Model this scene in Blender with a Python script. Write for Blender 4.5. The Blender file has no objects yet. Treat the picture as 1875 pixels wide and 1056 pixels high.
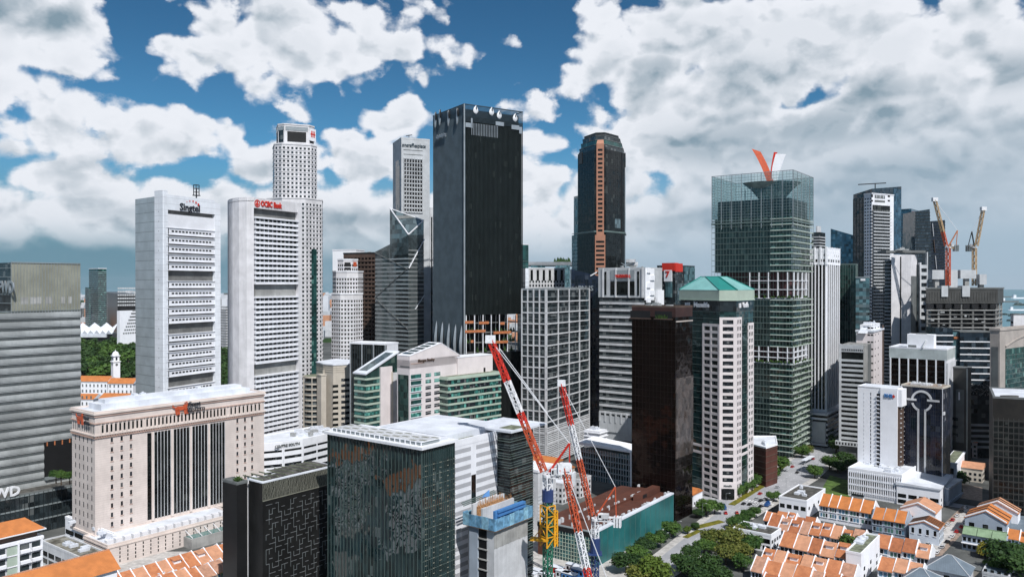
import bpy, math, random
from mathutils import Vector, Matrix
S = bpy.context.scene
COL = S.collection
F, H, CX, HY = 1458.0, 140.0, 937.5, 520.0     # focal length and horizon of the photograph, camera height in metres
SUN_AZ, SUN_EL = math.radians(157), math.radians(50)   # compass bearing from +Y towards +X, elevation
# ---------------------------------------------------------------- camera, world, sun, exposure
cam = bpy.data.objects.new('camera', bpy.data.cameras.new('camera'))
COL.objects.link(cam)
cam.location = (0, 0, H)
cam.rotation_euler = (math.radians(90 - 0.314), 0, 0)
cam.data.sensor_width = 36.0
cam.data.lens = 36.0 * F / 1875.0
cam.data.clip_start, cam.data.clip_end = 1.0, 60000.0
S.camera = cam
S.view_settings.view_transform = 'Standard'
S.view_settings.look = 'None'
S.view_settings.exposure = 0.0
S.view_settings.gamma = 1.0
S.view_settings.use_curve_mapping = False
try:
    S.cycles.use_denoising = True
    S.cycles.max_bounces = 6
    S.cycles.diffuse_bounces = 2
    S.cycles.glossy_bounces = 4
    S.cycles.volume_bounces = 0
    S.cycles.transparent_max_bounces = 8
except Exception:
    pass

class NT:
    """small helper to wire shader nodes"""
    def __init__(s, tree):
        s.t = tree
        tree.nodes.clear()
    def n(s, kind, *ins, out=0, **kw):
        nd = s.t.nodes.new(kind)
        named = {}
        for k, v in kw.items():
            if hasattr(nd, k): setattr(nd, k, v)
            else: named[k.replace('_', ' ')] = v
        def put(sock, v):
            if isinstance(v, bpy.types.NodeSocket): s.t.links.new(v, sock)
            else: sock.default_value = v
        for i, v in enumerate(ins):
            if v is not None: put(nd.inputs[i], v)
        for k, v in named.items(): put(nd.inputs[k], v)
        return nd.outputs[out] if out is not None else nd
    def m(s, op, *a, clamp=False): return s.n('ShaderNodeMath', *a, operation=op, use_clamp=clamp)
    def v(s, op, *a, out=0): return s.n('ShaderNodeVectorMath', *a, operation=op, out=out)
    def mix(s, f, a, b, blend='MIX'):
        nd = s.t.nodes.new('ShaderNodeMix'); nd.data_type = 'RGBA'; nd.blend_type = blend
        for i, v in ((0, f), (6, a), (7, b)):
            if isinstance(v, bpy.types.NodeSocket): s.t.links.new(v, nd.inputs[i])
            else: nd.inputs[i].default_value = v if i == 0 else (*v[:3], 1)
        return nd.outputs[2]
    def step(s, x, lo, hi):
        nd = s.t.nodes.new('ShaderNodeMapRange'); nd.interpolation_type = 'SMOOTHSTEP'
        s.t.links.new(x, nd.inputs[0]); nd.inputs[1].default_value = lo; nd.inputs[2].default_value = hi
        return nd.outputs[0]

W = bpy.data.worlds.new('World')
S.world = W
W.use_nodes = True
T = NT(W.node_tree)
gen = T.n('ShaderNodeTexCoord', out=0)
sky = T.n('ShaderNodeTexSky', sky_type='NISHITA', sun_disc=False, sun_elevation=SUN_EL, sun_rotation=SUN_AZ,
          altitude=1500.0, air_density=1.0, dust_density=0.3, ozone_density=5.0)
sep = T.n('ShaderNodeSeparateXYZ', gen, out=None)
az = T.m('ARCTAN2', sep.outputs[0], sep.outputs[1])
el = T.m('ARCSINE', sep.outputs[2])
P = T.n('ShaderNodeCombineXYZ', az, el, 0.0)
def sky_pos(px, py):
    k = (px - CX) / F
    return math.atan(k), math.atan((HY - py) / (F * math.sqrt(1 + k * k)))
CLOUDS = [(1450, 110, 360, 120), (1640, 160, 230, 110), (1180, 110, 150, 130), (1230, 230, 260, 120), (110, 60, 130, 80), (60, 240, 150, 90), (560, 90, 190, 92), (750, 185, 40, 60),(40, 60, 215, 75), (0, 30, 210, 90), (80, 195, 120, 66), (-60, 160, 190, 110), (303, 80, 56, 26), (520, 85, 120, 80), (605, 95, 130, 55),
          (470, 160, 55, 42), (715, 88, 70, 30), (545, 35, 150, 42), (750, 205, 55, 40), (700, 228, 62, 26), (778, 150, 22, 36),
          (320, 272, 125, 56), (430, 262, 45, 52), (110, 315, 160, 62), (655, 295, 72, 56), (490, 305, 130, 56), (30, 270, 90, 50),
          (1240, 60, 200, 85), (1110, 110, 85, 90), (1190, 190, 130, 80), (1400, 130, 230, 105), (1600, 92, 130, 72), (1480, 70, 150, 50),
          (1010, 262, 80, 36), (985, 340, 70, 110), (1300, 240, 300, 85), (1540, 230, 260, 110), (1810, 100, 95, 55), (1880, 240, 170, 140),
          (1480, 340, 560, 130), (700, 415, 420, 90), (200, 395, 360, 70), (420, 370, 260, 66), (1130, 335, 160, 90), (1880, 75, 60, 34), (1110, 420, 300, 120), (1550, 470, 620, 70), (860, 500, 400, 34),
          (2050, 150, 260, 160), (2350, 60, 300, 200), (-300, 260, 260, 150), (-600, 80, 330, 200)]
field = None
for (x, y, rx, ry) in CLOUDS:
    a, e = sky_pos(x, y)
    c = max(0.25, math.cos(a) ** 2)
    sx, sy = F / rx / c, F / ry / math.cos(a)
    q = T.n('ShaderNodeVectorMath', P, (sx, sy, 1), (-a * sx, -e * sy, 0), operation='MULTIPLY_ADD')
    ln = T.n('ShaderNodeVectorMath', q, operation='LENGTH', out=1)
    field = ln if field is None else T.n('ShaderNodeMath', field, ln, 0.12, operation='SMOOTH_MIN')
def fbm(vec, scale, detail, rough, dist=0.0):
    return T.n('ShaderNodeTexNoise', noise_dimensions='2D', Vector=vec, Scale=scale, Detail=detail, Roughness=rough, Distortion=dist)
Pn = T.v('MULTIPLY', P, (1.0, 1.35, 1.0))
n1 = fbm(Pn, 8.0, 10.0, 0.55, 0.15)
n2 = fbm(T.v('MULTIPLY', P, (1.0, 3.2, 1.0)), 3.1, 5.0, 0.55)
# designed bank of clouds towards the city, free-running clouds everywhere else
glob = T.m('MULTIPLY_ADD', n2, -3.2, 2.95)
inside = T.m('MULTIPLY', T.step(az, -0.95, -0.68), T.m('SUBTRACT', 1.0, T.step(az, 0.68, 0.95)))
inside = T.m('MULTIPLY', inside, T.m('SUBTRACT', 1.0, T.step(el, 0.36, 0.5)))
fld = T.m('ADD', T.m('MULTIPLY', field, inside), T.m('MULTIPLY', glob, T.m('SUBTRACT', 1.0, inside)))
def billow(vec, sc):       # rounded cauliflower heads: smooth cells on a warped grid
    return T.n('ShaderNodeTexVoronoi', Vector=vec, Scale=sc, Smoothness=0.6, feature='SMOOTH_F1', voronoi_dimensions='2D')
warp = T.n('ShaderNodeTexNoise', noise_dimensions='2D', Vector=Pn, Scale=7.0, Detail=6.0, Roughness=0.6, out=1)
def warped(dx, dy):
    return T.v('ADD', T.v('ADD', Pn, (dx, dy, 0.0)), T.v('MULTIPLY', T.v('SUBTRACT', warp, (0.5, 0.5, 0.5)), (0.09, 0.09, 0.0)))
def puff(dx, dy):
    w = warped(dx, dy)
    return T.m('ADD', T.m('MULTIPLY', billow(w, 13.0), 0.62), T.m('MULTIPLY', billow(w, 34.0), 0.38))
pf = puff(0, 0)
amp = T.m('MULTIPLY_ADD', T.step(el, 0.03, 0.16), 1.3, 0.9)
dens = T.m('ADD', T.m('SUBTRACT', 1.03, fld), T.m('MULTIPLY', T.m('ADD', T.m('MULTIPLY', T.m('SUBTRACT', n1, 0.5), 1.0), T.m('SUBTRACT', 0.42, pf)), amp))
dens = T.m('ADD', dens, T.m('MULTIPLY', T.m('MULTIPLY', T.step(az, 0.12, 0.26), T.step(el, 0.345, 0.31)), 0.4))
cover = T.step(dens, -0.08, 0.34)
thick = T.step(dens, 0.1, 1.3)
# shade: tops face the sun, bases are grey
s1 = fbm(Pn, 9.0, 5.0, 0.5, 0.2)
s2 = fbm(T.v('ADD', Pn, (0.010, 0.026, 0.0)), 9.0, 5.0, 0.5, 0.2)
relief = T.m('MULTIPLY_ADD', T.m('SUBTRACT', s1, s2), 1.5, 0.86)
relief = T.m('MULTIPLY_ADD', T.m('SUBTRACT', puff(0.006, 0.016), pf), 1.7, relief, clamp=True)
DARK = [(80, 30, 200, 34), (20, 235, 90, 30), (560, 172, 90, 20), (1230, 140, 150, 36), (1320, 270, 160, 34), (1500, 235, 200, 36), (330, 325, 240, 20), (60, 350, 130, 24), (1700, 320, 240, 50), (1560, 172, 120, 20),
        (560, 395, 430, 22), (1850, 130, 110, 30), (230, 440, 260, 22), (1450, 400, 420, 26)]
dk = None
for (x, y, rx, ry) in DARK:
    a, e = sky_pos(x, y)
    c = max(0.25, math.cos(a) ** 2)
    sx, sy = F / rx / c, F / ry / math.cos(a)
    q = T.n('ShaderNodeVectorMath', P, (sx, sy, 1), (-a * sx, -e * sy, 0), operation='MULTIPLY_ADD')
    ln = T.n('ShaderNodeVectorMath', q, operation='LENGTH', out=1)
    dk = ln if dk is None else T.n('ShaderNodeMath', dk, ln, 0.3, operation='SMOOTH_MIN')
dark = T.m('MULTIPLY', T.m('SUBTRACT', 1.0, T.step(T.m('ADD', dk, T.m('MULTIPLY_ADD', n1, 1.3, -0.65)), 0.25, 1.7)), thick)
lit = T.m('SUBTRACT', T.m('MULTIPLY_ADD', T.m('SUBTRACT', 1.0, thick), 0.25, relief), T.m('MULTIPLY', dark, 0.66), clamp=True)
lit = T.m('MULTIPLY', lit, T.m('MULTIPLY_ADD', T.step(dens, 1.5, 0.25), 0.16, 0.86))
ccol = T.mix(lit, (0.23, 0.325, 0.40), (0.84, 0.87, 0.93))
east = T.step(az, 0.02, 0.42)
veil = T.m('ADD', T.m('MULTIPLY', T.m('MULTIPLY', T.step(el, 0.24, 0.06), east), 0.72), T.m('MULTIPLY', T.step(el, 0.13, 0.0), 0.35), clamp=True)
lowc = T.mix(T.step(az, -0.35, 0.12), (0.15, 0.285, 0.37), (0.375, 0.495, 0.605))
ccol = T.mix(veil, ccol, T.mix(0.4, lowc, (0.42, 0.52, 0.62)))
skyc = T.mix(T.step(el, 0.12, 0.36), T.mix(1.0, sky, (0.50, 0.93, 0.98), 'MULTIPLY'), T.mix(1.0, sky, (0.36, 0.72, 0.80), 'MULTIPLY'))
bg1 = T.n('ShaderNodeBackground', skyc, 0.085)
bg3 = T.n('ShaderNodeBackground', lowc, 1.0)
bg1 = T.n('ShaderNodeMixShader', T.step(el, 0.17, 0.03), bg1, bg3)
bg2 = T.n('ShaderNodeBackground', ccol, 1.0)
cover = T.m('MULTIPLY', cover, T.m('SUBTRACT', 1.0, T.m('MULTIPLY', T.step(T.m('ADD', el, T.m('MULTIPLY', n1, 0.02)), 0.085, 0.030), 0.92)))
mx = T.n('ShaderNodeMixShader', cover, bg1, bg2)
T.n('ShaderNodeOutputWorld', mx, out=None)
W.cycles.sampling_method = 'MANUAL'
W.cycles.sample_map_resolution = 512

sun = bpy.data.objects.new('sun', bpy.data.lights.new('sun', 'SUN'))
COL.objects.link(sun)
sun.data.energy = 4.8
sun.data.angle = math.radians(0.53)
sun.data.color = (1.0, 0.98, 0.95)
sv = Vector((math.sin(SUN_AZ) * math.cos(SUN_EL), math.cos(SUN_AZ) * math.cos(SUN_EL), math.sin(SUN_EL)))
sun.rotation_euler = sv.to_track_quat('Z', 'Y').to_euler()
sun.location = (200, -200, 600)

# ---------------------------------------------------------------- materials
M = {}
def mat(name, col, rough=0.75, metal=0.0, var=0.16, scale=0.12, streak=0.0, bump=0.0, spec=0.4, lines=None, col2=None):
    """matt surface: colour with broad blotches, optional rain streaks, fine relief and joint lines (lines=(axis 0 across/2 up, pitch, width, strength))"""
    m = bpy.data.materials.new(name); m.use_nodes = True
    T = NT(m.node_tree)
    pos = T.n('ShaderNodeNewGeometry', out=0)
    nz = T.n('ShaderNodeTexNoise', Vector=pos, Scale=scale, Detail=6.0, Roughness=0.6)
    c2 = col2 or tuple(c * (1 - var * 1.9) for c in col)
    c1 = tuple(min(1, c * (1 + var * 0.5)) for c in col)
    c = T.mix(T.step(nz, 0.33, 0.68), c2, c1)
    if streak:
        sp = T.v('MULTIPLY', pos, (1.1, 1.1, 0.045))
        s2 = T.n('ShaderNodeTexNoise', Vector=sp, Scale=1.0, Detail=4.0, Roughness=0.6)
        c = T.mix(T.m('MULTIPLY', T.step(s2, 0.48, 0.75), streak), c, tuple(x * 0.45 for x in col))
    fc = None
    if lines:
        fc = T.n('ShaderNodeAttribute', attribute_name='fc', attribute_type='GEOMETRY', out=None).outputs['Vector']
        sx = T.n('ShaderNodeSeparateXYZ', fc, out=None)
        for (ax, pitch, w, st) in lines:
            f = T.m('FRACT', T.m('DIVIDE', sx.outputs[ax], pitch))
            c = T.mix(T.m('MULTIPLY', T.m('LESS_THAN', f, w / pitch), st), c, tuple(x * 0.35 for x in col))
    nrm = None
    if bump:
        nb = T.n('ShaderNodeTexNoise', Vector=pos, Scale=3.0, Detail=4.0)
        nrm = T.n('ShaderNodeBump', Strength=bump, Distance=0.2, Height=nb)
    kw = dict(Base_Color=c, Roughness=rough, Metallic=metal)
    b = T.n('ShaderNodeBsdfPrincipled', out=None, **kw)
    b.inputs['Specular IOR Level'].default_value = spec
    if nrm: T.t.links.new(nrm, b.inputs['Normal'])
    T.n('ShaderNodeOutputMaterial', b.outputs[0], out=None)
    M[name] = m
    return m
def glass(name, col, rough=0.06, cw=3.0, ch=3.6, var=0.6, tilt=0.012, wave=0.006, spec=0.8, metal=0.0, blinds=0.18, bl=(0.30, 0.32, 0.30), tint=(1, 1, 1)):
    """window glass: each pane a little different in tone and tilt, a few with blinds down"""
    m = bpy.data.materials.new(name); m.use_nodes = True
    T = NT(m.node_tree)
    at = T.n('ShaderNodeAttribute', attribute_name='fc', attribute_type='GEOMETRY', out=None).outputs['Vector']
    oi = T.n('ShaderNodeObjectInfo', out=None)
    rnd = T.m('MULTIPLY', oi.outputs['Random'], 97.0)
    q = T.v('FLOOR', T.v('DIVIDE', at, (cw, 50.0, ch)))
    q = T.v('ADD', q, T.n('ShaderNodeCombineXYZ', T.m('FLOOR', rnd), 0.0, 0.0))
    wn = T.n('ShaderNodeTexWhiteNoise', q, out=None)
    v = wn.outputs['Value']
    c = T.mix(v, tuple(x * (1 - var) for x in col), tuple(x * (1 + var) for x in col))
    c = T.mix(T.m('MULTIPLY', T.m('GREATER_THAN', v, 1 - blinds), 0.75), c, bl)
    pos = T.n('ShaderNodeNewGeometry', out=None)
    wv = T.n('ShaderNodeTexNoise', Vector=pos.outputs[0], Scale=0.22, Detail=2.0, out=1)
    d = T.v('SCALE', T.v('SUBTRACT', wn.outputs['Color'], (0.5, 0.5, 0.5)))
    d.node.inputs['Scale'].default_value = tilt * 2
    d2 = T.v('SCALE', T.v('SUBTRACT', wv, (0.5, 0.5, 0.5)))
    d2.node.inputs['Scale'].default_value = wave * 6
    nr = T.v('NORMALIZE', T.v('ADD', T.v('ADD', pos.outputs['Normal'], d), d2))
    b = T.n('ShaderNodeBsdfPrincipled', Base_Color=c, Roughness=rough, Metallic=metal, Normal=nr, IOR=1.52, out=None)
    b.inputs['Specular IOR Level'].default_value = spec
    b.inputs['Specular Tint'].default_value = (*tint, 1)
    T.n('ShaderNodeOutputMaterial', b.outputs[0], out=None)
    M[name] = m
    return m
# walls
mat('white_paint', (0.78, 0.79, 0.83), var=0.05, streak=0.10)
mat('pure_white', (0.86, 0.87, 0.91), var=0.03, streak=0.05)
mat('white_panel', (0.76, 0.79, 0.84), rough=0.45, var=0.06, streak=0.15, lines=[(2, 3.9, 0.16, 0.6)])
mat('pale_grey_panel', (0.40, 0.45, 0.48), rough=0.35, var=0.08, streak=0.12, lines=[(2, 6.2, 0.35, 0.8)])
mat('offwhite_stone', (0.68, 0.67, 0.69), var=0.08, streak=0.25)
mat('grey_white', (0.50, 0.52, 0.54), var=0.08, streak=0.2)
mat('cream_stone', (0.68, 0.60, 0.56), var=0.07, streak=0.10, lines=[(2, 1.2, 0.1, 0.35)])
mat('cream_trim', (0.70, 0.61, 0.56), var=0.06)
mat('pink_trim', (0.52, 0.36, 0.30), var=0.1)
mat('beige', (0.55, 0.50, 0.43), var=0.07, streak=0.15, lines=[(2, 1.3, 0.08, 0.3)])
mat('pinkish_white', (0.72, 0.66, 0.66), var=0.05, streak=0.08)
mat('concrete', (0.36, 0.36, 0.35), var=0.15, streak=0.4, bump=0.3)
mat('pale_concrete', (0.58, 0.59, 0.61), var=0.1, streak=0.35, bump=0.2)
mat('dark_concrete', (0.16, 0.16, 0.155), var=0.2, streak=0.4)
mat('grey_metal', (0.30, 0.34, 0.35), rough=0.4, metal=0.3, var=0.08, streak=0.1)
mat('silver', (0.42, 0.45, 0.46), rough=0.35, metal=0.5, var=0.1, streak=0.15)
mat('steel', (0.45, 0.48, 0.50), rough=0.35, metal=0.6, var=0.08)
mat('dark_metal', (0.035, 0.037, 0.04), rough=0.4, metal=0.3, var=0.1)
mat('dark_fin', (0.04, 0.05, 0.055), rough=0.35, metal=0.5, var=0.1)
mat('grey_fin', (0.10, 0.135, 0.155), rough=0.3, metal=0.7, var=0.1)
mat('green_frame', (0.16, 0.215, 0.20), rough=0.4, metal=0.3, var=0.1)
mat('bronze_wall', (0.008, 0.005, 0.004), rough=0.3, var=0.2)
mat('brown_wall', (0.10, 0.065, 0.05), rough=0.6, var=0.15)
mat('brick_red', (0.17, 0.075, 0.05), rough=0.8, var=0.15)
mat('terracotta_stone', (0.42, 0.20, 0.13), rough=0.6, var=0.08)
mat('black_wall', (0.016, 0.016, 0.016), rough=0.35, var=0.2)
mat('slate_grey', (0.15, 0.16, 0.16), rough=0.6, var=0.12, streak=0.2)
mat('bluegrey_wall', (0.38, 0.44, 0.52), var=0.08, streak=0.12)
mat('bluegrey_white', (0.60, 0.66, 0.74), var=.06, streak=.1)
mat('roof_white', (0.68, 0.71, 0.77), var=0.10, scale=0.09, streak=0.15)
mat('roof_grey', (0.30, 0.30, 0.29), var=0.3, scale=0.3)
mat('roof_dark', (0.10, 0.095, 0.085), var=0.35, scale=0.4)
mat('roof_moss', (0.20, 0.22, 0.15), var=0.3, scale=0.4)
mat('rust_roof', (0.105, 0.036, 0.022), var=0.16, scale=0.09)
mat('copper_green', (0.22, 0.47, 0.45), rough=0.45, var=0.08, lines=[(2, 1.5, 0.15, 0.35)])
mat('deep_green', (0.02, 0.22, 0.19), rough=0.4, var=0.05)
mat('pale_green', (0.42, 0.50, 0.42), rough=0.5, var=0.06)
mat('teal_sheet', (0.022, 0.15, 0.155), rough=0.35, var=0.22, scale=0.05, streak=0.12, lines=[(0, 4.0, 0.12, 0.3)])
mat('plant_unit', (0.42, 0.43, 0.43), rough=0.5, metal=0.2, var=0.15, scale=0.8)
mat('black_void', (0.008, 0.008, 0.009), rough=0.6, var=0.2)
mat('red_paint', (0.60, 0.035, 0.02), rough=0.4, var=0.06)
mat('red_orange', (0.55, 0.10, 0.04), rough=0.5, var=0.12, scale=1.0)
mat('crane_white', (0.78, 0.79, 0.82), rough=0.5, var=0.1, scale=1.0)
mat('crane_yellow', (0.75, 0.36, 0.02), rough=0.45, var=0.1)
mat('crane_green', (0.025, 0.16, 0.10), rough=0.45, var=0.1)
mat('crane_ochre', (0.52, 0.36, 0.20), rough=0.6, var=0.15)
mat('navy', (0.03, 0.055, 0.16), rough=0.4, var=0.1)
mat('blue_mesh', (0.16, 0.36, 0.55), rough=0.7, var=0.25, scale=0.5)
mat('blue_paint', (0.07, 0.22, 0.5), rough=0.5, var=0.1)
mat('orange_panel', (0.48, 0.17, 0.07), rough=0.6, var=0.15, scale=0.6)
mat('timber', (0.45, 0.24, 0.11), rough=0.8, var=0.3, scale=1.2)
mat('ink', (0.02, 0.022, 0.03), rough=0.5, var=0.02)
mat('asphalt', (0.36, 0.365, 0.385), rough=0.85, var=0.10, scale=0.06, bump=0.1)
mat('road_paint', (0.70, 0.70, 0.70), rough=0.6, var=0.1)
mat('pavement', (0.50, 0.48, 0.46), rough=0.85, var=0.15, scale=0.3)
mat('paving_brown', (0.33, 0.25, 0.20), rough=0.85, var=0.2, scale=0.5)
mat('clay_tile', (0.52, 0.205, 0.09), rough=0.75, var=0.12, scale=0.35, lines=[(0, 0.55, 0.2, 0.28)], col2=(0.41, 0.15, 0.065))
mat('clay_faded', (0.50, 0.27, 0.18), rough=0.8, var=0.15, scale=0.5, lines=[(0, 0.55, 0.2, 0.25)])
mat('clay_dark', (0.40, 0.14, 0.06), rough=0.8, var=0.15, scale=0.5, lines=[(0, 0.55, 0.2, 0.25)])
mat('clay_pale', (0.58, 0.29, 0.17), rough=0.75, var=0.1, scale=0.35, lines=[(0, 0.55, 0.2, 0.25)])
mat('clay_orange', (0.54, 0.19, 0.055), rough=0.7, var=0.10, scale=0.25, lines=[(0, 0.5, 0.14, 0.22)])
mat('grey_roof', (0.16, 0.20, 0.24), rough=0.5, var=0.1, scale=0.2, lines=[(0, 0.9, 0.12, 0.25)])
mat('green_roof', (0.24, 0.34, 0.21), rough=0.6, var=0.12, scale=0.3, lines=[(0, 0.8, 0.1, 0.25)])
mat('yellow_wall', (0.60, 0.40, 0.14), rough=0.8, var=0.12)
mat('awning_white', (0.75, 0.75, 0.78), rough=0.7, var=0.05)
mat('pool_water', (0.10, 0.20, 0.19), rough=0.1, var=0.1)
mat('bark', (0.09, 0.065, 0.045), rough=0.9, var=0.3, scale=1.5)
mat('screen_grey', (0.33, 0.33, 0.27), rough=0.45, metal=0.3, var=0.12, scale=0.1)
mat('louvre_metal', (0.46, 0.48, 0.48), rough=0.35, metal=0.2, var=0.18, scale=0.05, streak=0.2)
# glass
glass('glass_black', (0.008, 0.010, 0.010), spec=0.25, blinds=0.04, bl=(0.05, 0.055, 0.05))
glass('glass_brown', (0.004, 0.0025, 0.0022), spec=0.22, cw=3.5, ch=3.8, tilt=0.008, wave=0.035, blinds=0.0, tint=(1.0, 0.6, 0.45))
glass('glass_dark', (0.022, 0.030, 0.034), spec=0.45, blinds=0.12, bl=(0.13, 0.14, 0.14))
glass('glass_window', (0.018, 0.022, 0.028), spec=0.4, cw=1.5, ch=3.6, blinds=0.14, bl=(0.16, 0.16, 0.16))
glass('glass_green', (0.014, 0.055, 0.052), spec=0.8, blinds=0.10, bl=(0.12, 0.25, 0.22), tint=(0.7, 1, 0.92))
glass('glass_aqua', (0.035, 0.15, 0.13), spec=0.8, cw=1.6, blinds=0.2, bl=(0.15, 0.42, 0.36), tint=(0.7, 1, 0.92))
glass('glass_blue', (0.015, 0.05, 0.085), spec=0.9, blinds=0.06, bl=(0.06, 0.12, 0.17), tint=(0.7, 0.9, 1))
glass('glass_teal', (0.07, 0.14, 0.16), spec=0.8, blinds=0.1, bl=(0.16, 0.24, 0.26))
glass('glass_mirror', (0.010, 0.026, 0.029), rough=0.03, spec=1.0, metal=0.08, cw=1.5, ch=4.0, tilt=0.006, wave=0.022, blinds=0.03, bl=(0.1, 0.12, 0.12))
glass('glass_silver', (0.13, 0.17, 0.18), rough=0.08, spec=0.9, metal=0.45, cw=3.0, ch=4.0, tilt=0.012, wave=0.006, blinds=0.0)

# ---------------------------------------------------------------- geometry helpers
def X(px, D): return (px - CX) / F * D
def Z(py, D): return H - (py - HY) / F * D
def G(px, py, z=0.0):
    D = (H - z) * F / (py - HY)
    return (X(px, D), D)
def rdir(th): t = math.radians(th); return (math.sin(t), math.cos(t))
def along(C, d, px):
    k = (px - CX) / F
    t = (k * C[1] - C[0]) / (d[0] - k * d[1])
    return (C[0] + d[0] * t, C[1] + d[1] * t)
class MB:
    def __init__(s): s.v, s.f, s.c = [], [], []
    def quadbox(s, P8, C8):
        i = len(s.v); s.v += P8; s.c += C8
        for f in ((0, 3, 2, 1), (4, 5, 6, 7), (0, 1, 5, 4), (1, 2, 6, 5), (2, 3, 7, 6), (3, 0, 4, 7)):
            s.f.append(tuple(i + k for k in f))
    def box(s, f, u0, u1, z0, z1, d0, d1):
        """box on a face: u along, z up, d outward (d0 < d1)"""
        P, C = [], []
        for z in (z0, z1):
            for (u, d) in ((u0, d1), (u1, d1), (u1, d0), (u0, d0)):
                P.append(f.pt(u, d, z)); C.append((u, d, z))
        s.quadbox(P, C)
    def prism(s, pts, z0, z1, z1s=None, cap=True, bottom=False):
        n = len(pts)
        u = 0.0
        for k in range(n):
            a, b = pts[k], pts[(k + 1) % n]
            L = math.hypot(b[0] - a[0], b[1] - a[1])
            za, zb = (z1, z1) if z1s is None else (z1s[k], z1s[(k + 1) % n])
            i = len(s.v)
            s.v += [(a[0], a[1], z0), (b[0], b[1], z0), (b[0], b[1], zb), (a[0], a[1], za)]
            s.c += [(u, k, z0), (u + L, k, z0), (u + L, k, zb), (u, k, za)]
            s.f.append((i, i + 1, i + 2, i + 3))
            u += L
        if cap:
            i = len(s.v)
            for k, p in enumerate(pts):
                s.v.append((p[0], p[1], z1 if z1s is None else z1s[k])); s.c.append((p[0], 0, p[1]))
            s.f.append(tuple(range(i, i + n)))
        if bottom:
            i = len(s.v)
            for p in reversed(pts): s.v.append((p[0], p[1], z0)); s.c.append((p[0], 0, p[1]))
            s.f.append(tuple(range(i, i + n)))
    def poly(s, P, C=None):
        i = len(s.v); s.v += [tuple(p) for p in P]
        s.c += C if C else [(p[0], p[1], p[2]) for p in P]
        s.f.append(tuple(range(i, i + len(P))))
    def bar(s, a, b, w, w2=None):
        a, b = Vector(a), Vector(b)
        d = (b - a)
        if d.length < 1e-6: return
        d.normalize()
        up = Vector((0, 0, 1)) if abs(d.z) < 0.95 else Vector((1, 0, 0))
        x = d.cross(up).normalized() * (w / 2); y = d.cross(x).normalized() * ((w2 or w) / 2)
        P = [tuple(a + x * p + y * q) for p, q in ((-1, -1), (1, -1), (1, 1), (-1, 1))]
        P += [tuple(b + x * p + y * q) for p, q in ((-1, -1), (1, -1), (1, 1), (-1, 1))]
        s.quadbox(P, list(P))
    def tube(s, a, b, r0, r1, n=8):
        a, b = Vector(a), Vector(b); d = (b - a).normalized()
        up = Vector((0, 0, 1)) if abs(d.z) < 0.95 else Vector((1, 0, 0))
        x = d.cross(up).normalized(); y = d.cross(x)
        i = len(s.v)
        for (c, r) in ((a, r0), (b, r1)):
            for k in range(n):
                t = 2 * math.pi * k / n
                p = c + x * math.cos(t) * r + y * math.sin(t) * r
                s.v.append(tuple(p)); s.c.append(tuple(p))
        for k in range(n):
            s.f.append((i + k, i + (k + 1) % n, i + n + (k + 1) % n, i + n + k))
        s.f.append(tuple(i + n + k for k in range(n))); s.f.append(tuple(i + n - 1 - k for k in range(n)))
    def mesh(s, name, m, base=(0, 0, 0)):
        me = bpy.data.meshes.new(name)
        bx, by, bz = base
        me.from_pydata([(x - bx, y - by, z - bz) for x, y, z in s.v], [], s.f)
        at = me.attributes.new('fc', 'FLOAT_VECTOR', 'POINT')
        at.data.foreach_set('vector', [q for c in s.c for q in c])
        if isinstance(m, str): m = M[m]
        me.materials.append(m)
        return me
    def build(s, name, m, parent=None, base=(0, 0, 0), loc=(0, 0, 0)):
        o = bpy.data.objects.new(name, s.mesh(name, m, base))
        COL.objects.link(o)
        if parent is not None: o.parent = parent
        o.location = loc
        return o
def inst(me, name, parent=None, loc=(0, 0, 0), rz=0.0, sc=None):
    o = bpy.data.objects.new(name, me)
    COL.objects.link(o)
    if parent is not None: o.parent = parent
    o.location = loc
    if rz: o.rotation_euler = (0, 0, rz)
    if sc: o.scale = sc
    return o
def tag(o, label=None, cat=None, group=None, kind=None):
    if label: o['label'] = label
    if cat: o['category'] = cat
    if group: o['group'] = group
    if kind: o['kind'] = kind
    return o
def thing(name, label, cat, loc, rz=0.0, group=None):
    o = bpy.data.objects.new(name, None); COL.objects.link(o)
    o.location = loc; o.rotation_euler = (0, 0, rz); o.empty_display_size = 1
    return tag(o, label, cat, group)
class Face:
    def __init__(s, a, b):
        s.a = a; s.L = math.hypot(b[0] - a[0], b[1] - a[1])
        s.d = ((b[0] - a[0]) / s.L, (b[1] - a[1]) / s.L); s.n = (s.d[1], -s.d[0]); s.b = b
    def pt(s, u, d, z): return (s.a[0] + s.d[0] * u + s.n[0] * d, s.a[1] + s.d[1] * u + s.n[1] * d, z)
    def xy(s, u, d=0.0): return s.pt(u, d, 0)[:2]
    def u(s, px):
        p = along(s.a, s.d, px); return (p[0] - s.a[0]) * s.d[0] + (p[1] - s.a[1]) * s.d[1]
    def z(s, px, py):
        p = along(s.a, s.d, px); return Z(py, p[1])
def offset(pts, o):
    """grow a convex counter-clockwise outline by o"""
    n = len(pts); out = []
    for k in range(n):
        a, b, c = pts[k - 1], pts[k], pts[(k + 1) % n]
        d1 = Vector((b[0] - a[0], b[1] - a[1])).normalized(); d2 = Vector((c[0] - b[0], c[1] - b[1])).normalized()
        n1, n2 = Vector((d1.y, -d1.x)), Vector((d2.y, -d2.x))
        h = (n1 + n2); h = h / max(0.3, h.length_squared / 2.0)
        out.append((b[0] + h.x * o, b[1] + h.y * o))
    return out
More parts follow.
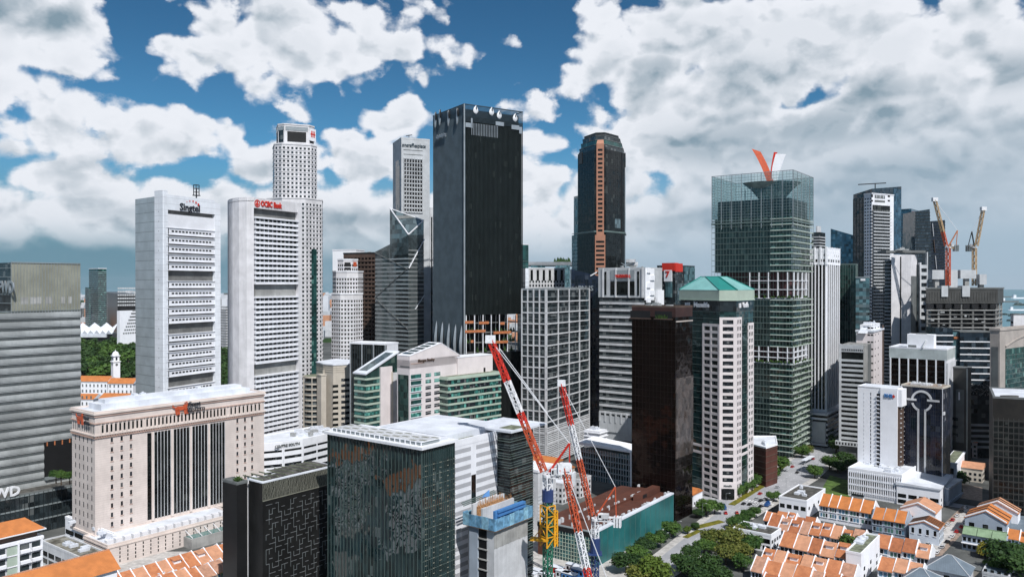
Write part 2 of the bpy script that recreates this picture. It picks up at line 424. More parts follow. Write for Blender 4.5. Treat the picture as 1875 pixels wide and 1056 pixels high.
def rect(C, th, wl, wr):
    """counter-clockwise outline: left corner, near corner, right corner, far corner"""
    r = rdir(th); l = (-r[1], r[0])
    L = (C[0] + l[0] * wl, C[1] + l[1] * wl); Rr = (C[0] + r[0] * wr, C[1] + r[1] * wr)
    return [L, C, Rr, (L[0] + r[0] * wr, L[1] + r[1] * wr)]
class Bld:
    """one building: an Empty at its base that parents its parts"""
    def __init__(s, name, label, cpx=None, D=None, th=37, lpx=None, rpx=None, wl=None, wr=None, pts=None, cat='building', group=None, base_z=0.0):
        if pts is None:
            C = (X(cpx, D), D); r = rdir(th); l = (-r[1], r[0])
            if wl is None: q = along(C, l, lpx); wl = math.hypot(q[0] - C[0], q[1] - C[1])
            if wr is None: q = along(C, r, rpx); wr = math.hypot(q[0] - C[0], q[1] - C[1])
            pts = rect(C, th, wl, wr)
        s.pts = pts; s.D = D or min(p[1] for p in pts); s.th = th
        cx = sum(p[0] for p in pts) / len(pts); cy = sum(p[1] for p in pts) / len(pts)
        s.base = (cx, cy, base_z)
        s.T = thing(name, label, cat, s.base, 0, group)
        s.count, s.pending = {}, {}
        s.faces()
    def faces(s, pts=None):
        pts = pts or s.pts
        s.f = [Face(pts[k], pts[(k + 1) % len(pts)]) for k in range(len(pts))]
        return s.f
    def z(s, py, D=None): return Z(py, D or s.D)
    def add(s, name, mb, m, parent=None, kind=None, label=None):
        o = mb.build(name, m, parent or s.T, s.base)
        if kind: o['kind'] = kind
        if label: o['label'] = label
        return o
    def emit(s, name, mb, offs, m, parent=None, big=None):
        """repeat a piece at offsets: its own object when large enough in the photo, else joined"""
        if not offs: return
        xs = [max(c[k] for c in mb.v) - min(c[k] for c in mb.v) for k in range(3)]
        size = max(math.hypot(xs[0], xs[1]), xs[2]) * F / s.D
        have = s.count.get(name, 0)
        if big is None: big = size >= 9.0
        n = min(len(offs), 300 - have) if big else 0
        if n > 0:
            me = mb.mesh(name, m, s.base)
            for o in offs[:n]: inst(me, name, parent or s.T, o)
            s.count[name] = have + n
        rest = offs[n:]
        if rest:
            key = (name, m)
            if key not in s.pending: s.pending[key] = MB()
            t = s.pending[key]
            for (dx, dy, dz) in rest:
                i = len(t.v)
                t.v += [(x + dx, y + dy, z + dz) for x, y, z in mb.v]
                t.c += [(a + dx * 3.1 + dy * 1.7, b, c + dz) for a, b, c in mb.c]
                t.f += [tuple(i + k for k in f) for f in mb.f]
    def done(s):
        for (name, m), mb in s.pending.items():
            s.add(name + ('_set' if s.count.get(name) else ''), mb, m, kind='stuff')
        s.pending = {}
    def body(s, m, z0, z1, pts=None, name='wall', **k):
        mb = MB(); mb.prism(pts or s.pts, z0, z1, **k); return s.add(name, mb, m)
    def slabs(s, m, z0, pitch, n, h, off=0.25, pts=None, name='floor_band'):
        mb = MB(); mb.prism(offset(pts or s.pts, off), z0, z0 + h, bottom=True)
        s.emit(name, mb, [(0, 0, k * pitch) for k in range(n)], m)
    def bands(s, f, m, z0, pitch, n, h, d=0.3, u0=None, u1=None, name='spandrel', d0=-0.1):
        u0 = 0 if u0 is None else u0; u1 = f.L if u1 is None else u1
        mb = MB(); mb.box(f, u0, u1, z0, z0 + h, d0, d)
        s.emit(name, mb, [(0, 0, k * pitch) for k in range(n)], m)
    def piers(s, f, m, n, w, z0, z1, d=0.35, u0=None, u1=None, name='pier', ends=True, d0=-0.1):
        """n bays between u0 and u1: piers at their edges"""
        u0 = 0 if u0 is None else u0; u1 = f.L if u1 is None else u1
        p = (u1 - u0 - w) / n
        mb = MB(); mb.box(f, u0, u0 + w, z0, z1, d0, d)
        ks = range(n + 1) if ends else range(1, n)
        s.emit(name, mb, [(f.d[0] * p * k, f.d[1] * p * k, 0) for k in ks], m)
    def cells(s, f, m, nu, nz, z0, pz, w, h, u0=None, u1=None, d=0.05, name='window', ms=None, d0=-0.1, skip=None, big=None):
        u0 = 0 if u0 is None else u0; u1 = f.L if u1 is None else u1
        pu = (u1 - u0) / nu
        mb = MB(); mb.box(f, u0 + (pu - w) / 2, u0 + (pu + w) / 2, z0, z0 + h, d0, d)
        offs = [(f.d[0] * pu * i, f.d[1] * pu * i, k * pz) for k in range(nz) for i in range(nu) if not (skip and skip(i, k))]
        if ms:
            g = {}
            for o in offs: g.setdefault(R.choice(ms), []).append(o)
            for q, oo in g.items(): s.emit(name, mb, oo, q, big=big)
        else: s.emit(name, mb, offs, m, big=big)
    def frame_box(s, f, m, u0, u1, z0, z1, d0, d1, name):
        mb = MB(); mb.box(f, u0, u1, z0, z1, d0, d1); return s.add(name, mb, m)
    def roof(s, m, z, par='white_paint', ph=1.2, t=0.5, off=0.1, pts=None, name='roof'):
        """flat roof deck with a parapet standing round it"""
        pts = pts or s.pts
        mb = MB(); mb.prism(offset(pts, -0.05), z - 0.3, z + 0.05); s.add(name, mb, m)
        o, i = offset(pts, off), offset(pts, -t)
        mb = MB(); n = len(pts)
        for k in range(n):
            a, b, c, d = o[k], o[(k + 1) % n], i[(k + 1) % n], i[k]
            for q in (((a, z - .5), (b, z - .5), (b, z + ph), (a, z + ph)), ((a, z + ph), (b, z + ph), (c, z + ph), (d, z + ph)), ((d, z + ph), (c, z + ph), (c, z), (d, z)),
                      ((a, z - .5), (d, z - .5), (c, z - .5), (b, z - .5))):
                mb.poly([(p[0], p[1], h) for p, h in q])
        s.add('parapet', mb, par)
    def plant(s, z, n=8, pts=None, big=False, seed=1, m='plant_unit', hmax=3.0):
        """machines and tanks standing on the roof"""
        r = random.Random(seed); P = offset(pts or s.pts, -3.0)
        f = Face(P[1], P[2]); g = Face(P[1], P[0])
        for k in range(n):
            a, b = r.uniform(0.05, 0.85), r.uniform(0.05, 0.85)
            w, d, h = r.uniform(1.5, 5), r.uniform(1.5, 4), r.uniform(1.0, hmax)
            o = (P[1][0] + f.d[0] * f.L * a + g.d[0] * g.L * b, P[1][1] + f.d[1] * f.L * a + g.d[1] * g.L * b)
            q = [o, (o[0] + f.d[0] * w, o[1] + f.d[1] * w), (o[0] + f.d[0] * w + g.d[0] * d, o[1] + f.d[1] * w + g.d[1] * d), (o[0] + g.d[0] * d, o[1] + g.d[1] * d)]
            mb = MB(); mb.prism(q, z, z + h)
            c = ((q[0][0] + q[2][0]) / 2, (q[0][1] + q[2][1]) / 2)
            if k % 3 == 0: mb.tube((c[0], c[1], z + h), (c[0], c[1], z + h + 0.6), min(w, d) * .35, min(w, d) * .35, 10)
            s.add('rooftop_unit', mb, m)
            if k % 2 == 0:      # a duct running off from the unit
                e = (c[0] + (f.d[0] if k % 4 else g.d[0]) * r.uniform(4, 9), c[1] + (f.d[1] if k % 4 else g.d[1]) * r.uniform(4, 9))
                if abs((e[0] - P[1][0]) * f.d[0] + (e[1] - P[1][1]) * f.d[1]) < f.L and abs((e[0] - P[1][0]) * g.d[0] + (e[1] - P[1][1]) * g.d[1]) < g.L:
                    mb = MB(); mb.bar((*c, z + .5), (*e, z + .5), .55, .4); mb.bar((*e, z), (*e, z + .9), .5); s.add('duct', mb, 'plant_unit')
    def text(s, txt, f, uc, zc, size, m, d=0.4, ext=0.25, bold=0.02, shear=0.0, width=None, name='sign_lettering', label=None, align='CENTER'):
        me = text_mesh(txt, size, ext, bold, shear, align, width)
        Mx = Matrix(((f.d[0], 0, f.n[0], 0), (f.d[1], 0, f.n[1], 0), (0, 1, 0, 0), (0, 0, 0, 1)))
        p = f.pt(uc, d, zc)
        Mx = Matrix.Translation((p[0] - s.base[0], p[1] - s.base[1], p[2] - s.base[2])) @ Mx
        me.transform(Mx)
        me.materials.clear(); me.materials.append(M[m])
        o = inst(me, name, s.T)
        if label: o['label'] = label
        return o
def text_mesh(txt, size, ext, bold, shear=0.0, align='CENTER', width=None):
    cu = bpy.data.curves.new('lettering', 'FONT'); cu.body = txt; cu.size = size; cu.extrude = ext; cu.offset = bold * size
    cu.align_x = align; cu.align_y = 'CENTER'; cu.shear = shear; cu.resolution_u = 2
    o = bpy.data.objects.new('tmp_text', cu); COL.objects.link(o)
    bpy.context.view_layer.update()
    me = bpy.data.meshes.new_from_object(o.evaluated_get(bpy.context.evaluated_depsgraph_get()))
    bpy.data.objects.remove(o)
    if width:
        xs = [v.co.x for v in me.vertices]; k = width / (max(xs) - min(xs))
        me.transform(Matrix.Diagonal((k, 1, 1, 1)))
    return me
R = random.Random(11)
def ring_pts(c, r, n, a0=0.0, sx=1.0, sy=1.0, rot=0.0):
    cr, sr = math.cos(rot), math.sin(rot); out = []
    for k in range(n):
        t = a0 + 2 * math.pi * k / n
        x, y = r * sx * math.cos(t), r * sy * math.sin(t)
        out.append((c[0] + x * cr - y * sr, c[1] + x * sr + y * cr))
    return out
# ================================================================ leaves, ground, roads, sea
def leaf_mat(name, a, b_):
    m = bpy.data.materials.new(name); m.use_nodes = True
    T = NT(m.node_tree)
    g = T.n('ShaderNodeNewGeometry', out=None)
    oi = T.n('ShaderNodeObjectInfo', out=None)
    at = T.n('ShaderNodeTexNoise', Vector=g.outputs[0], Scale=0.45, Detail=3.0)
    v = T.m('ADD', T.m('MULTIPLY', T.step(at, .35, .65), .6), T.m('MULTIPLY', oi.outputs['Random'], .4))
    c = T.mix(v, a, b_)
    d = T.n('ShaderNodeBsdfPrincipled', Base_Color=c, Roughness=0.65, out=None)
    d.inputs['Specular IOR Level'].default_value = 0.25
    tr = T.n('ShaderNodeBsdfTranslucent', Color=T.mix(0.5, c, (0.12, 0.2, 0.02)))
    mx = T.n('ShaderNodeMixShader', 0.25, d.outputs[0], tr)
    T.n('ShaderNodeOutputMaterial', mx, out=None)
    M[name] = m
leaf_mat('leaf_dark', (0.014, 0.040, 0.014), (0.055, 0.11, 0.026))
leaf_mat('leaf_mid', (0.024, 0.068, 0.016), (0.10, 0.18, 0.035))
leaf_mat('leaf_olive', (0.06, 0.09, 0.018), (0.21, 0.21, 0.045))
leaf_mat('leaf_yellow', (0.12, 0.13, 0.02), (0.32, 0.26, 0.03))
mat('grass', (0.085, 0.15, 0.03), rough=.95, var=.3, scale=.2)
mat('land', (0.12, 0.125, 0.12), rough=.95, var=.35, scale=.02)
mat('far_land', (0.16, 0.18, 0.18), rough=1, var=.4, scale=.006)
# sea water
m = bpy.data.materials.new('sea_water'); m.use_nodes = True; T = NT(m.node_tree)
pos = T.n('ShaderNodeNewGeometry', out=0)
w1 = T.n('ShaderNodeTexNoise', Vector=T.v('MULTIPLY', pos, (1, .25, 1)), Scale=0.004, Detail=5.0)
w2 = T.n('ShaderNodeTexNoise', Vector=pos, Scale=0.12, Detail=3.0)
bp = T.n('ShaderNodeBump', Strength=.35, Distance=1.0, Height=w2)
T.n('ShaderNodeOutputMaterial', T.n('ShaderNodeBsdfPrincipled', Base_Color=T.mix(w1, (0.03, 0.13, 0.17), (0.07, 0.22, 0.27)), Roughness=.35, Normal=bp), out=None)
M['sea_water'] = m
def sheet(name, pts, z, m, kind='structure', parent=None):
    mb = MB(); mb.poly([(p[0], p[1], z) for p in pts], [(p[0], p[1], z) for p in pts]); o = mb.build(name, m, parent)
    if kind: o['kind'] = kind
    return o
sheet('ground', [(-26000, -3000), (26000, -3000), (26000, 20500), (-26000, 20500)], 0, 'land')
sheet('sea', [(1000, 1450), (26000, 1300), (26000, 20490), (-26000, 20490), (-26000, 12000), (-9000, 10000), (-2000, 7400), (500, 6500), (1900, 5200)], .3, 'sea_water')
sheet('river', [(-640, 2050), (-430, 1950), (-330, 2600), (-620, 2700)], .3, 'sea_water')
E1 = (math.cos(math.radians(38)), -math.sin(math.radians(38)))   # across the view in the old quarter
E2 = (math.sin(math.radians(38)), math.cos(math.radians(38)))    # up the streets
def strip(name, a, b_, w, z, m, h=None):
    d = Vector((b_[0] - a[0], b_[1] - a[1])).normalized(); n = Vector((d.y, -d.x)) * (w / 2)
    P = [(a[0] - n.x, a[1] - n.y), (a[0] + n.x, a[1] + n.y), (b_[0] + n.x, b_[1] + n.y), (b_[0] - n.x, b_[1] - n.y)]
    if h: mb = MB(); mb.prism(P, z, z + h); o = mb.build(name, m); o['kind'] = 'structure'; return o
    return sheet(name, P, z, m)
def lerp(a, b_, t): return (a[0] + (b_[0] - a[0]) * t, a[1] + (b_[1] - a[1]) * t)
# main road, running away to the right
RA, RB, RC, RD = G(1190, 1056), G(1330, 950), G(1452, 872), G(1530, 806)
RE = (RD[0] + (RD[0] - RC[0]) * 2, RD[1] + (RD[1] - RC[1]) * 2)
road_line = [RA, RB, RC, RD, RE]; widths = [11, 17, 26, 26, 24]
def ribbon(name, line, ws, z, m, off=0.0, h=None):
    Ls, Rs = [], []
    for k, p in enumerate(line):
        a = line[max(0, k - 1)]; b_ = line[min(len(line) - 1, k + 1)]
        d = Vector((b_[0] - a[0], b_[1] - a[1])).normalized(); n = Vector((d.y, -d.x))
        Ls.append((p[0] - n.x * (ws[k] / 2 - off), p[1] - n.y * (ws[k] / 2 - off))); Rs.append((p[0] + n.x * (ws[k] / 2 + off), p[1] + n.y * (ws[k] / 2 + off)))
    mb = MB()
    for k in range(len(line) - 1):
        q = [Ls[k], Rs[k], Rs[k + 1], Ls[k + 1]]
        if h: mb.prism(q, z - h, z)
        else: mb.poly([(x, y, z) for x, y in q])
    o = mb.build(name, m); o['kind'] = 'structure'; return o
ribbon('pavement', road_line, [w + 9 for w in widths], .13, 'pavement', h=.12)
ribbon('road', road_line, widths, .135, 'asphalt')
for k in range(1, 5):    # lane lines, dashed
    mb = MB()
    for s_ in range(len(road_line) - 1):
        a, c = road_line[s_], road_line[s_ + 1]; d = Vector((c[0] - a[0], c[1] - a[1])); n = Vector((d.y, -d.x)).normalized(); L = d.length; d.normalize()
        if widths[s_] < 15 and k % 2: continue
        t = 0
        while t < L - 3:
            o_ = (k / 5 - .5) * (widths[s_] + (widths[s_ + 1] - widths[s_]) * t / L)
            p0 = (a[0] + d.x * t + n.x * o_, a[1] + d.y * t + n.y * o_)
            mb.poly([(p0[0] - n.x * .1, p0[1] - n.y * .1, .14), (p0[0] + n.x * .1, p0[1] + n.y * .1, .14), (p0[0] + n.x * .1 + d.x * 2.6, p0[1] + n.y * .1 + d.y * 2.6, .14), (p0[0] - n.x * .1 + d.x * 2.6, p0[1] - n.y * .1 + d.y * 2.6, .14)])
            t += 6.5
    mb.build('lane_marking', 'road_paint')['kind'] = 'stuff'
# side road crossing the junction and its stop lines
J = lerp(RB, RC, .25)
strip('side_road', (J[0] - E1[0] * 75, J[1] - E1[1] * 75), (J[0] + E1[0] * 10, J[1] + E1[1] * 10), 13, .139, 'asphalt')
mb = MB()
for k in range(14):
    q = (J[0] + E2[0] * 13 + E1[0] * (k * 1.9 - 13), J[1] + E2[1] * 13 + E1[1] * (k * 1.9 - 13))
    mb.poly([(q[0], q[1], .144), (q[0] + E1[0] * .9, q[1] + E1[1] * .9, .144), (q[0] + E1[0] * .9 + E2[0] * 4, q[1] + E1[1] * .9 + E2[1] * 4, .144), (q[0] + E2[0] * 4, q[1] + E2[1] * 4, .144)])
mb.build('crossing', 'road_paint')['kind'] = 'stuff'
# shop street on the right
SA, SB = G(1700, 1015), G(1783, 930)
strip('street', SA, SB, 12.0, .02, 'paving_brown', h=.1)
strip('road', SA, SB, 7.0, .125, 'pavement')
strip('side_road', (SB[0] - E1[0] * 30, SB[1] - E1[1] * 30), (SB[0] + E1[0] * 120, SB[1] + E1[1] * 120), 10, .03, 'asphalt')
# lawn, verges and yards
g0 = G(1510, 905); sheet('lawn', [G(1500, 905), G(1556, 915), G(1556, 880), G(1520, 870)], .05, 'grass')
sheet('lawn', [G(1445, 850), G(1480, 862), G(1500, 838), G(1465, 830)], .055, 'grass')
mb = MB()
for (a, c, w) in ((G(1165, 1010), G(1240, 965), 3.0), (G(1340, 925), G(1400, 888), 4.0), (G(1410, 872), G(1440, 850), 4.0), (G(1270, 968), G(1322, 955), 4.5), (G(1255, 985), G(1282, 972), 3.0)):
    d = Vector((c[0] - a[0], c[1] - a[1])); n = Vector((d.y, -d.x)).normalized() * w / 2
    mb.prism([(a[0] - n.x, a[1] - n.y), (a[0] + n.x, a[1] + n.y), (c[0] + n.x, c[1] + n.y), (c[0] - n.x, c[1] - n.y)], .1, .5)
mb.build('verge_planting', 'leaf_yellow')['kind'] = 'stuff'
sheet('yard', [G(1745, 910), G(1800, 918), G(1800, 893), G(1760, 885)], .06, 'paving_brown')
sheet('plaza', [G(960, 1080), G(1140, 1080), G(1230, 960), G(1060, 925), G(900, 980)], .04, 'pavement')
sheet('plaza', [G(-60, 1200), G(420, 1150), G(430, 1010), G(60, 1010)], .04, 'pavement')
mat('slate_dark', (0.06, 0.06, 0.057), rough=.6, var=.15)
# ================================================================ buildings, left part of the city
def fwd_tower():
    D, th = 450, 37
    r = rdir(th); C = (X(20, D), D); C2 = (C[0] - r[0] * 60, C[1] - r[1] * 60)
    E1 = along(C, r, 147); w = math.hypot(E1[0] - C2[0], E1[1] - C2[1])
    b = Bld('office_tower', 'grey office tower of wavy metal bands with a ribbed olive screen on top, far left', pts=rect(C2, th, 60, w), D=430)
    b.th = th
    z1 = 122.0
    b.body('slate_dark', 0, z1, name='core')
    f = b.f[1]
    for k in range(22):
        z = 12 + k * 5.15
        u1 = f.L
        if 3 <= k <= 6: u1 = f.u(79)
        mb = MB(); n = 14
        for q in range(5):     # rounded band in five strips
            t = q / 5.0; d = 0.25 + 0.55 * math.sin(math.pi * (t + 0.1))
            mb.box(f, 0, u1, z + t * 3.5, z + (t + .2) * 3.5 + .02, -.2, d)
        b.add('metal_band', mb, 'louvre_metal')
        mb = MB()
        for q in range(2): mb.box(f, 0, u1, z + 3.9 + q * .55, z + 4.05 + q * .55, -.2, .35)
        b.add('louvre', mb, 'grey_metal', kind='stuff')
    b.frame_box(f, 'black_void', f.u(79), f.L + 0.02, 26.5, 48, -.3, .12, 'sky_garden_opening')
    mb = MB(); mb.box(f, f.u(79), f.L, 26, 27.5, 0, 2.2); b.add('garden_planter', mb, 'grey_metal')
    mb = MB()
    for k in range(5): mb.box(f, f.u(84) + k * 4.2, f.u(84) + k * 4.2 + .6, 46 - R.random(), 47.8, .15, .5)
    b.add('lantern_row', mb, 'orange_panel', kind='stuff')
    b.roof('roof_grey', z1, 'grey_metal')
    # ribbed box on top
    pts = rect(C, th, 45, math.hypot(E1[0] - C[0], E1[1] - C[1]))
    g = Face(pts[1], pts[2]); g0 = Face(pts[0], pts[1])
    b.body('glass_dark', z1, 152.2, pts=[(p[0], p[1]) for p in offset(pts, -0.4)], name='glass_box')
    mb = MB(); mb.box(g, 0, g.L, z1 + 2, 152.0, -.3, 0.0); b.add('screen', mb, 'screen_grey')
    b.piers(g, 'silver', 23, 0.16, z1 + 1, 152.4, d=.32, name='fin')
    b.bands(g, 'grey_metal', z1, 30, 2, .6, d=.4, name='screen_rail')
    for (a, c) in ((5, 9), (10, 16), (18, 22), (27, 29), (31, 33)): b.frame_box(g, 'concrete', a, c, z1 + 6.5, z1 + 10.5, -.1, .04, 'plant_deck')
    b.bands(g0, 'grey_metal', z1 + 2, 5, 6, .3, name='transom')
    b.text('FWD', g0, g0.L - 5.0, 138, 9.5, 'steel', d=.6, ext=.3, bold=.03)
    mb = MB(); mb.box(b.f[1], b.f[1].u(0) - 8, b.f[1].u(19), z1, z1 + 1.6, -6, -.5); b.add('roof_hedge', mb, 'leaf_mid')
    b.done()
    # podium
    Cp = (C2[0] + r[1] * 14, C2[1] - r[0] * 14)
    p = Bld('tower_podium', 'low dark glass podium with white lettering below the grey banded tower', pts=rect(Cp, th, 30, w), D=430)
    p.body('glass_dark', 0, 23, name='glass_wall'); f = p.f[1]
    p.bands(f, 'grey_metal', 7, 7.5, 3, .8, name='floor_band')
    p.piers(f, 'dark_fin', 40, .25, 0, 23, name='mullion')
    p.roof('roof_dark', 23, 'slate_grey', ph=.8)
    p.text('FWD', f, f.u(4), 26.0, 7.5, 'crane_white', d=.5, ext=.4, bold=.03)
    p.done()
def ge_tower():
    D, th = 410, 38
    b = Bld('stone_office_block', 'cream stone office block with a tall dark glazed centre and a red lion sign', cpx=173, D=D, th=th, lpx=131, rpx=483)
    f0, f, = b.f[0], b.f[1]
    zt = b.z(757)
    b.body('cream_stone', 10, zt)
    b.slabs('cream_trim', 9.4, 1, 1, 1.2, .8, name='base_course')
    for (z, h, o) in ((zt - .9, .9, .9), (zt - 2.0, .5, .5), (zt - 5.6, .5, .55), (zt - 11.8, .6, .8), (zt - 13.2, .45, .45)):
        b.slabs('cream_trim' if h > .5 else 'pink_trim', z, 1, 1, h, o, name='cornice')
    # attic slots
    mb = MB()
    mb.box(f, 0, .55, zt - 7.9, zt - 3.6, 0, .0)
    def slots(u0, u1, n):
        b.cells(f, 'glass_black', n, 1, zt - 10.4, 1, .95, 3.9, u0=u0, u1=u1, d=.08, name='attic_window')
        b.piers(f, 'cream_trim', n, .5, zt - 11, zt - 5.8, d=.4, u0=u0, u1=u1, name='pilaster')
    slots(f.u(183), f.u(262), 10); slots(f.u(265), f.u(414), 22); slots(f.u(419), f.L - 2, 8)
    # dentils
    dm = MB(); dm.box(f, 0, .5, zt - 12.9, zt - 12.0, 0, .75)
    b.emit('dentil', dm, [(f.d[0] * 1.3 * k, f.d[1] * 1.3 * k, 0) for k in range(int(f.L / 1.3))], 'pink_trim', big=False)
    dm = MB(); dm.box(f0, 0, .5, zt - 12.9, zt - 12.0, 0, .75)
    b.emit('dentil', dm, [(f0.d[0] * 1.3 * k, f0.d[1] * 1.3 * k, 0) for k in range(int(f0.L / 1.3))], 'pink_trim', big=False)
    for cx in (204, 222, 239):
        u = f.u(cx)
        b.cells(f, 'glass_window', 1, 10, 13.2, 4.9, 1.15, 2.3, u0=u - 1, u1=u + 1, name='window')
        b.bands(f, 'pink_trim', 12.7, 4.9, 10, .3, d=.25, u0=u - .85, u1=u + .85, name='window_sill')
    for cx in (434, 448, 461):
        u = f.u(cx)
        b.cells(f, 'glass_window', 1, 10, 13.2, 4.9, 1.15, 2.3, u0=u - 1, u1=u + 1, name='window')
        b.bands(f, 'pink_trim', 12.7, 4.9, 10, .3, d=.25, u0=u - .85, u1=u + .85, name='window_sill')
    b.cells(f0, 'glass_window', 5, 10, 13.2, 4.9, .8, 2.8, u0=2, u1=f0.L - 1.2, name='window')
    b.cells(f0, 'glass_black', 10, 1, zt - 10.4, 1, .5, 3.9, u0=.8, u1=f0.L - .5, name='attic_window')
    # glazed centre
    ua, ub = f.u(269), f.u(411); zg = zt - 14.2
    b.frame_box(f, 'glass_black', ua, ub, 12, zg, -.3, .06, 'curtain_wall')
    b.bands(f, 'dark_fin', 13, 1.95, int((zg - 14) / 1.95), .12, d=.14, u0=ua, u1=ub, name='transom')
    n = 4; gw = (ub - ua - 2.2) / n
    for k in range(n):
        a = ua + 2.2 + gw * k
        b.piers(f, 'cream_trim', 1, 1.3, 11, zg, d=.7, u0=a, u1=a + 1.35, name='stone_pier', ends=False) if False else None
        b.frame_box(f, 'cream_trim', a, a + 1.25, 11, zg, -.1, .75, 'stone_pier')
        b.piers(f, 'pale_concrete', 5, .22, 12, zg, d=.4, u0=a + 1.4, u1=a + gw, name='mullion')
    b.frame_box(f, 'black_void', 9, f.L - 20, 8.2, 9.4, -6, -.2, 'undercroft')
    b.roof('roof_white', zt, 'cream_trim', ph=.8, off=.5)
    pr = offset(b.pts, -6); b.body('roof_white', zt, zt + 3.2, pts=pr, name='roof_house')
    b.body('roof_white', zt + 3.2, zt + 5.2, pts=offset(pr, -3.5), name='roof_house')
    b.plant(zt + 5.2, 3, seed=4, hmax=1.0, m='roof_white', pts=offset(pr, -3.5))
    b.text('Great', f, f.u(353), zt - 1.2, 3.4, 'ink', d=1.3, bold=.01, width=7.6)
    b.text('Eastern', f, f.u(356.5), zt - 4.2, 3.4, 'ink', d=1.3, bold=.01, width=10.6)
    lion(b, f, f.u(330), zt - 3.4, 1.15); lion(b, f0, f0.L * .42, zt - 4.4, 1.0)
    b.text('Great', f0, f0.L * .73, zt - 3.2, 2.2, 'ink', d=1.1); b.text('Eastern', f0, f0.L * .75, zt - 5.6, 2.2, 'ink', d=1.1, width=6)
    b.done()
    # podium
    p = Bld('stone_podium', 'cream stone podium with pointed slit windows under the lion office block', cpx=196, D=393, th=th, wl=26, rpx=432)
    p.body('cream_stone', 0, 10.0); f = p.f[1]
    p.slabs('cream_trim', 9.2, 1, 1, .7, .35, name='coping')
    p.cells(f, 'glass_black', 16, 4, 1.2, 2.0, .55, 1.3, u0=4, u1=f.L - 4, name='slit_window')
    p.roof('roof_white', 10.05, 'cream_trim', ph=1.0)
    n = 16
    mb = MB(); w = f.L / n
    mb.box(f, .5, w - .7, 10.2, 12.6, -4.6, -1.8)
    p.emit('canopy', mb, [(f.d[0] * w * k, f.d[1] * w * k, 0) for k in range(n)], 'awning_white')
    # terrace with awning and pool
    u0, u1 = f.u(335), f.u(408)
    p.frame_box(f, 'concrete', u0, u1, 0, 5.4, 0.02, 8.0, 'terrace')
    p.frame_box(f, 'pool_water', u0 + .6, u1 - .6, 5.4, 5.5, 0.8, 7.2, 'pool')
    for k in range(5): mb = MB(); u = u0 + 1 + k * (u1 - u0 - 2) / 4; mb.bar(f.pt(u, .2, 8.4), f.pt(u, 7.5, 5.6), .25); p.add('awning_arm', mb, 'awning_white')
    p.done()
def lion(b, f, u, z, s):
    """the insurer's red lion: body, mane, legs and tail of flat metal"""
    mb = MB()
    def pl(P):
        n = len(P); A = [f.pt(u + x * s, .9, z + y * s) for x, y in P]; B = [f.pt(u + x * s, .6, z + y * s) for x, y in P]
        mb.poly(A); mb.poly(list(reversed(B)))
        for k in range(n): mb.poly([A[k], B[k], B[(k + 1) % n], A[(k + 1) % n]])
    pl([(-3.2, 0.2), (-2.0, 1.5), (1.0, 1.3), (1.6, 2.9), (3.0, 3.4), (3.6, 2.4), (3.1, 1.2), (3.0, -.4), (1.0, -.5), (-2.4, -.6)])
    for a, c in ((-3.1, -.8), (-1.9, -.2), (1.3, .3), (2.5, .9)): pl([(a, 0), (a + 1.0, 0), (c + a * 0 + .6 if False else a + 1.3, -2.6), (a + .4, -2.6)])
    pl([(-3.1, .6), (-4.4, 1.2), (-4.6, 2.6), (-4.0, 2.5), (-3.9, 1.6), (-2.8, 1.2)])
    b.add('lion_emblem', mb, 'red_orange')
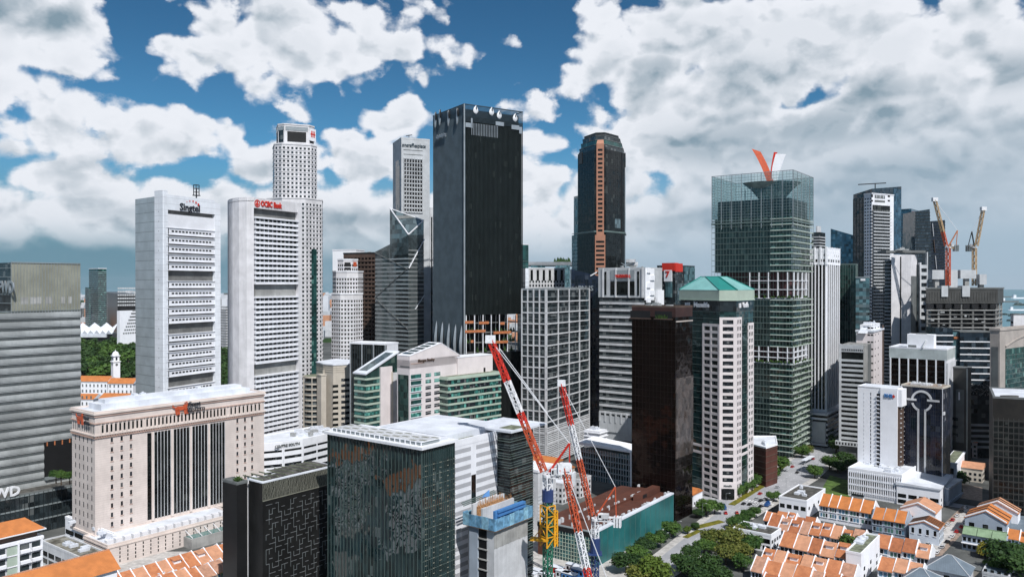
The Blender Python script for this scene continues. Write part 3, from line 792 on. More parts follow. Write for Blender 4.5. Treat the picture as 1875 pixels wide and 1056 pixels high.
def singtel():
    r = rdir(25)
    P1 = (X(300, 505), 505); P3 = along(P1, r, 403); PM = (X(248, 527), 527); P0 = (X(285, 509.5), 509.5)
    B1 = (PM[0] + r[0] * 38, PM[1] + r[1] * 38); B2 = (P3[0] - 16, P3[1] + 9)
    b = Bld('telecom_tower', 'white panelled tower with stacked window modules and a mast on its roof', pts=[PM, P0, P1, P3, B2, B1], D=505)
    f = b.f[2]; zt = b.z(354)
    u0, u1 = f.u(304), f.u(393)
    core = offset(b.pts, -1.8)
    mb = MB(); mb.prism(core, 0, zt - 3); b.add('core', mb, 'dark_concrete')  # dark colour stands in for deep shade in the gaps between modules
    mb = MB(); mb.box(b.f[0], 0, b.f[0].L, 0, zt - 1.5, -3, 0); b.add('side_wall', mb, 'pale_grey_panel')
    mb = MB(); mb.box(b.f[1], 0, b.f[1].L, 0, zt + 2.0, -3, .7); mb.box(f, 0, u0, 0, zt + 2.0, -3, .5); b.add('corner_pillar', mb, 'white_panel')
    mb = MB(); mb.box(f, u1, f.L, 0, zt - 2.5, -3, .5); b.add('end_pillar', mb, 'white_panel')
    for k in (3, 4): mb = MB(); mb.box(b.f[k], 0, b.f[k].L, 0, zt - 2.5, -3, 0); b.add('rear_wall', mb, 'white_panel')
    mb = MB(); mb.box(b.f[5], 0, b.f[5].L, 0, zt - 2.5, -3, 0); b.add('rear_wall', mb, 'white_panel')
    zs = f.z(345, 388)
    b.frame_box(f, 'white_panel', u0, u1 + .0, zs, zt - .5, -1.7, .35, 'sign_wall')
    b.frame_box(f, 'white_paint', u0, u1, 175, zs - 2.6, -1.7, .1, 'top_panel')
    p = 5.69
    for k in range(27):
        z = 171.6 - p * k
        if k in (5, 11, 17): continue
        b.frame_box(f, 'white_paint', u0, u1, z, z + 4.3, -1.7, 0.0, 'window_module')
        b.frame_box(f, 'white_paint', u0, u1, z + 4.3, z + 4.65, -1.7, .55, 'sun_shelf')
        b.frame_box(f, 'white_paint', u0, u1, z - .05, z + .25, -1.7, .45, 'module_sill')
        b.frame_box(f, 'ink', u0, u0 + 2.2, z + .3, z + 4.2, -.6, .1, 'recess_shade')  # ink block paints the shade on the left wall of the recess
        b.cells(f, 'glass_black', 12, 1, z + 1.75, 1, 1.9, 1.05, u0=u0 + 4, u1=u1 - 2.5, d=.07, name='window')
    # panel joints on the pillars: bolts
    b.cells(b.f[1], 'slate_grey', 1, 30, 6, 6.2, .5, .5, d=.75, name='fixing')
    b.slabs('roof_white', zt - 2.2, 1, 1, .5, -2.0, name='roof')
    b.text('Singtel', f, f.u(347), f.z(347, 381), 6.6, 'ink', d=.7, bold=.012, width=16.5)
    mb = MB()
    for k in range(5):
        t = math.radians(125 - k * 22); c = (f.u(350) + math.cos(t) * 7, f.z(349, 381) + math.sin(t) * 4.6)
        q = [f.pt(c[0] + math.cos(a) * (.35 + k * .13), .75, c[1] + math.sin(a) * (.35 + k * .13)) for a in [i * math.pi / 4 for i in range(8)]]
        mb.poly(q)
    b.add('logo_dots', mb, 'red_paint')
    # mast
    c = f.xy(f.u(376), -8); mb = MB(); mb.tube((*c, zt - 2), (*c, zt + 7), .5, .4); mb.tube((*c, zt + 2.2), (*c, zt + 2.6), 2.6, 2.6, 12)
    for k in range(6):
        a = k * math.pi / 3; x, y = c[0] + math.cos(a) * 2, c[1] + math.sin(a) * 2
        mb.bar((x, y, zt + 2.5), (x, y, zt + 9.5), .22)
    for q in (4.5, 7, 9.3): mb.tube((*c, zt + q), (*c, zt + q + .25), 2.1, 2.1, 6)
    b.add('antenna_mast', mb, 'dark_metal')
    b.done()
def ocbc():
    r = rdir(29)
    P1 = (X(465, 541), 541); P2 = along(P1, r, 551)
    left = [(X(417, 566), 566), (X(419, 556), 556), (X(426, 548), 548), (X(438, 542.5), 542.5), (X(452, 540.5), 540.5)]
    l = (-r[1], r[0])
    back = [(P2[0] + l[0] * 12, P2[1] + l[1] * 12), (P2[0] + l[0] * 26 - r[0] * 8, P2[1] + l[1] * 26 - r[1] * 8), (left[0][0] + r[0] * 12 - 1, left[0][1] + r[1] * 12 + 4)]
    b = Bld('bank_tower', 'pale tower with a rounded end wall and three stacked blocks of ribbon windows', pts=left + [P1, P2] + back, D=541)
    f = b.f[5]; zt = Z(361, 541)
    b.body('dark_concrete', 0, zt - 4, pts=offset(b.pts, -2.2), name='core')
    # rounded end wall as one smooth shell
    mb = MB(); mb.prism(left + [P1, (P1[0] + l[0] * 14, P1[1] + l[1] * 14), back[2]], 0, zt); b.add('end_wall', mb, 'offwhite_stone')
    u0, u1 = f.u(466), f.u(545)
    b.frame_box(f, 'offwhite_stone', u1, f.L, 0, zt - 4, -13, .6, 'end_pillar')
    zh = f.z(505, 385)
    b.frame_box(f, 'offwhite_stone', 0, f.L, zh, zt - .3, -13, .3, 'head_wall')
    b.body('offwhite_stone', zt - 3, zt - 2.2, name='roof')
    p = 3.45
    def block(za, zb):
        n = int(round((za - zb) / p))
        for k in range(n):
            z = za - p * (k + 1)
            b.frame_box(f, 'white_paint', u0 + .3, u1, z, z + 1.55, -2.3, .7, 'spandrel')
            b.frame_box(f, 'white_paint', u0 + .3, u1, z - .15, z + .12, -2.3, 1.0, 'sill')
        b.piers(f, 'white_paint', 10, .35, zb, za, d=.2, d0=-2.2, u0=u0 + 1, u1=u1 - .5); b.cells(f, 'glass_window', 10, n, zb + 1.6, p, 2.7, 1.8, u0=u0 + 1, u1=u1 - .5, d=.0, d0=-.9, name='window', ms=['glass_window', 'glass_black', 'glass_dark'])
        b.frame_box(f, 'white_paint', u0, u1 + .4, za, za + 1.2, -2.3, 1.1, 'block_cornice')
    block(f.z(505, 403), f.z(505, 520)); block(f.z(505, 545), f.z(505, 661)); block(f.z(505, 686), 12)
    for py in (520, 661): b.frame_box(f, 'concrete', u0 + 2, u1 - 1, f.z(505, py + 23), f.z(505, py), -8, -1.4, 'void_wall')
    b.text('OCBC Bank', f, f.u(496), f.z(496, 375.5), 5.4, 'red_paint', d=.6, bold=.03, width=19.5)
    mb = MB(); c = (f.u(470.5), f.z(470, 372.5))
    for (ra, rb) in ((2.6, 1.9),):
        for k in range(16):
            a0, a1 = k * math.pi / 8, (k + 1) * math.pi / 8
            mb.poly([f.pt(c[0] + math.cos(a0) * ra, .6, c[1] + math.sin(a0) * ra), f.pt(c[0] + math.cos(a1) * ra, .6, c[1] + math.sin(a1) * ra),
                     f.pt(c[0] + math.cos(a1) * rb, .6, c[1] + math.sin(a1) * rb), f.pt(c[0] + math.cos(a0) * rb, .6, c[1] + math.sin(a0) * rb)])
    mb.box(f, c[0] - .5, c[0] + .5, c[1] - 1.6, c[1] + 1.6, .3, .62); mb.box(f, c[0] - 1.3, c[0] + 1.3, c[1] - .9, c[1] + .2, .3, .61)
    b.add('ship_logo', mb, 'red_paint')
    b.done()
def octa(cpx, D, wpx, rot, n=8, depth=None):
    """eight-sided outline whose silhouette is wpx wide in the photograph"""
    k = wpx / 2 / F / math.cos(math.radians(22.5 - abs((rot % 45) - 22.5))); r = k * D / (1 - k)
    return ring_pts((X(cpx, D + r), D + r), r, 8, math.radians(rot) - math.pi / 2 - math.pi / 8)
def notched(cpx, D, wpx, rot, ch=.16):
    """square outline with cut corners, turned by rot, wpx wide in the photograph"""
    t = math.radians(rot); k = wpx / 2 / F / ((math.cos(t) + math.sin(t)) * (1 - ch * .7)); a = k * D / (1 - k * 1.2); c = (X(cpx, D + a * 1.15), D + a * 1.15); P = []
    for q in range(4):
        for (x, y) in ((-1, -1 + 2 * ch), (-1 + 2 * ch, -1)):
            th = t + q * math.pi / 2; P.append((c[0] + a * (x * math.cos(th) - y * math.sin(th)), c[1] + a * (x * math.sin(th) + y * math.cos(th))))
    return P
def window_grid(b, f, z0, z1, pu, pz, w, h, m='glass_black', frame=None, **k):
    nu = max(1, int(round(f.L / pu))); nz = int((z1 - z0) / pz)
    b.cells(f, m, nu, nz, z0 + (pz - h) / 2, pz, w, h, **k)
def uob():
    D = 690
    b = Bld('stepped_tower', 'tallest white tower, eight sided with small square windows and setbacks', pts=octa(541, D, 102, 12), D=D)
    tiers = [(octa(541, D, 102, 12), 0, Z(362, D)), (notched(540, D + 3, 84, 20), Z(362, D) + .1, Z(262, D)), (notched(541, D + 6, 72, 20), Z(262, D) + .1, Z(225, D))]
    for i, (pts, z0, z1) in enumerate(tiers):
        b.body('offwhite_stone', z0, z1, pts=pts, name='wall')
        top = z1 if i < 2 else z1 - 17
        for k, f in enumerate(b.faces(pts)):
            if f.n[1] < .35:
                window_grid(b, f, max(z0, 10), top - 1.5, 3.6, 3.8, 1.8, 1.9, 'glass_dark', d=.06)
                nn = int((top - max(z0, 10)) / 3.8)
                b.bands(f, 'offwhite_stone', max(z0, 10), 3.8, nn, .55, d=.28, name='string_course')
        b.slabs('offwhite_stone', z1 - .6, 1, 1, 1.2, .35, pts=pts, name='cornice')
    # vertical dark strip and dark corners
    fs = b.faces(tiers[0][0])
    g = max((f for f in fs if f.n[1] < 0), key=lambda f: -f.n[1] + f.n[0])
    b.frame_box(g, 'glass_green', g.L * .35, g.L * .65, 8, Z(455, D), -.1, .4, 'glazed_strip')
    fs = b.faces(tiers[2][0])
    for f in fs:
        if f.n[1] < -.3:
            b.frame_box(f, 'black_void', f.L * .12, f.L * .88, Z(257, D), Z(238, D), -.2, .15, 'crown_recess')
            b.frame_box(f, 'silver', f.L * .05, f.L * .95, Z(236, D), Z(229, D), -.2, .35, 'crown_rail')
    b.frame_box(fs[0], 'glass_dark', 1, fs[0].L - 1, Z(258, D), Z(232, D), -.1, .3, 'crown_glazing')
    g = max((f for f in fs if f.n[1] < -.2), key=lambda f: f.n[0])
    uc = g.L * .62; zc = Z(240, D)
    b.frame_box(g, 'pure_white', uc - 4.2, uc + 4.2, zc - 6.0, zc + 4.8, .1, .6, 'logo_panel')
    mb = MB()
    for k in range(3): mb.box(g, uc - 2.4 + k * 1.9, uc - 1.4 + k * 1.9, zc - 2.8, zc + 2.8, .6, .8)
    mb.box(g, uc - 3.2, uc + 3.2, zc - .5, zc + .5, .6, .81)
    b.add('red_logo', mb, 'red_paint')
    b.done()
    D = 715
    b = Bld('stepped_tower', 'shorter white eight-sided tower with a small red logo, right of the tallest white one', pts=octa(636, D, 59, 10), D=D)
    for i, (pts, z0, z1) in enumerate(((octa(636, D, 59, 10), 0, Z(538, D)), (octa(637, D + 2, 53, 30), Z(538, D) + .1, Z(497, D)), (octa(637, D + 5, 38, 10), Z(497, D) + .1, Z(475, D)))):
        b.body('offwhite_stone', z0, z1, pts=pts)
        for f in b.faces(pts):
            if f.n[1] < .3: window_grid(b, f, max(z0, 8), z1 - 2, 2.6, 3.7, 1.5, 1.8, 'glass_black', d=.06); b.bands(f, 'white_paint', max(z0, 8), 3.7, int((z1 - max(z0, 8)) / 3.7), .5, d=.25, name='string_course')
        b.slabs('white_paint', z1 - .5, 1, 1, 1.3, .4, pts=pts, name='cornice')
    fs = [f for f in b.faces(octa(637, D + 5, 38, 10)) if f.n[1] < 0]
    f = min(fs, key=lambda q: q.n[1]); b.frame_box(f, 'black_void', 1, f.L - 1, Z(494, D), Z(480, D), -.2, .2, 'crown_recess')
    f = max(fs, key=lambda q: q.n[0]); b.frame_box(f, 'red_orange', f.L * .25, f.L * .75, Z(487, D), Z(479, D), .1, .5, 'red_logo')
    b.done()
def behind_left():
    b = Bld('office_block', 'plain white office block just behind the shorter white stepped tower', cpx=652, D=810, th=15, lpx=609, wr=20)
    b.body('pure_white', 0, b.z(458)); b.slabs('white_paint', b.z(458), 1, 1, 1, .3, name='parapet')
    b.cells(b.f[0], 'glass_dark', 8, 30, 10, 4, 2, 1.8); b.done()
    b = Bld('office_block', 'chocolate brown slab block between the white towers and the faceted glass tower', cpx=687, D=770, th=25, lpx=629, wr=25)
    zt = b.z(464); b.body('brown_wall', 0, zt); f = b.f[0]
    b.bands(f, 'brown_wall', 6, 4.1, int(zt / 4.1) - 2, 1.6, d=.5)
    b.cells(f, 'glass_brown', 9, int(zt / 4.1) - 2, 8, 4.1, 2.8, 2.0)
    b.slabs('dark_metal', zt, 1, 1, 1.3, .3, name='parapet'); b.plant(zt, 4, seed=9); b.done()
    # faceted glass tower
    D = 690; th = 38
    C = (X(748, D), D); r = rdir(th); l = (-r[1], r[0]); L = along(C, l, 687); L2 = along(C, l, 714); Rr = along(C, r, 776)
    K = (L[0] + Rr[0] - C[0], L[1] + Rr[1] - C[1])
    b = Bld('faceted_tower', 'green-grey faceted glass tower with a white-framed triangle at its top', pts=[L, C, Rr, K], D=D)
    zL, zC = Z(461, L[1]), Z(430, D)
    mb = MB(); mb.prism([L, C, Rr, K], 0, zC, z1s=[zL, zC, zC + 1, zL]); b.add('glass_wall', mb, 'glass_facet')
    z1, z3 = Z(382, L2[1]), Z(404, Rr[1])
    K2 = (L2[0] + .35 * (Rr[0] - C[0]), L2[1] + .35 * (Rr[1] - C[1]))
    mb = MB(); mb.prism([L2, C, Rr], zL - 10, zC, z1s=[z1, zC + .05, z3], cap=False); b.add('peak_wall', mb, 'glass_silver')
    mb = MB(); mb.poly([(*L2, z1), (*C, zC + .1), (*Rr, z3)]); b.add('triangle_glass', mb, 'glass_silver')
    mb = MB()
    mb.bar((*L2, z1 + .3), (*C, zC + .3), .8); mb.bar((*C, zC + .3), (*Rr, z3 + .3), .8); mb.bar((*L2, z1 + .3), (*Rr, z3 + .3), .8)
    b.add('triangle_frame', mb, 'white_paint')
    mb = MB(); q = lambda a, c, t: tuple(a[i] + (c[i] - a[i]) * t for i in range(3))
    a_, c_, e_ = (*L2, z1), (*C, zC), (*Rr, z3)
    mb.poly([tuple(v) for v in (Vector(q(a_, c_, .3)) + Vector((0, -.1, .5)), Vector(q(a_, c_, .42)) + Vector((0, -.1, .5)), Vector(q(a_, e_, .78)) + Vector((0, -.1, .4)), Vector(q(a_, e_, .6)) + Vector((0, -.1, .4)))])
    b.add('dark_band', mb, 'slate_grey')  # slate band laid across the triangle glass
    f, g = b.f[0], b.f[1]; n = int((zL - 8) / 3.7)
    b.bands(f, 'silver', 6, 3.7, n, 1.15, d=.15); b.bands(g, 'silver', 6, 3.7, n + 2, 1.15, d=.15)
    b.cells(f, 'glass_black', 1, n, 8.2, 3.7, f.L * .36, 1.9, u0=f.L * .62, u1=f.L, name='dark_pane')
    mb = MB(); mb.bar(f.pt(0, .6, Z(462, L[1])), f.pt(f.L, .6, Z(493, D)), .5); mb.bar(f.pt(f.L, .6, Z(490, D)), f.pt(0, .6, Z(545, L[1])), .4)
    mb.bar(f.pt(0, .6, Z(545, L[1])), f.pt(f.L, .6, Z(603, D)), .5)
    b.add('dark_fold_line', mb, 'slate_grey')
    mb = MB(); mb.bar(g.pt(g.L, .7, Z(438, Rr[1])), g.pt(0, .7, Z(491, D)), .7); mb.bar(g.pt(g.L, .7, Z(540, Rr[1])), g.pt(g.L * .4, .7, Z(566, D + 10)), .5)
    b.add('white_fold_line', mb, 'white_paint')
    b.done()
    # triangular concrete tower behind
    b = Bld('concrete_tower', 'tall pale tower with a grid of small square windows behind the faceted glass tower', cpx=735, D=750, th=68, lpx=719.5, rpx=787)
    zt = b.z(254); b.body('grey_white', 0, zt); f, g = b.f[1], b.f[0]
    u0, u1 = f.u(739), f.u(774)
    for k in range(13):
        z = f.z(756, 293 + k * 7.4) - 2.6
        b.cells(f, 'black_void', 7, 1, z, 1, 1.9, 2.3, u0=u0, u1=u1, d=.08, name='window')
    b.cells(f, 'black_void', 7, 4, f.z(756, 445), 4, 1.9, 2.3, u0=u0, u1=u1, d=.08)
    b.piers(f, 'grey_white', 7, .55, f.z(756, 390), f.z(756, 290), d=.8, u0=u0, u1=u1)
    b.bands(f, 'grey_white', f.z(756, 390), 3.9, 14, .6, d=.8, u0=u0, u1=u1)
    b.frame_box(g, 'glass_black', g.L * .35, g.L * .8, 30, g.z(727, 295), -.1, .1, 'glazed_strip')
    for k in range(3): b.frame_box(f, 'slate_grey', u0, u1, f.z(756, 276 + k * 8), f.z(756, 275 + k * 8), 0, .2, 'slot')
    b.text('onerafflesplace', f, f.u(758), f.z(758, 267), 5.0, 'grey_fin', d=.4, bold=.01, width=23)
    b.roof('roof_grey', zt, 'grey_white'); b.plant(zt, 5, seed=3)
    mb = MB(); c = f.xy(f.u(752), -6); mb.tube((*c, zt), (*c, zt + 5), .3, .3); mb.bar((c[0] - 3, c[1], zt + 4), (c[0] + 3, c[1], zt + 5), .6); b.add('roof_crane', mb, 'dark_metal')
    b.frame_box(f, 'pale_concrete', f.L + .5, f.L + 6, 0, f.z(787, 380), -10, -1, 'rear_wing')
    b.frame_box(f, 'glass_black', f.L + 1.5, f.L + 2.8, 20, f.z(787, 397), -1.1, -.8, 'wing_slot')
    b.done()
mat('grey_fin_light', (0.19, 0.25, 0.29), rough=0.35, metal=0.5, var=0.1)  # left-face fins, lightened to carry the reflected sky
mat('fin_mid', (0.045, 0.055, 0.055), rough=0.3, metal=0.5, var=0.1)
glass('glass_gloss', (0.010, 0.015, 0.015), rough=0.04, spec=0.9, cw=1.5, ch=4.4, tilt=0.012, wave=0.012, blinds=0.03, bl=(0.05, 0.06, 0.055))
glass('glass_facet', (0.10, 0.12, 0.125), rough=0.08, spec=0.9, metal=0.3, cw=3.0, ch=3.7, tilt=0.012, wave=0.006, blinds=0.0, var=.25)
def capitaspring():
    b = Bld('ribbed_black_tower', 'tallest dark tower of thin vertical fins with orange terraces near its foot', cpx=850, D=612, th=57.5, lpx=793, rpx=957)
    f, g = b.f[0], b.f[1]; D = 612; zt = b.z(191)
    za, zb = b.z(648), b.z(577)      # open garden storeys
    inner = offset(b.pts, -.9)
    zc = b.z(222)
    b.body('black_wall', 0, za, pts=inner, name='glass_wall')
    b.body('glass_gloss', zb, zc, pts=inner, name='glass_wall')
    b.body('black_void', za, zb, pts=offset(b.pts, -9), name='garden_core')
    b.body('dark_metal', zc, zt - 3, pts=offset(b.pts, -2.5), name='plant_floor')
    mb = MB(); mb.box(f, 0, f.L, 0, zc, -1.0, -.7); b.add('side_glazing', mb, 'glass_sky_sheen')
    pass
    b.piers(f, 'grey_fin_light', 38, .22, zb, zt, d=.0, d0=-1, name='fin'); b.piers(f, 'grey_fin_light', 38, .22, 0, zb, d=.0, d0=-1, name='fin')
    b.piers(g, 'fin_mid', 46, .24, zb, zt - 9, d=.2, d0=-1, name='fin'); b.piers(g, 'fin_mid', 46, .24, 0, za, d=.2, d0=-1, name='fin')
    b.piers(g, 'grey_fin', 58, .16, zt - 9, zt, d=.2, d0=-.1, name='crown_fin')
    mb = MB()
    for k in range(14): mb.box(g, 0, g.L, zt - 12.5 + k * .92, zt - 12.22 + k * .92, -.2, .12)
    b.add('crown_rail_set', mb, 'grey_fin', kind='stuff')
    mb = MB()
    for k in range(8): mb.box(f, 0, f.L, zt - 7 + k * .92, zt - 6.9 + k * .92, -.2, .1)
    b.add('crown_rail_set', mb, 'grey_fin', kind='stuff')
    b.piers(g, 'steel', 16, .35, b.z(246), b.z(224), d=.45, u0=g.u(863), u1=g.u(911), name='pale_fin')
    for (x0, x1, y0, y1) in ((852, 863, 228, 236), (862, 864.5, 220, 238), (907, 922, 226, 233), (936, 950, 232, 240), (950, 955, 236, 248)):
        b.frame_box(g, 'steel', g.u(x0), g.u(x1), g.z(x0, y1 - 3), g.z(x0, y0 - 3), -.2, .7, 'crown_step')
    mb = MB(); mb.bar(g.pt(0, .3, 0), g.pt(0, .3, zt), .9); b.add('corner_edge', mb, 'silver')
    mb = MB()
    for (a, c) in ((b.pts[0], b.pts[1]), (b.pts[1], b.pts[2]), (b.pts[2], b.pts[3]), (b.pts[3], b.pts[0])): mb.bar((*a, zt), (*c, zt), .7)
    b.add('crown_edge', mb, 'grey_fin')
    def petal(ff, u, z, w, h, m, d=.8, d2=.5, nm='crown_petal'):
        mb = MB(); P = []
        for k in range(9):
            t = k / 8; P.append((t, math.sin(math.pi * t ** .8)))
        for k in range(8):
            (t0, s0), (t1, s1) = P[k], P[k + 1]
            for sg in (-1, 1):
                A = [ff.pt(u, d + d2 * s0, z + h * t0), ff.pt(u + sg * w * s0, .2, z + h * t0), ff.pt(u + sg * w * s1, .2, z + h * t1), ff.pt(u, d + d2 * s1, z + h * t1)]
                mb.poly(A if sg > 0 else A[::-1])
        b.add(nm, mb, m)
    for px, py in ((871, 210), (900, 213), (914, 219), (943, 224)):
        petal(g, g.u(px), g.z(px, py), 2.2, 7.0, 'crane_white'); petal(g, g.u(px), g.z(px, py) + 3, .9, 3, 'black_void', d=1.4, nm='petal_opening')
    for px, py in ((798, 235), (806, 231), (822, 232), (838, 229)):
        petal(f, f.u(px), f.z(px, py), 1.6, 13, 'steel'); petal(f, f.u(px) + 1.4, f.z(px, py) + 6, 1.2, 7, 'black_void', d=.9, nm='petal_opening')
    for k, px in enumerate((800, 811, 823, 835, 846)):
        petal(f, f.u(px), f.z(px, 645 + 3 * k), 1.7, 26, 'steel', d=.5, d2=2.0, nm='garden_petal'); petal(f, f.u(px) + 1.8, f.z(px, 640 + 3 * k), .8, 20, 'black_void', d=.45, nm='petal_opening')
    # garden storeys
    for k in range(4):
        z = za + (zb - za) * (k + .02) / 3.9
        mb = MB(); mb.prism(offset(b.pts, -2.5), z, z + .6, bottom=True); b.add('garden_floor', mb, 'dark_concrete')
    for k in range(7):
        mb = MB(); p = g.xy(g.L * (.04 + k * .14), -.8); mb.tube((*p, za), (*p, zb), .4, .4, 10); b.add('white_column', mb, 'white_paint')
    for (x0, x1, y) in ((850, 867, 590), (876, 895, 591), (915, 924, 592), (850, 889, 607), (903, 937, 609), (861, 867, 625), (893, 930, 627)):
        b.frame_box(g, 'orange_panel', g.u(x0) + .5, g.u(x1), g.z(x0, y + 2.4), g.z(x0, y - 2.4), -.6, .1, 'orange_terrace')
    mb = MB()
    for k in range(26):
        u = g.L * R.random() * .9; z = za + (zb - za) * R.choice((.03, .28, .54))
        mb.tube(g.pt(u, -2.4, z), g.pt(u + R.uniform(-1, 1), -2.2, z + R.uniform(2, 4)), 1.2, .3, 6)
    b.add('terrace_planting', mb, 'leaf_dark', kind='stuff')
    mb = MB()
    for k in range(14):
        p = g.pt(g.L * (.03 + .07 * k), -.3, za + 3); q = g.pt(g.L * (.03 + .07 * k) + R.uniform(-3, 3), -.3, zb)
        mb.bar(p, q, .14)
    b.add('thin_brace_set', mb, 'steel', kind='stuff')
    b.text('CapitaSpring', f, f.u(809), f.z(809, 249), 4.2, 'steel', d=.6, bold=.02, width=17)
    b.done()
glass('glass_sky_sheen', (0.17, 0.23, 0.27), rough=0.16, spec=0.8, metal=0.45, cw=1.5, ch=4.4, tilt=0.006, wave=0.004, blinds=0.0)  # left-face glass, sky reflection put into its paler colour
fwd_tower(); ge_tower(); singtel(); ocbc(); uob(); behind_left(); capitaspring()
# ================================================================ buildings, middle
def solar_glass_tower():
    b = Bld('dark_glass_block', 'nearest dark green glass block with a white panelled roof canopy', cpx=772, D=300, th=37, lpx=600, rpx=832)
    f, g = b.f[0], b.f[1]; zt = b.z(822)
    b.body('glass_mirror', 0, zt, name='glass_wall')
    b.piers(f, 'mullion_green', 27, .13, 0, zt - .2, d=.28, name='mullion'); b.piers(g, 'mullion_green', 16, .13, 0, zt - .2, d=.28, name='mullion')
    b.bands(g, 'green_frame', 3, 4, 18, .12, d=.12, name='transom')
    for k in range(5): b.cells(g, 'screen_grey', 1, 36, 1, 2.0, 1.1, .25, u0=1.2 + k * 4.1, u1=3.4 + k * 4.1, d=.16, name='glass_louvre', big=False)
    b.slabs('white_paint', zt - .2, 1, 1, 1.0, 1.2, name='roof_edge')
    pr = offset(b.pts, -1.5)
    P0, P1, P2, P3 = pr
    ff, gg = Face(P0, P1), Face(P1, P2)
    b.body('grey_metal', zt + .9, zt + 2.1, pts=[P0, P1, (P1[0] + gg.d[0] * gg.L * .62, P1[1] + gg.d[1] * gg.L * .62), (P0[0] + gg.d[0] * gg.L * .62, P0[1] + gg.d[1] * gg.L * .62)], name='canopy_base')
    # canopy of white frames and pale panels
    n1, n2 = 14, 6; w = gg.L * .66
    for i in range(n1):
        for j in range(n2):
            a = ff.L * i / n1; c = w * j / n2
            q = [(P0[0] + ff.d[0] * x + gg.d[0] * y, P0[1] + ff.d[1] * x + gg.d[1] * y) for x, y in ((a + .2, c + .2), (a + ff.L / n1 - .2, c + .2), (a + ff.L / n1 - .2, c + w / n2 - .2), (a + .2, c + w / n2 - .2))]
            mb = MB(); mb.prism(q, zt + 2.1, zt + 2.35); b.add('roof_panel', mb, 'screen_grey' if (i * 3 + j * 5) % 4 == 0 else 'pale_concrete')
    q = [(P0[0] + ff.d[0] * x + gg.d[0] * y, P0[1] + ff.d[1] * x + gg.d[1] * y) for x, y in ((-.3, -.3), (ff.L + .3, -.3), (ff.L + .3, w + .3), (-.3, w + .3))]
    mb = MB(); mb.prism(q, zt + 2.0, zt + 2.2); b.add('canopy_frame', mb, 'white_paint')
    fl = Face(q[0], q[1]); b.piers(fl, 'white_paint', 18, .35, zt + .8, zt + 2.2, d=.25, name='canopy_post')
    fl = Face((P1[0] + gg.d[0] * w, P1[1] + gg.d[1] * w), P2)
    b.body('roof_white', zt + .8, zt + 1.2, pts=[fl.a, P2, P3, (P0[0] + gg.d[0] * w, P0[1] + gg.d[1] * w)], name='roof')
    b.done()
mat('mullion_green', (0.09, 0.13, 0.125), rough=.4, metal=.3)
def striped_block():
    r = rdir(37); th = 37; D = 345
    C = (X(820, D - 8), D - 8)
    b = Bld('striped_block', 'white block with soft grey stripes and a white roof deck behind the dark glass block', cpx=818, D=333, th=th, wl=52, rpx=952)
    f = b.f[1]; zt = 73.4
    b.body('white_paint', 0, zt - 2)
    u0 = 0
    for k in range(18):
        z = 4 + k * 3.75
        for (a, c) in ((u0, f.u(862)), (f.u(872), f.L)): b.frame_box(f, 'stripe_grey', a, c, z, z + 1.8, -.1, .06, 'grey_stripe')
    b.frame_box(f, 'glass_black', f.u(863), f.u(871), 4, 57, -.1, .1, 'glazed_strip')
    b.roof('roof_white', zt - 2, 'white_paint', ph=2.2, t=.8)
    q = offset(b.pts, -6); b.body('roof_white', zt - 2, zt + 1.4, pts=q, name='roof_house')
    b.plant(zt - 2, 10, seed=6, m='pale_concrete', hmax=2.0)
    mb = MB(); P = b.pts; gg = Face(P[1], P[2]); l = Face(P[1], P[0])
    o = P[1]; pq = lambda u, v: (o[0] + gg.d[0] * u + l.d[0] * v, o[1] + gg.d[1] * u + l.d[1] * v)
    mb.prism([pq(9, 1.5), pq(24, 1.5), pq(24, 9), pq(9, 9)][::1], zt - 1.9, zt - 1.0); b.add('moss_deck', mb, 'roof_moss')
    b.done()
    c = Bld('dark_glass_block', 'dark glass corner block under a thin white roof plate, beside the grey-striped white wall', cpx=934, D=356, th=th, lpx=903, rpx=976)
    c.body('glass_black', 0, 72.5, name='glass_wall')
    c.cells(c.f[1], 'glass_dark', 1, 18, 3.6, 3.9, c.f[1].L - .5, 2.2, d=.06, name='ribbon_window'); c.cells(c.f[0], 'glass_dark', 1, 18, 3.6, 3.9, c.f[0].L - .5, 2.2, d=.06, name='ribbon_window')
    c.slabs('green_frame', 3, 3.9, 18, .22, .3, name='transom_ring'); c.slabs('green_frame', 4.2, 3.9, 18, .15, .3, name='transom_ring'); c.slabs('green_frame', 5.3, 3.9, 17, .15, .3, name='transom_ring')
    mb = MB(); mb.prism(rect((c.pts[1][0] + .5, c.pts[1][1] - 2), th, 26, 28), 73.6, 74.5, bottom=True); c.add('roof_plate', mb, 'roof_white')
    mb = MB(); q = rect((c.pts[1][0] + 1.5, c.pts[1][1] + 2), th, 8, 9); mb.prism(q, 74.5, 74.7); c.add('moss_deck', mb, 'roof_moss')
    c.done()
mat('stripe_grey', (0.40, 0.405, 0.43), var=.05)
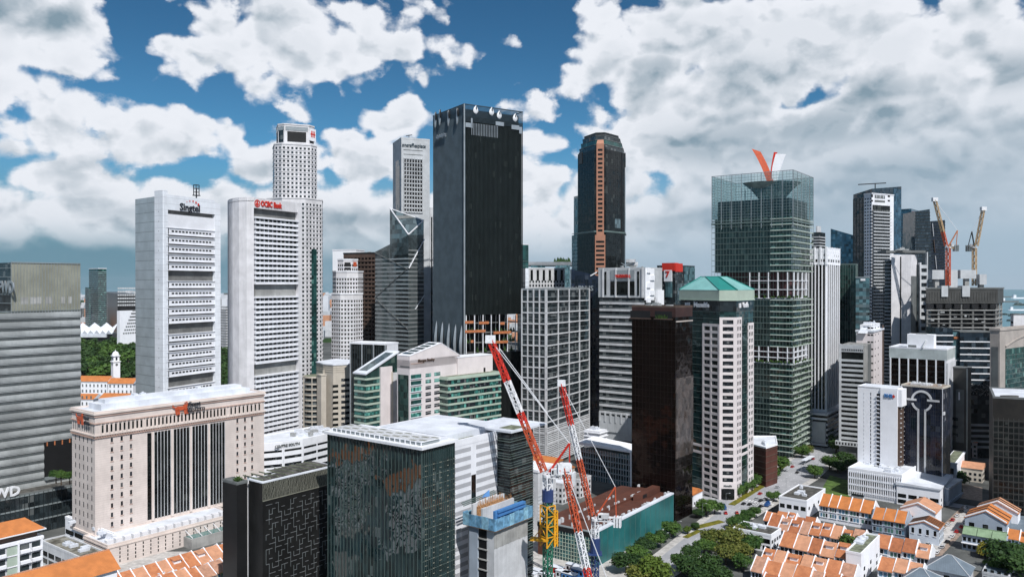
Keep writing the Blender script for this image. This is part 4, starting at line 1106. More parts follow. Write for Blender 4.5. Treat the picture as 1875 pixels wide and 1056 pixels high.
def carpark():
    r = rdir(31)
    A = (X(478, 500), 500); pts = [A]
    P = [A, (A[0] + 12, A[1] + 6), (A[0] + 22, A[1] + 15)]
    e = along(P[2], r, 628); l = (-r[1], r[0])
    P += [e, (e[0] + l[0] * 28, e[1] + l[1] * 28), (A[0] + l[0] * 24 + 4, A[1] + l[1] * 24 + 6)]
    b = Bld('car_park', 'long low white curved block of ribbon openings right of the lion office', pts=P, D=500)
    zt = 39
    b.body('black_void', 0, zt - 1, pts=offset(P, -.8), name='core')
    for f in b.f[:3]:
        b.bands(f, 'white_paint', 3, 4.6, 8, 2.7, d=.3, name='white_band')
        b.piers(f, 'white_paint', max(1, int(f.L / 11)), .8, 0, zt - 3, d=.35, name='white_pier')
        b.cells(f, 'glass_dark', max(2, int(f.L / 2.4)), 8, 5.9, 4.6, 2.0, 1.5, d=-.6, d0=-.9, name='opening', big=False)
        b.frame_box(f, 'white_paint', 0, f.L, zt - 4.2, zt + .8, -.8, .32, 'white_band')
    b.roof('roof_white', zt, 'white_paint', ph=.9)
    for k in range(26):
        u = R.uniform(3, b.f[2].L - 5); v = -R.uniform(3, 20); f = b.f[2]; h = R.uniform(1, 3)
        mb = MB(); mb.box(f, u, u + R.uniform(1.5, 6), zt, zt + h, v - R.uniform(1.5, 4), v); b.add('rooftop_unit', mb, R.choice(('plant_unit', 'roof_white', 'roof_white')))
    b.text('CENTRE SOUTH', b.f[1], b.f[1].L * .2, zt - 1.6, 2.3, 'slate_grey', d=.6, width=17)
    b.done()
def black_pattern():
    b = Bld('black_block', 'black block with a fine white broken-line grid and a dark ribbed roof screen', cpx=480, D=328, th=37, lpx=455, rpx=612)
    f, g = b.f[0], b.f[1]; zt = b.z(885)
    b.body('black_wall', 0, zt)
    # woven screen
    mb = MB(); rr = random.Random(3); n = int(g.L / .42)
    for k in range(n):
        u = k * .42
        z = zt - 7.2
        while z < zt - .5:
            s = rr.uniform(-.28, .28); mb.bar(g.pt(u, .2, z), g.pt(u + s, .2, z + 1.2), .1); z += 1.2
    b.add('woven_screen', mb, 'screen_grey', kind='stuff')
    for k in range(9):
        b.frame_box(g, 'screen_grey', g.L * k / 9, g.L * (k + 1) / 9 - .15, zt - 7.5, zt - 7.25, 0, .3, 'screen_rail')
    rr = random.Random(8); cw, ch = 1.55, 2.05; nu, nz = int((g.L - 2) / cw), int((zt - 10) / ch)
    for i in range(nu):
        for k in range(nz):
            u, z = 1.6 + i * cw, zt - 9.5 - k * ch
            t = (i * 7 + k * 5) % 11
            if (i + k) % 3 == 0 and t != 9:
                b.frame_box(g, 'steel', u, u + cw * (2 if t < 5 else 1.05), z, z + .12, 0, .2, 'white_strip')
            if t in (1, 8): b.frame_box(g, 'grey_metal', u, u + .06, z - ch, z + .1, 0, .2, 'white_strip')
            elif t == 6: b.frame_box(g, 'grey_metal', u, u + .06, z - ch * 2, z, 0, .15, 'white_strip')
    b.slabs('roof_white', zt, 1, 1, .5, .3, name='roof_rim')
    P = offset(b.pts, -1.2); b.body('roof_dark', zt, zt + .7, pts=P, name='roof')
    gg = Face(P[1], P[2]); n = 9
    for k in range(n):
        mb = MB(); mb.box(gg, gg.L * k / n + .5, gg.L * (k + 1) / n - .5, zt + .7, zt + .95, -13.5 if k > 2 else -6, -1.2); b.add('roof_panel', mb, 'roof_dark')
        mb = MB(); mb.box(gg, gg.L * k / n - .15, gg.L * k / n + .15, zt + .7, zt + 1.2, -14, -.5); b.add('roof_rib', mb, 'roof_moss')
    b.done()
    c = Bld('black_block', 'slim dark grey slab with a small roof garden left of the black block', cpx=433, D=330, th=37, lpx=407, rpx=452)
    zt = c.z(886); c.body('black_sheen', 0, zt); c.slabs('slate_grey', zt - .1, 1, 1, .5, .15, name='rim')
    c.roof('roof_dark', zt, 'slate_grey', ph=.7)
    for k in range(9):
        mb = MB(); ff = c.f[1]; p = ff.pt(R.uniform(1, ff.L - 1), -R.uniform(1, 5), zt + .3)
        for q in range(14): a = R.random() * 6.3; e = R.uniform(.5, 1.5); mb.bar(p, (p[0] + math.cos(a) * e, p[1] + math.sin(a) * e, p[2] + R.uniform(.4, 1.8)), .25, .02)
        c.add('garden_shrub', mb, 'leaf_mid')
    c.done()
    d = Bld('white_wall', 'thin white wall standing between the two black blocks', cpx=454, D=336, th=37, wl=1.0, rpx=470, cat='wall')
    d.body('pure_white', 0, zt + 1.2); d.done()
mat('black_sheen', (0.03, 0.03, 0.032), rough=.28, metal=.5, var=.1)
def stanley():
    th = 38; r = rdir(th)
    D = 500
    # main gabled block
    b = Bld('gabled_office', 'pinkish white office with a tall pitched gable and green glass bands', cpx=750, D=D, th=th, lpx=727, rpx=842)
    f0, f = b.f[0], b.f[1]
    zt = b.z(652)
    um = f.u(808); zr = f.z(808, 628); ze = f.z(842, 650)
    b.body('pinkish_white', 0, min(zt, ze))
    mb = MB(); L = f.L; dep = -b.f[0].L
    A = [f.pt(0, 0, zt - 8), f.pt(L, 0, zt - 8), f.pt(L, 0, ze), f.pt(um, 0, zr), f.pt(0, 0, zt)]
    Bk = [f.pt(0, dep, zt - 8), f.pt(L, dep, zt - 8), f.pt(L, dep, ze), f.pt(um, dep, zr), f.pt(0, dep, zt)]
    mb.poly(A); mb.poly(Bk[::-1]); 
    for i, j in ((1, 2), (4, 0)): mb.poly([A[j], A[i], Bk[i], Bk[j]])
    b.add('gable', mb, 'pinkish_white')
    mb = MB()
    up = Vector((0, 0, .35))
    for i, j in ((2, 3), (3, 4)):
        P = [Vector(A[i]) + up, Vector(A[j]) + up, Vector(Bk[j]) + up, Vector(Bk[i]) + up]; mb.poly(P); Q = [p - up * 2 for p in P]; mb.poly(Q[::-1])
        for a in range(4): mb.poly([P[a], Q[a], Q[(a + 1) % 4], P[(a + 1) % 4]])
    b.add('roof', mb, 'white_paint')
    for k in range(5):
        mb = MB(); t0, t1 = .08 + k * .18, .2 + k * .18
        a = Vector(A[4]).lerp(Vector(A[3]), t0); c = Vector(A[4]).lerp(Vector(A[3]), t1); n = Vector(Bk[4]) - Vector(A[4])
        u2 = Vector((0, 0, .55)); mb.poly([a + n * .15 + u2, c + n * .15 + u2, c + n * .85 + u2, a + n * .85 + u2]); b.add('skylight', mb, 'glass_silver')
    b.frame_box(f0, 'glass_dark_green', 1, f0.L - 1, 0, zt - 12, -.1, .15, 'side_glazing')
    for k in range(15):
        z = f.z(765, 692) - k * 4.05
        b.frame_box(f, 'glass_aqua' if k % 3 != 1 else 'glass_green', 1.0, f.u(771), z, z + 2.5, -.1, .12, 'ribbon_window')
        b.frame_box(f, 'white_paint', .6, f.u(771) + .4, z - .4, z, -.1, .6, 'spandrel')
        for (x0, x1) in ((779, 789), (795, 806)):
            b.frame_box(f, 'glass_aqua' if k < 2 or R.random() < .25 else 'glass_window', f.u(x0), f.u(x1), z, z + 2.2, -.1, .1, 'window')
            b.frame_box(f, 'white_paint', f.u(x0), f.u(x1), z + 1.2, z + 1.35, -.1, .2, 'glazing_bar')
    b.frame_box(f, 'pink_trim', 1, f.u(777), f.z(765, 665.5), f.z(765, 664.3), 0, .2, 'groove')
    b.frame_box(f0, 'slate_grey', 3, f0.L, zt - 7, zt - 6.4, 0, .2, 'groove')
    b.text('Morgan Stanley', f, f.u(780), f.z(780, 659), 2.6, 'brown_wall', d=.35, bold=.008, width=15)
    b.done()
    # right wing
    w = Bld('glass_banded_wing', 'long wing of green glass bands right of the pinkish gabled office', cpx=820, D=516, th=44, wl=24, rpx=917)
    zt = w.z(692); w.body('glass_dark_green', 0, zt, name='glass_wall'); f = w.f[1]
    for k in range(13):
        z = zt - 3.0 - k * 4.1
        w.cells(f, 'glass_aqua', 18, 1, z - 1.2, 1, f.L / 18 - .25, 2.6, d=.08, name='window', ms=['glass_aqua', 'glass_green', 'glass_green', 'glass_window'])
        w.bands(f, 'pale_green', z + 1.5, 1, 1, 1.2, d=.5); w.bands(w.f[0], 'pale_green', z + 1.5, 1, 1, 1.2, d=.5)
    w.roof('roof_moss', zt, 'pale_green', ph=.6); w.done()
    v = Bld('parapet_wall_block', 'pinkish white windowless block rising behind the green glass wing', cpx=838, D=534, th=44, wl=12, rpx=902)
    v.body('pinkish_white', 0, v.z(655)); v.cells(v.f[1], 'black_void', 1, 1, v.z(686), 1, 1.8, 3.0, u0=v.f[1].u(884), u1=v.f[1].u(890), d=.1); v.slabs('white_paint', v.z(655), 1, 1, .5, .2, name='coping'); v.done()
    # left wing with sloping roof
    x = Bld('glass_banded_wing', 'stepped green glass wing with a sloping white roof left of the pinkish gabled office', cpx=670, D=508, th=th, lpx=649, rpx=728)
    f0, f = x.f[0], x.f[1]; zl = x.z(686); zr = f.z(728, 645)
    mb = MB(); mb.prism(x.pts, 0, zl, z1s=[zl, zl, zr, zr]); x.add('glass_wall', mb, 'glass_dark_green')
    mb = MB(); P = offset(x.pts, .8); zz = [zl, zl, zr, zr]
    top = [(P[i][0], P[i][1], zz[i] + .9) for i in range(4)]; bot = [(P[i][0], P[i][1], zz[i]) for i in range(4)]
    mb.poly(top); mb.poly(bot[::-1])
    for i in range(4): mb.poly([bot[i], bot[(i + 1) % 4], top[(i + 1) % 4], top[i]])
    x.add('sloping_roof', mb, 'roof_white')
    mb = MB(); q = [Vector(top[0]).lerp(Vector(top[1]), t) for t in (.2, .8)]; s_ = [Vector(top[3]).lerp(Vector(top[2]), t) for t in (.2, .8)]
    mb.poly([q[0].lerp(s_[0], .1) + Vector((0, 0, .1)), q[1].lerp(s_[1], .1) + Vector((0, 0, .1)), q[1].lerp(s_[1], .9) + Vector((0, 0, .1)), q[0].lerp(s_[0], .9) + Vector((0, 0, .1))])
    x.add('roof_glazing', mb, 'glass_silver')
    for k in range(15):
        z = zl - 3.5 - k * 4.05
        for ff in (f0, f):
            e = min(ff.L, f.u(695)) if ff is f else ff.L
            x.frame_box(ff, 'glass_aqua' if k % 4 == 1 else 'glass_green', 0, e, z - 2.4, z, -.1, .1, 'ribbon_window'); x.frame_box(ff, 'pale_green', 0, e, z, z + 1.2, -.1, .5, 'spandrel')
    x.frame_box(f, 'pinkish_white', f.u(695), f.u(716), 0, f.z(705, 671), -4, 1.2, 'stone_slab')
    x.frame_box(f, 'beige', f.u(714), f.u(715.5), 0, f.z(715, 680), 0, 2.2, 'stone_edge')
    x.frame_box(f, 'pale_concrete', f.u(716), f.L, 0, f.z(720, 682), 0, 2.0, 'grey_fin')
    x.done()
    # dark glazed cube
    c = Bld('glazed_cube', 'small dark glazed rooftop cube framed in white above the beige curved block', cpx=707, D=565, th=25, lpx=641, rpx=728)
    zt = c.z(629); c.body('glass_black', 0, zt - .5, name='glass_wall')
    c.slabs('white_paint', zt - 1, 1, 1, 1.2, .5, name='roof_edge'); c.piers(c.f[0], 'steel', 3, 1.0, 0, zt - 1, d=.5); c.piers(c.f[0], 'grey_fin', 15, .15, 0, zt - 2, d=.2, name='mullion')
    c.frame_box(c.f[1], 'white_paint', .6, c.f[1].L, 0, zt - 1, -.1, .4, 'white_wall'); c.done()
    # beige curved block
    l = (-r[1], r[0])
    A = (X(579, 612), 612); B2 = (X(592, 598), 598); C = (X(610, 590), 590); E = along(C, rdir(62), 672)
    P = [A, B2, C, E, (E[0] - 10, E[1] + 22), (A[0] + 10, A[1] + 24)]
    g = Bld('curved_stone_block', 'beige stone block with a rounded shoulder and rows of square windows', pts=P, D=590)
    zt = g.z(669); g.body('beige', 0, zt); f = g.f[2]
    g.cells(f, 'glass_window', 13, 16, 6, 4.1, 1.9, 2.1, d=.06, u0=f.u(625)); g.cells(f, 'glass_black', 1, 15, 6, 4.1, 4.2, 1.9, u0=f.u(607), u1=f.u(621), d=.06, name='wide_window')
    g.slabs('beige', zt - 5, 1.6, 3, .35, .25, name='string_course'); g.slabs('roof_white', zt, 1, 1, .8, .5, name='roof_rim'); g.roof('roof_white', zt + .5, 'white_paint', ph=.4)
    g.frame_box(b.f[1] if False else g.f[1], 'beige', 0, 1.2, 0, zt - 4, 0, .8, 'pilaster'); g.done()
    # round corner drum
    c0 = (X(567, 585), 600); q = ring_pts(c0, 8.5, 20)
    h = Bld('drum_block', 'beige half-round drum of stacked balconies right of the bank tower', pts=q, D=588)
    zt = h.z(692); h.body('glass_dark', 0, zt - 1, pts=ring_pts(c0, 7.6, 20), name='glass_wall'); h.slabs('beige', 1, 4.0, int(zt / 4), 1.1, .1, name='balcony_band'); h.slabs('grey_metal', 2.6, 4.0, int(zt / 4), .2, .15, name='rail_band')
    mb = MB(); mb.prism(ring_pts(c0, 8.9, 20), zt - .6, zt + .6, bottom=True); h.add('roof_rim', mb, 'beige'); h.body('roof_moss', zt + .6, zt + .7, pts=ring_pts(c0, 7.9, 20), name='roof')
    for k in range(20):
        if k % 3 == 0: mb = MB(); p = ring_pts(c0, 8.7, 20)[k]; mb.tube((*p, 0), (*p, zt), .35, .35); h.add('slim_column', mb, 'beige')
    h.done()
    j = Bld('stone_pier_block', 'tall narrow beige pier joining the drum to the curved stone block', cpx=588, D=585, th=50, wl=7, rpx=597)
    j.body('beige', 0, j.z(688)); j.slabs('beige', j.z(688), 1, 1, .8, .3, name='coping'); j.done()
glass('glass_dark_green', (0.018, 0.045, 0.040), spec=0.7, cw=3.0, ch=4.0, blinds=0.06, bl=(0.1, 0.14, 0.12), tint=(.8, 1, .95))
def republic():
    D = 729
    P = [(X(1058, 762), 762), (X(1088, 733), 733), (X(1110, 731), 731), (X(1144, 756), 756), (X(1146, 785), 785), (X(1120, 812), 812), (X(1075, 812), 812), (X(1060, 790), 790)]
    b = Bld('dark_polygonal_tower', 'dark polygonal tower with a terracotta window strip and stepped dark crown', pts=P, D=731)
    cx, cy = b.base[0], b.base[1]
    def scl(s): return [(cx + (p[0] - cx) * s, cy + (p[1] - cy) * s) for p in P]
    zs = b.z(273)
    b.body('glass_black', 0, zs, name='glass_wall'); z = zs
    for s, dz, m_ in ((.93, 4.5, 'glass_dark'), (.86, 4.5, 'glass_green'), (.79, 4.0, 'glass_dark'), (.72, 2.5, 'black_wall')):
        b.body(m_, z, z + dz, pts=scl(s), name='crown_step'); mb = MB(); mb.prism(offset(scl(s), .3), z + dz, z + dz + .5, bottom=True); b.add('crown_rim', mb, 'slate_grey'); z += dz + .5
    for k, dz in ((0, 10), (2, 8), (3, 12)):
        f = b.f[k]
        if k != 2: b.frame_box(f, 'black_wall', f.L * .08, f.L * .3, zs - dz, zs + 1, -.1, .5, 'corner_notch')
    for i in (0, 2):
        f = b.f[i]; b.piers(f, 'dark_metal', 10, .12, 0, zs, d=.12, name='mullion'); b.bands(f, 'black_wall', 4, 3.9, int(zs / 3.9), .12, d=.1, name='transom')
    f = b.f[2]; b.frame_box(f, 'black_void', f.L * .78, f.L * .86, 150, zs, -.1, .15, 'dark_slot'); b.frame_box(f, 'glass_silver', f.L * .45, f.L * .75, f.z(1125, 417), f.z(1125, 400), -.1, .2, 'pale_panel')  # dark slot and a paler silver glass panel on the wall
    b.slabs('green_frame', b.z(425), 1, 1, 1.5, .5, name='belt')
    f = b.f[1]; u0, u1 = f.L * .1, f.L * .9
    zm = f.z(1100, 430)
    b.frame_box(f, 'terracotta_stone', u0 + 1, u1 - 1, zm, zs + 5, -.4, .6, 'stone_strip'); b.frame_box(f, 'terracotta_stone', u0 - .3, u1 + .3, 0, zm, -.4, 1.0, 'stone_strip')
    mb = MB(); a = f; mb.poly([a.pt(u0 + 1, .6, zs + 5), a.pt(u1 - 1, .6, zs + 5), a.pt(u1 - 1.6, -3, zs + 9), a.pt(u0 + 1.6, -3, zs + 9)]); b.add('stone_cap', mb, 'terracotta_stone')
    b.cells(f, 'glass_black', 1, 19, zm + 3, 4.1, 4.2, 2.0, u0=u0, u1=u1, d=.66, d0=.3); b.cells(f, 'glass_black', 1, 8, zm - 36, 4.1, 7.6, 1.9, u0=u0, u1=u1, d=1.06, d0=.5)
    mb = MB(); c = (cx, cy - 10); mb.bar((c[0], c[1], z), (c[0] + 9, c[1], z + 2), .7); mb.tube((c[0] + 6, c[1], z - 1), (c[0] + 6, c[1], z + 3), .5, .5); b.add('roof_crane', mb, 'dark_metal')
    b.done()
def grid_tower():
    b = Bld('gridded_glass_tower', 'dark glass tower wrapped in a square white metal grid behind the big crane jib', cpx=1000, D=606, th=30, lpx=955, rpx=1079)
    zt = b.z(530); b.body('glass_dark', 0, zt, name='glass_wall')
    for f, n in ((b.f[0], 4), (b.f[1], 4)):
        b.piers(f, 'pale_concrete', n, .9, 0, zt + .3, d=.7, name='white_post'); b.bands(f, 'pale_concrete', 9, 8.35, int((zt - 4) / 8.35), .95, d=.6, name='white_beam')
        b.bands(f, 'grey_metal', 13.2, 8.35, int(zt / 8.35) - 1, .28, d=.2, name='thin_rail')
    for f in b.f[:2]: b.bands(f, 'pale_concrete', 2, 1.45, 20, .75, d=.5, name='louvre')
    b.roof('roof_dark', zt, 'silver', ph=1.0); mb = MB(); f = b.f[1]
    for k in range(22): mb.bar(f.pt(f.L * k / 22, -1 - (k % 2) * 3, zt + .6), f.pt(f.L * (k + 1) / 22, -1 - ((k + 1) % 2) * 3, zt + 2.2), .2)
    b.add('roof_truss_set', mb, 'steel', kind='stuff')
    b.done()
    c = Bld('curved_metal_slab', 'slim pale metal slab with ribbed edge just left of the gridded tower', cpx=962, D=655, th=60, lpx=949, rpx=968)
    c.body('white_panel', 0, c.z(491)); c.slabs('silver', 5, 3.5, 40, .2, .15, name='joint_ring'); c.done()
    d = Bld('glass_service_tower', 'narrow greenish glass tower end peeping out beside the tallest dark tower', cpx=957, D=700, th=60, wl=9, wr=6)
    d.body('glass_green', 0, d.z(448), name='glass_wall'); d.slabs('white_paint', d.z(448), 1, 1, .6, .3, name='roof_edge'); d.slabs('green_frame', 4, 4, 40, .3, .15); d.done()
    e = Bld('striped_office', 'pale office with tall narrow windows under the long sky deck', cpx=968, D=800, th=70, wl=10, rpx=1034)
    e.body('pale_concrete', 0, e.z(492)); f = e.f[1]; e.cells(f, 'glass_black', 6, 1, e.z(514), 1, 2.6, 11, d=.1, name='tall_window'); e.cells(f, 'glass_window', 12, 14, e.z(528) - 50, 4, 1.8, 2.0, d=.08)
    e.cells(f, 'glass_dark', 12, 2, e.z(525), 4, 1.6, 2.4, d=.08); e.slabs('white_paint', e.z(492), 1, 1, 1, .4, name='parapet'); e.done()
def plus_block():
    D = 690
    A = (X(1046, D + 4), D + 4); B2 = (X(1102, D), D); C = (X(1104, D + 30), D + 30); E = (X(1044, D + 34), D + 34)
    b = Bld('navy_slanted_block', 'near black navy tower with a slanted top and pale letters, behind the gridded tower', pts=[A, B2, C, E], D=D)
    mb = MB(); z0, z1 = Z(492, D), Z(507, D); mb.prism(b.pts, 0, z0, z1s=[z0, z1, z1, z0]); b.add('glass_wall', mb, 'glass_navy')
    b.piers(b.f[0], 'ink', 10, .15, 0, z1 - 1, d=.15, name='mullion'); b.bands(b.f[0], 'ink', 5, 4, int(z1 / 4) - 1, .2, d=.2, name='transom')
    b.text('PLUS', b.f[0], b.f[0].u(1072.5), b.z(528), 6.0, 'steel', d=.4, bold=.02, width=13); b.text('SUR', b.f[0], b.f[0].u(1054), b.z(528), 6.0, 'steel', d=.4, bold=.02, width=9) if False else None
    mb = MB(); f = b.f[0]; mb.bar(f.pt(f.u(1081), .5, Z(505, D)), f.pt(f.u(1093), .5, Z(498, D)), .9); b.add('roof_beam', mb, 'white_paint'); b.done()
    c = Bld('glass_service_tower', 'pale glazed tower edge behind the dark polygonal tower', cpx=1057, D=850, th=70, lpx=1047, wr=12)
    c.body('glass_silver', 0, c.z(430), name='glass_wall'); c.body('glass_silver', c.z(430), c.z(358), pts=offset(c.pts, -1.6), name='glass_wall'); c.slabs('silver', 6, 4, 48, .4, .2); c.done()
    c = Bld('office_block', 'dark low office at the foot of the navy slanted tower', cpx=1160, D=760, th=20, lpx=1090, wr=20); c.body('glass_dark', 0, c.z(560)); c.slabs('dark_metal', 5, 4, 20, .5, .2); c.done()
glass('glass_navy', (0.010, 0.014, 0.028), spec=0.5, blinds=0.03, bl=(0.05, 0.06, 0.08))
def prudential():
    b = Bld('striped_office_tower', 'grey and white striped tower with a red name sign near its top', cpx=1180, D=640, th=36, lpx=1098, rpx=1210)
    f, g = b.f[0], b.f[1]; z1 = b.z(545); zt = b.z(492)
    b.body('glass_dark', 18, z1, name='glass_wall'); b.body('grey_white', 0, 18, name='base_wall')
    b.frame_box(f, 'glass_black', f.L * .35, f.L, 4, 12, -.1, .1, 'lobby_glass')
    n = 17; p = (z1 - 33) / n
    b.bands(f, 'pale_concrete', 33, p, n, 1.9, d=.5); b.bands(f, 'grey_metal', 33 + 2.6, p, n, .35, d=.3, name='thin_rail')
    b.frame_box(f, 'grey_white', 0, f.L, 18, 31, -.1, .8, 'base_band'); b.piers(f, 'grey_white', 8, 1.2, 26, 34, d=1.2)
    b.body('grey_white', z1, zt, pts=offset(b.pts, .8), name='upper_wall')
    q = Face(offset(b.pts, .8)[0], offset(b.pts, .8)[1])
    b.frame_box(q, 'glass_black', q.u(1118), q.u(1162), z1 + 2, zt - 10, -.2, .3, 'upper_window')
    b.frame_box(q, 'silver', q.u(1118), q.u(1162), zt - 9, zt - 1, -.2, .4, 'sign_panel')
    for x in (1107, 1167): b.frame_box(q, 'glass_black', q.u(x), q.u(x + 3.5), z1 + 2, zt - 2, -.2, .35, 'slot_window')
    b.piers(q, 'pale_concrete', 3, 1.2, z1, zt + 1, d=1.0, u0=q.u(1103), u1=q.u(1178))
    b.text('PRUDENTIAL', q, q.u(1141), zt - 6.0, 3.6, 'red_paint', d=.8, bold=.03, width=14)
    b.roof('roof_grey', zt, 'grey_white', pts=offset(b.pts, .8)); b.plant(zt, 5, seed=2)
    gg = Face(offset(b.pts, .8)[1], offset(b.pts, .8)[2])
    for k in range(11): b.frame_box(gg, 'pure_white', 2 + (k % 2) * 6, 8 + (k % 2) * 7, z1 - 40 + k * 6, z1 - 36 + k * 6, 0, 1.5, 'white_balcony')
    b.frame_box(gg, 'pure_white', gg.L * .62, gg.L + .3, 30, z1 + 6, -4, 1.6, 'white_stair_tower')
    b.frame_box(gg, 'pure_white', 0, gg.L * .5, z1 - 2, zt + .2, -.2, .6, 'white_wall')
    c = q.xy(q.u(1141), -5); mb = MB()
    mb.bar((*c, zt), (c[0], c[1], zt + 4), .4); mb.bar((c[0] - 5, c[1], zt + 2), (c[0] + 5, c[1], zt + 5.5), .35); mb.bar((c[0] + 5, c[1], zt + 1), (c[0] - 4, c[1], zt + 5), .35)
    b.add('roof_gantry', mb, 'steel'); b.done()
    c = Bld('dark_office_block', 'dark office with a red roof box and a white sign bearing a seven', cpx=1236, D=900, th=40, lpx=1203, rpx=1272)
    zt = c.z(486); c.body('glass_dark', 0, zt, name='glass_wall')
    finish_prud(c)
def finish_prud(c):
    f, g = c.f[0], c.f[1]; zt = c.z(486)
    c.slabs('dark_metal', 5, 4, int(zt / 4), .4, .2)
    c.frame_box(g, 'glass_teal', g.L * .45, g.L, 0, zt - 1, -.1, .3, 'side_glazing')
    c.frame_box(f, 'red_paint', f.L * .3, f.L + 6 * 0 + f.L * .0 + 0, zt - 6, zt + 3, -8, 1.0, 'red_box'); c.frame_box(g, 'red_paint', 0, g.L * .35, zt - 7, zt + 2.5, -6, .8, 'red_box')
    c.frame_box(f, 'white_paint', f.L * .42, f.L * .85, zt - 18, zt - 5, .1, 1.4, 'white_sign'); c.text('7', f, f.L * .62, zt - 10, 9, 'red_paint', d=1.7, bold=.05)
    c.frame_box(f, 'glass_teal', f.L * .5, f.L * .85, zt - 36, zt - 18, .1, 1.2, 'teal_panel'); c.frame_box(g, 'glass_silver', g.L * .1, g.L * .4, zt - 40, zt - 20, .1, .5, 'grey_panel')
    c.plant(zt, 4, seed=12); c.done()
def bronze_tower():
    b = Bld('brown_glass_tower', 'near black bronze glass tower with warm reflections right of the cranes', cpx=1237, D=468, th=39, lpx=1157, rpx=1268)
    f, g = b.f[0], b.f[1]; zt = b.z(562)
    b.body('glass_brown', 0, zt - 6, name='glass_wall')
    P = b.pts
    b.body('brown_wall_dark', zt - 6, zt, pts=P, name='top_wall')
    b.bands(f, 'bronze_wall', 4, 3.8, int(zt / 3.8) - 2, .12, d=.03, name='transom', d0=-.1); b.piers(f, 'bronze_wall', 12, .1, 0, zt - 6, d=.035, name='mullion')
    b.bands(g, 'bronze_wall', 4, 3.8, int(zt / 3.8) - 2, .12, d=.03, name='transom'); b.piers(g, 'bronze_wall', 7, .1, 0, zt - 8, d=.035, name='mullion')
    for (x0, x1) in ((1153, 1192), (1198, 1232)):
        b.frame_box(f, 'brown_wall', f.u(x0), f.u(x1), zt - 7.6, zt - 7.0, -.1, .5, 'terrace_edge'); b.frame_box(f, 'black_void', f.u(x0) + .5, f.u(x1) - .5, zt - 7, zt - 2.6, -.1, .08, 'terrace_opening')
    mb = MB()
    for k in range(30): u = f.u(1200) + R.random() * 8; z = zt - 7; mb.bar(f.pt(u, .2, z), f.pt(u + R.uniform(-.8, .8), .2, z + R.uniform(.8, 2.6)), .35, .1)
    b.add('terrace_planting', mb, 'leaf_mid', kind='stuff')
    b.frame_box(g, 'pavement_warm', .5, g.L, zt - 9, zt - 8.2, -.2, .3, 'ledge')
    b.frame_box(g, 'bronze_light', 0, g.L + .05, g.z(1250, 835), g.z(1250, 690), -.2, .6, 'lower_glass_bay')
    b.roof('roof_dark', zt, 'brown_wall', ph=.6); b.plant(zt, 4, seed=5, hmax=2); b.done()
mat('brown_wall_dark', (0.05, 0.02, 0.016), rough=.5, var=.2)
mat('pavement_warm', (0.45, 0.40, 0.37), rough=.7, var=.1)
glass('bronze_light', (0.075, 0.058, 0.05), rough=.12, spec=.9, metal=.4, cw=2.4, ch=3.8, tilt=.03, wave=.02, blinds=0)
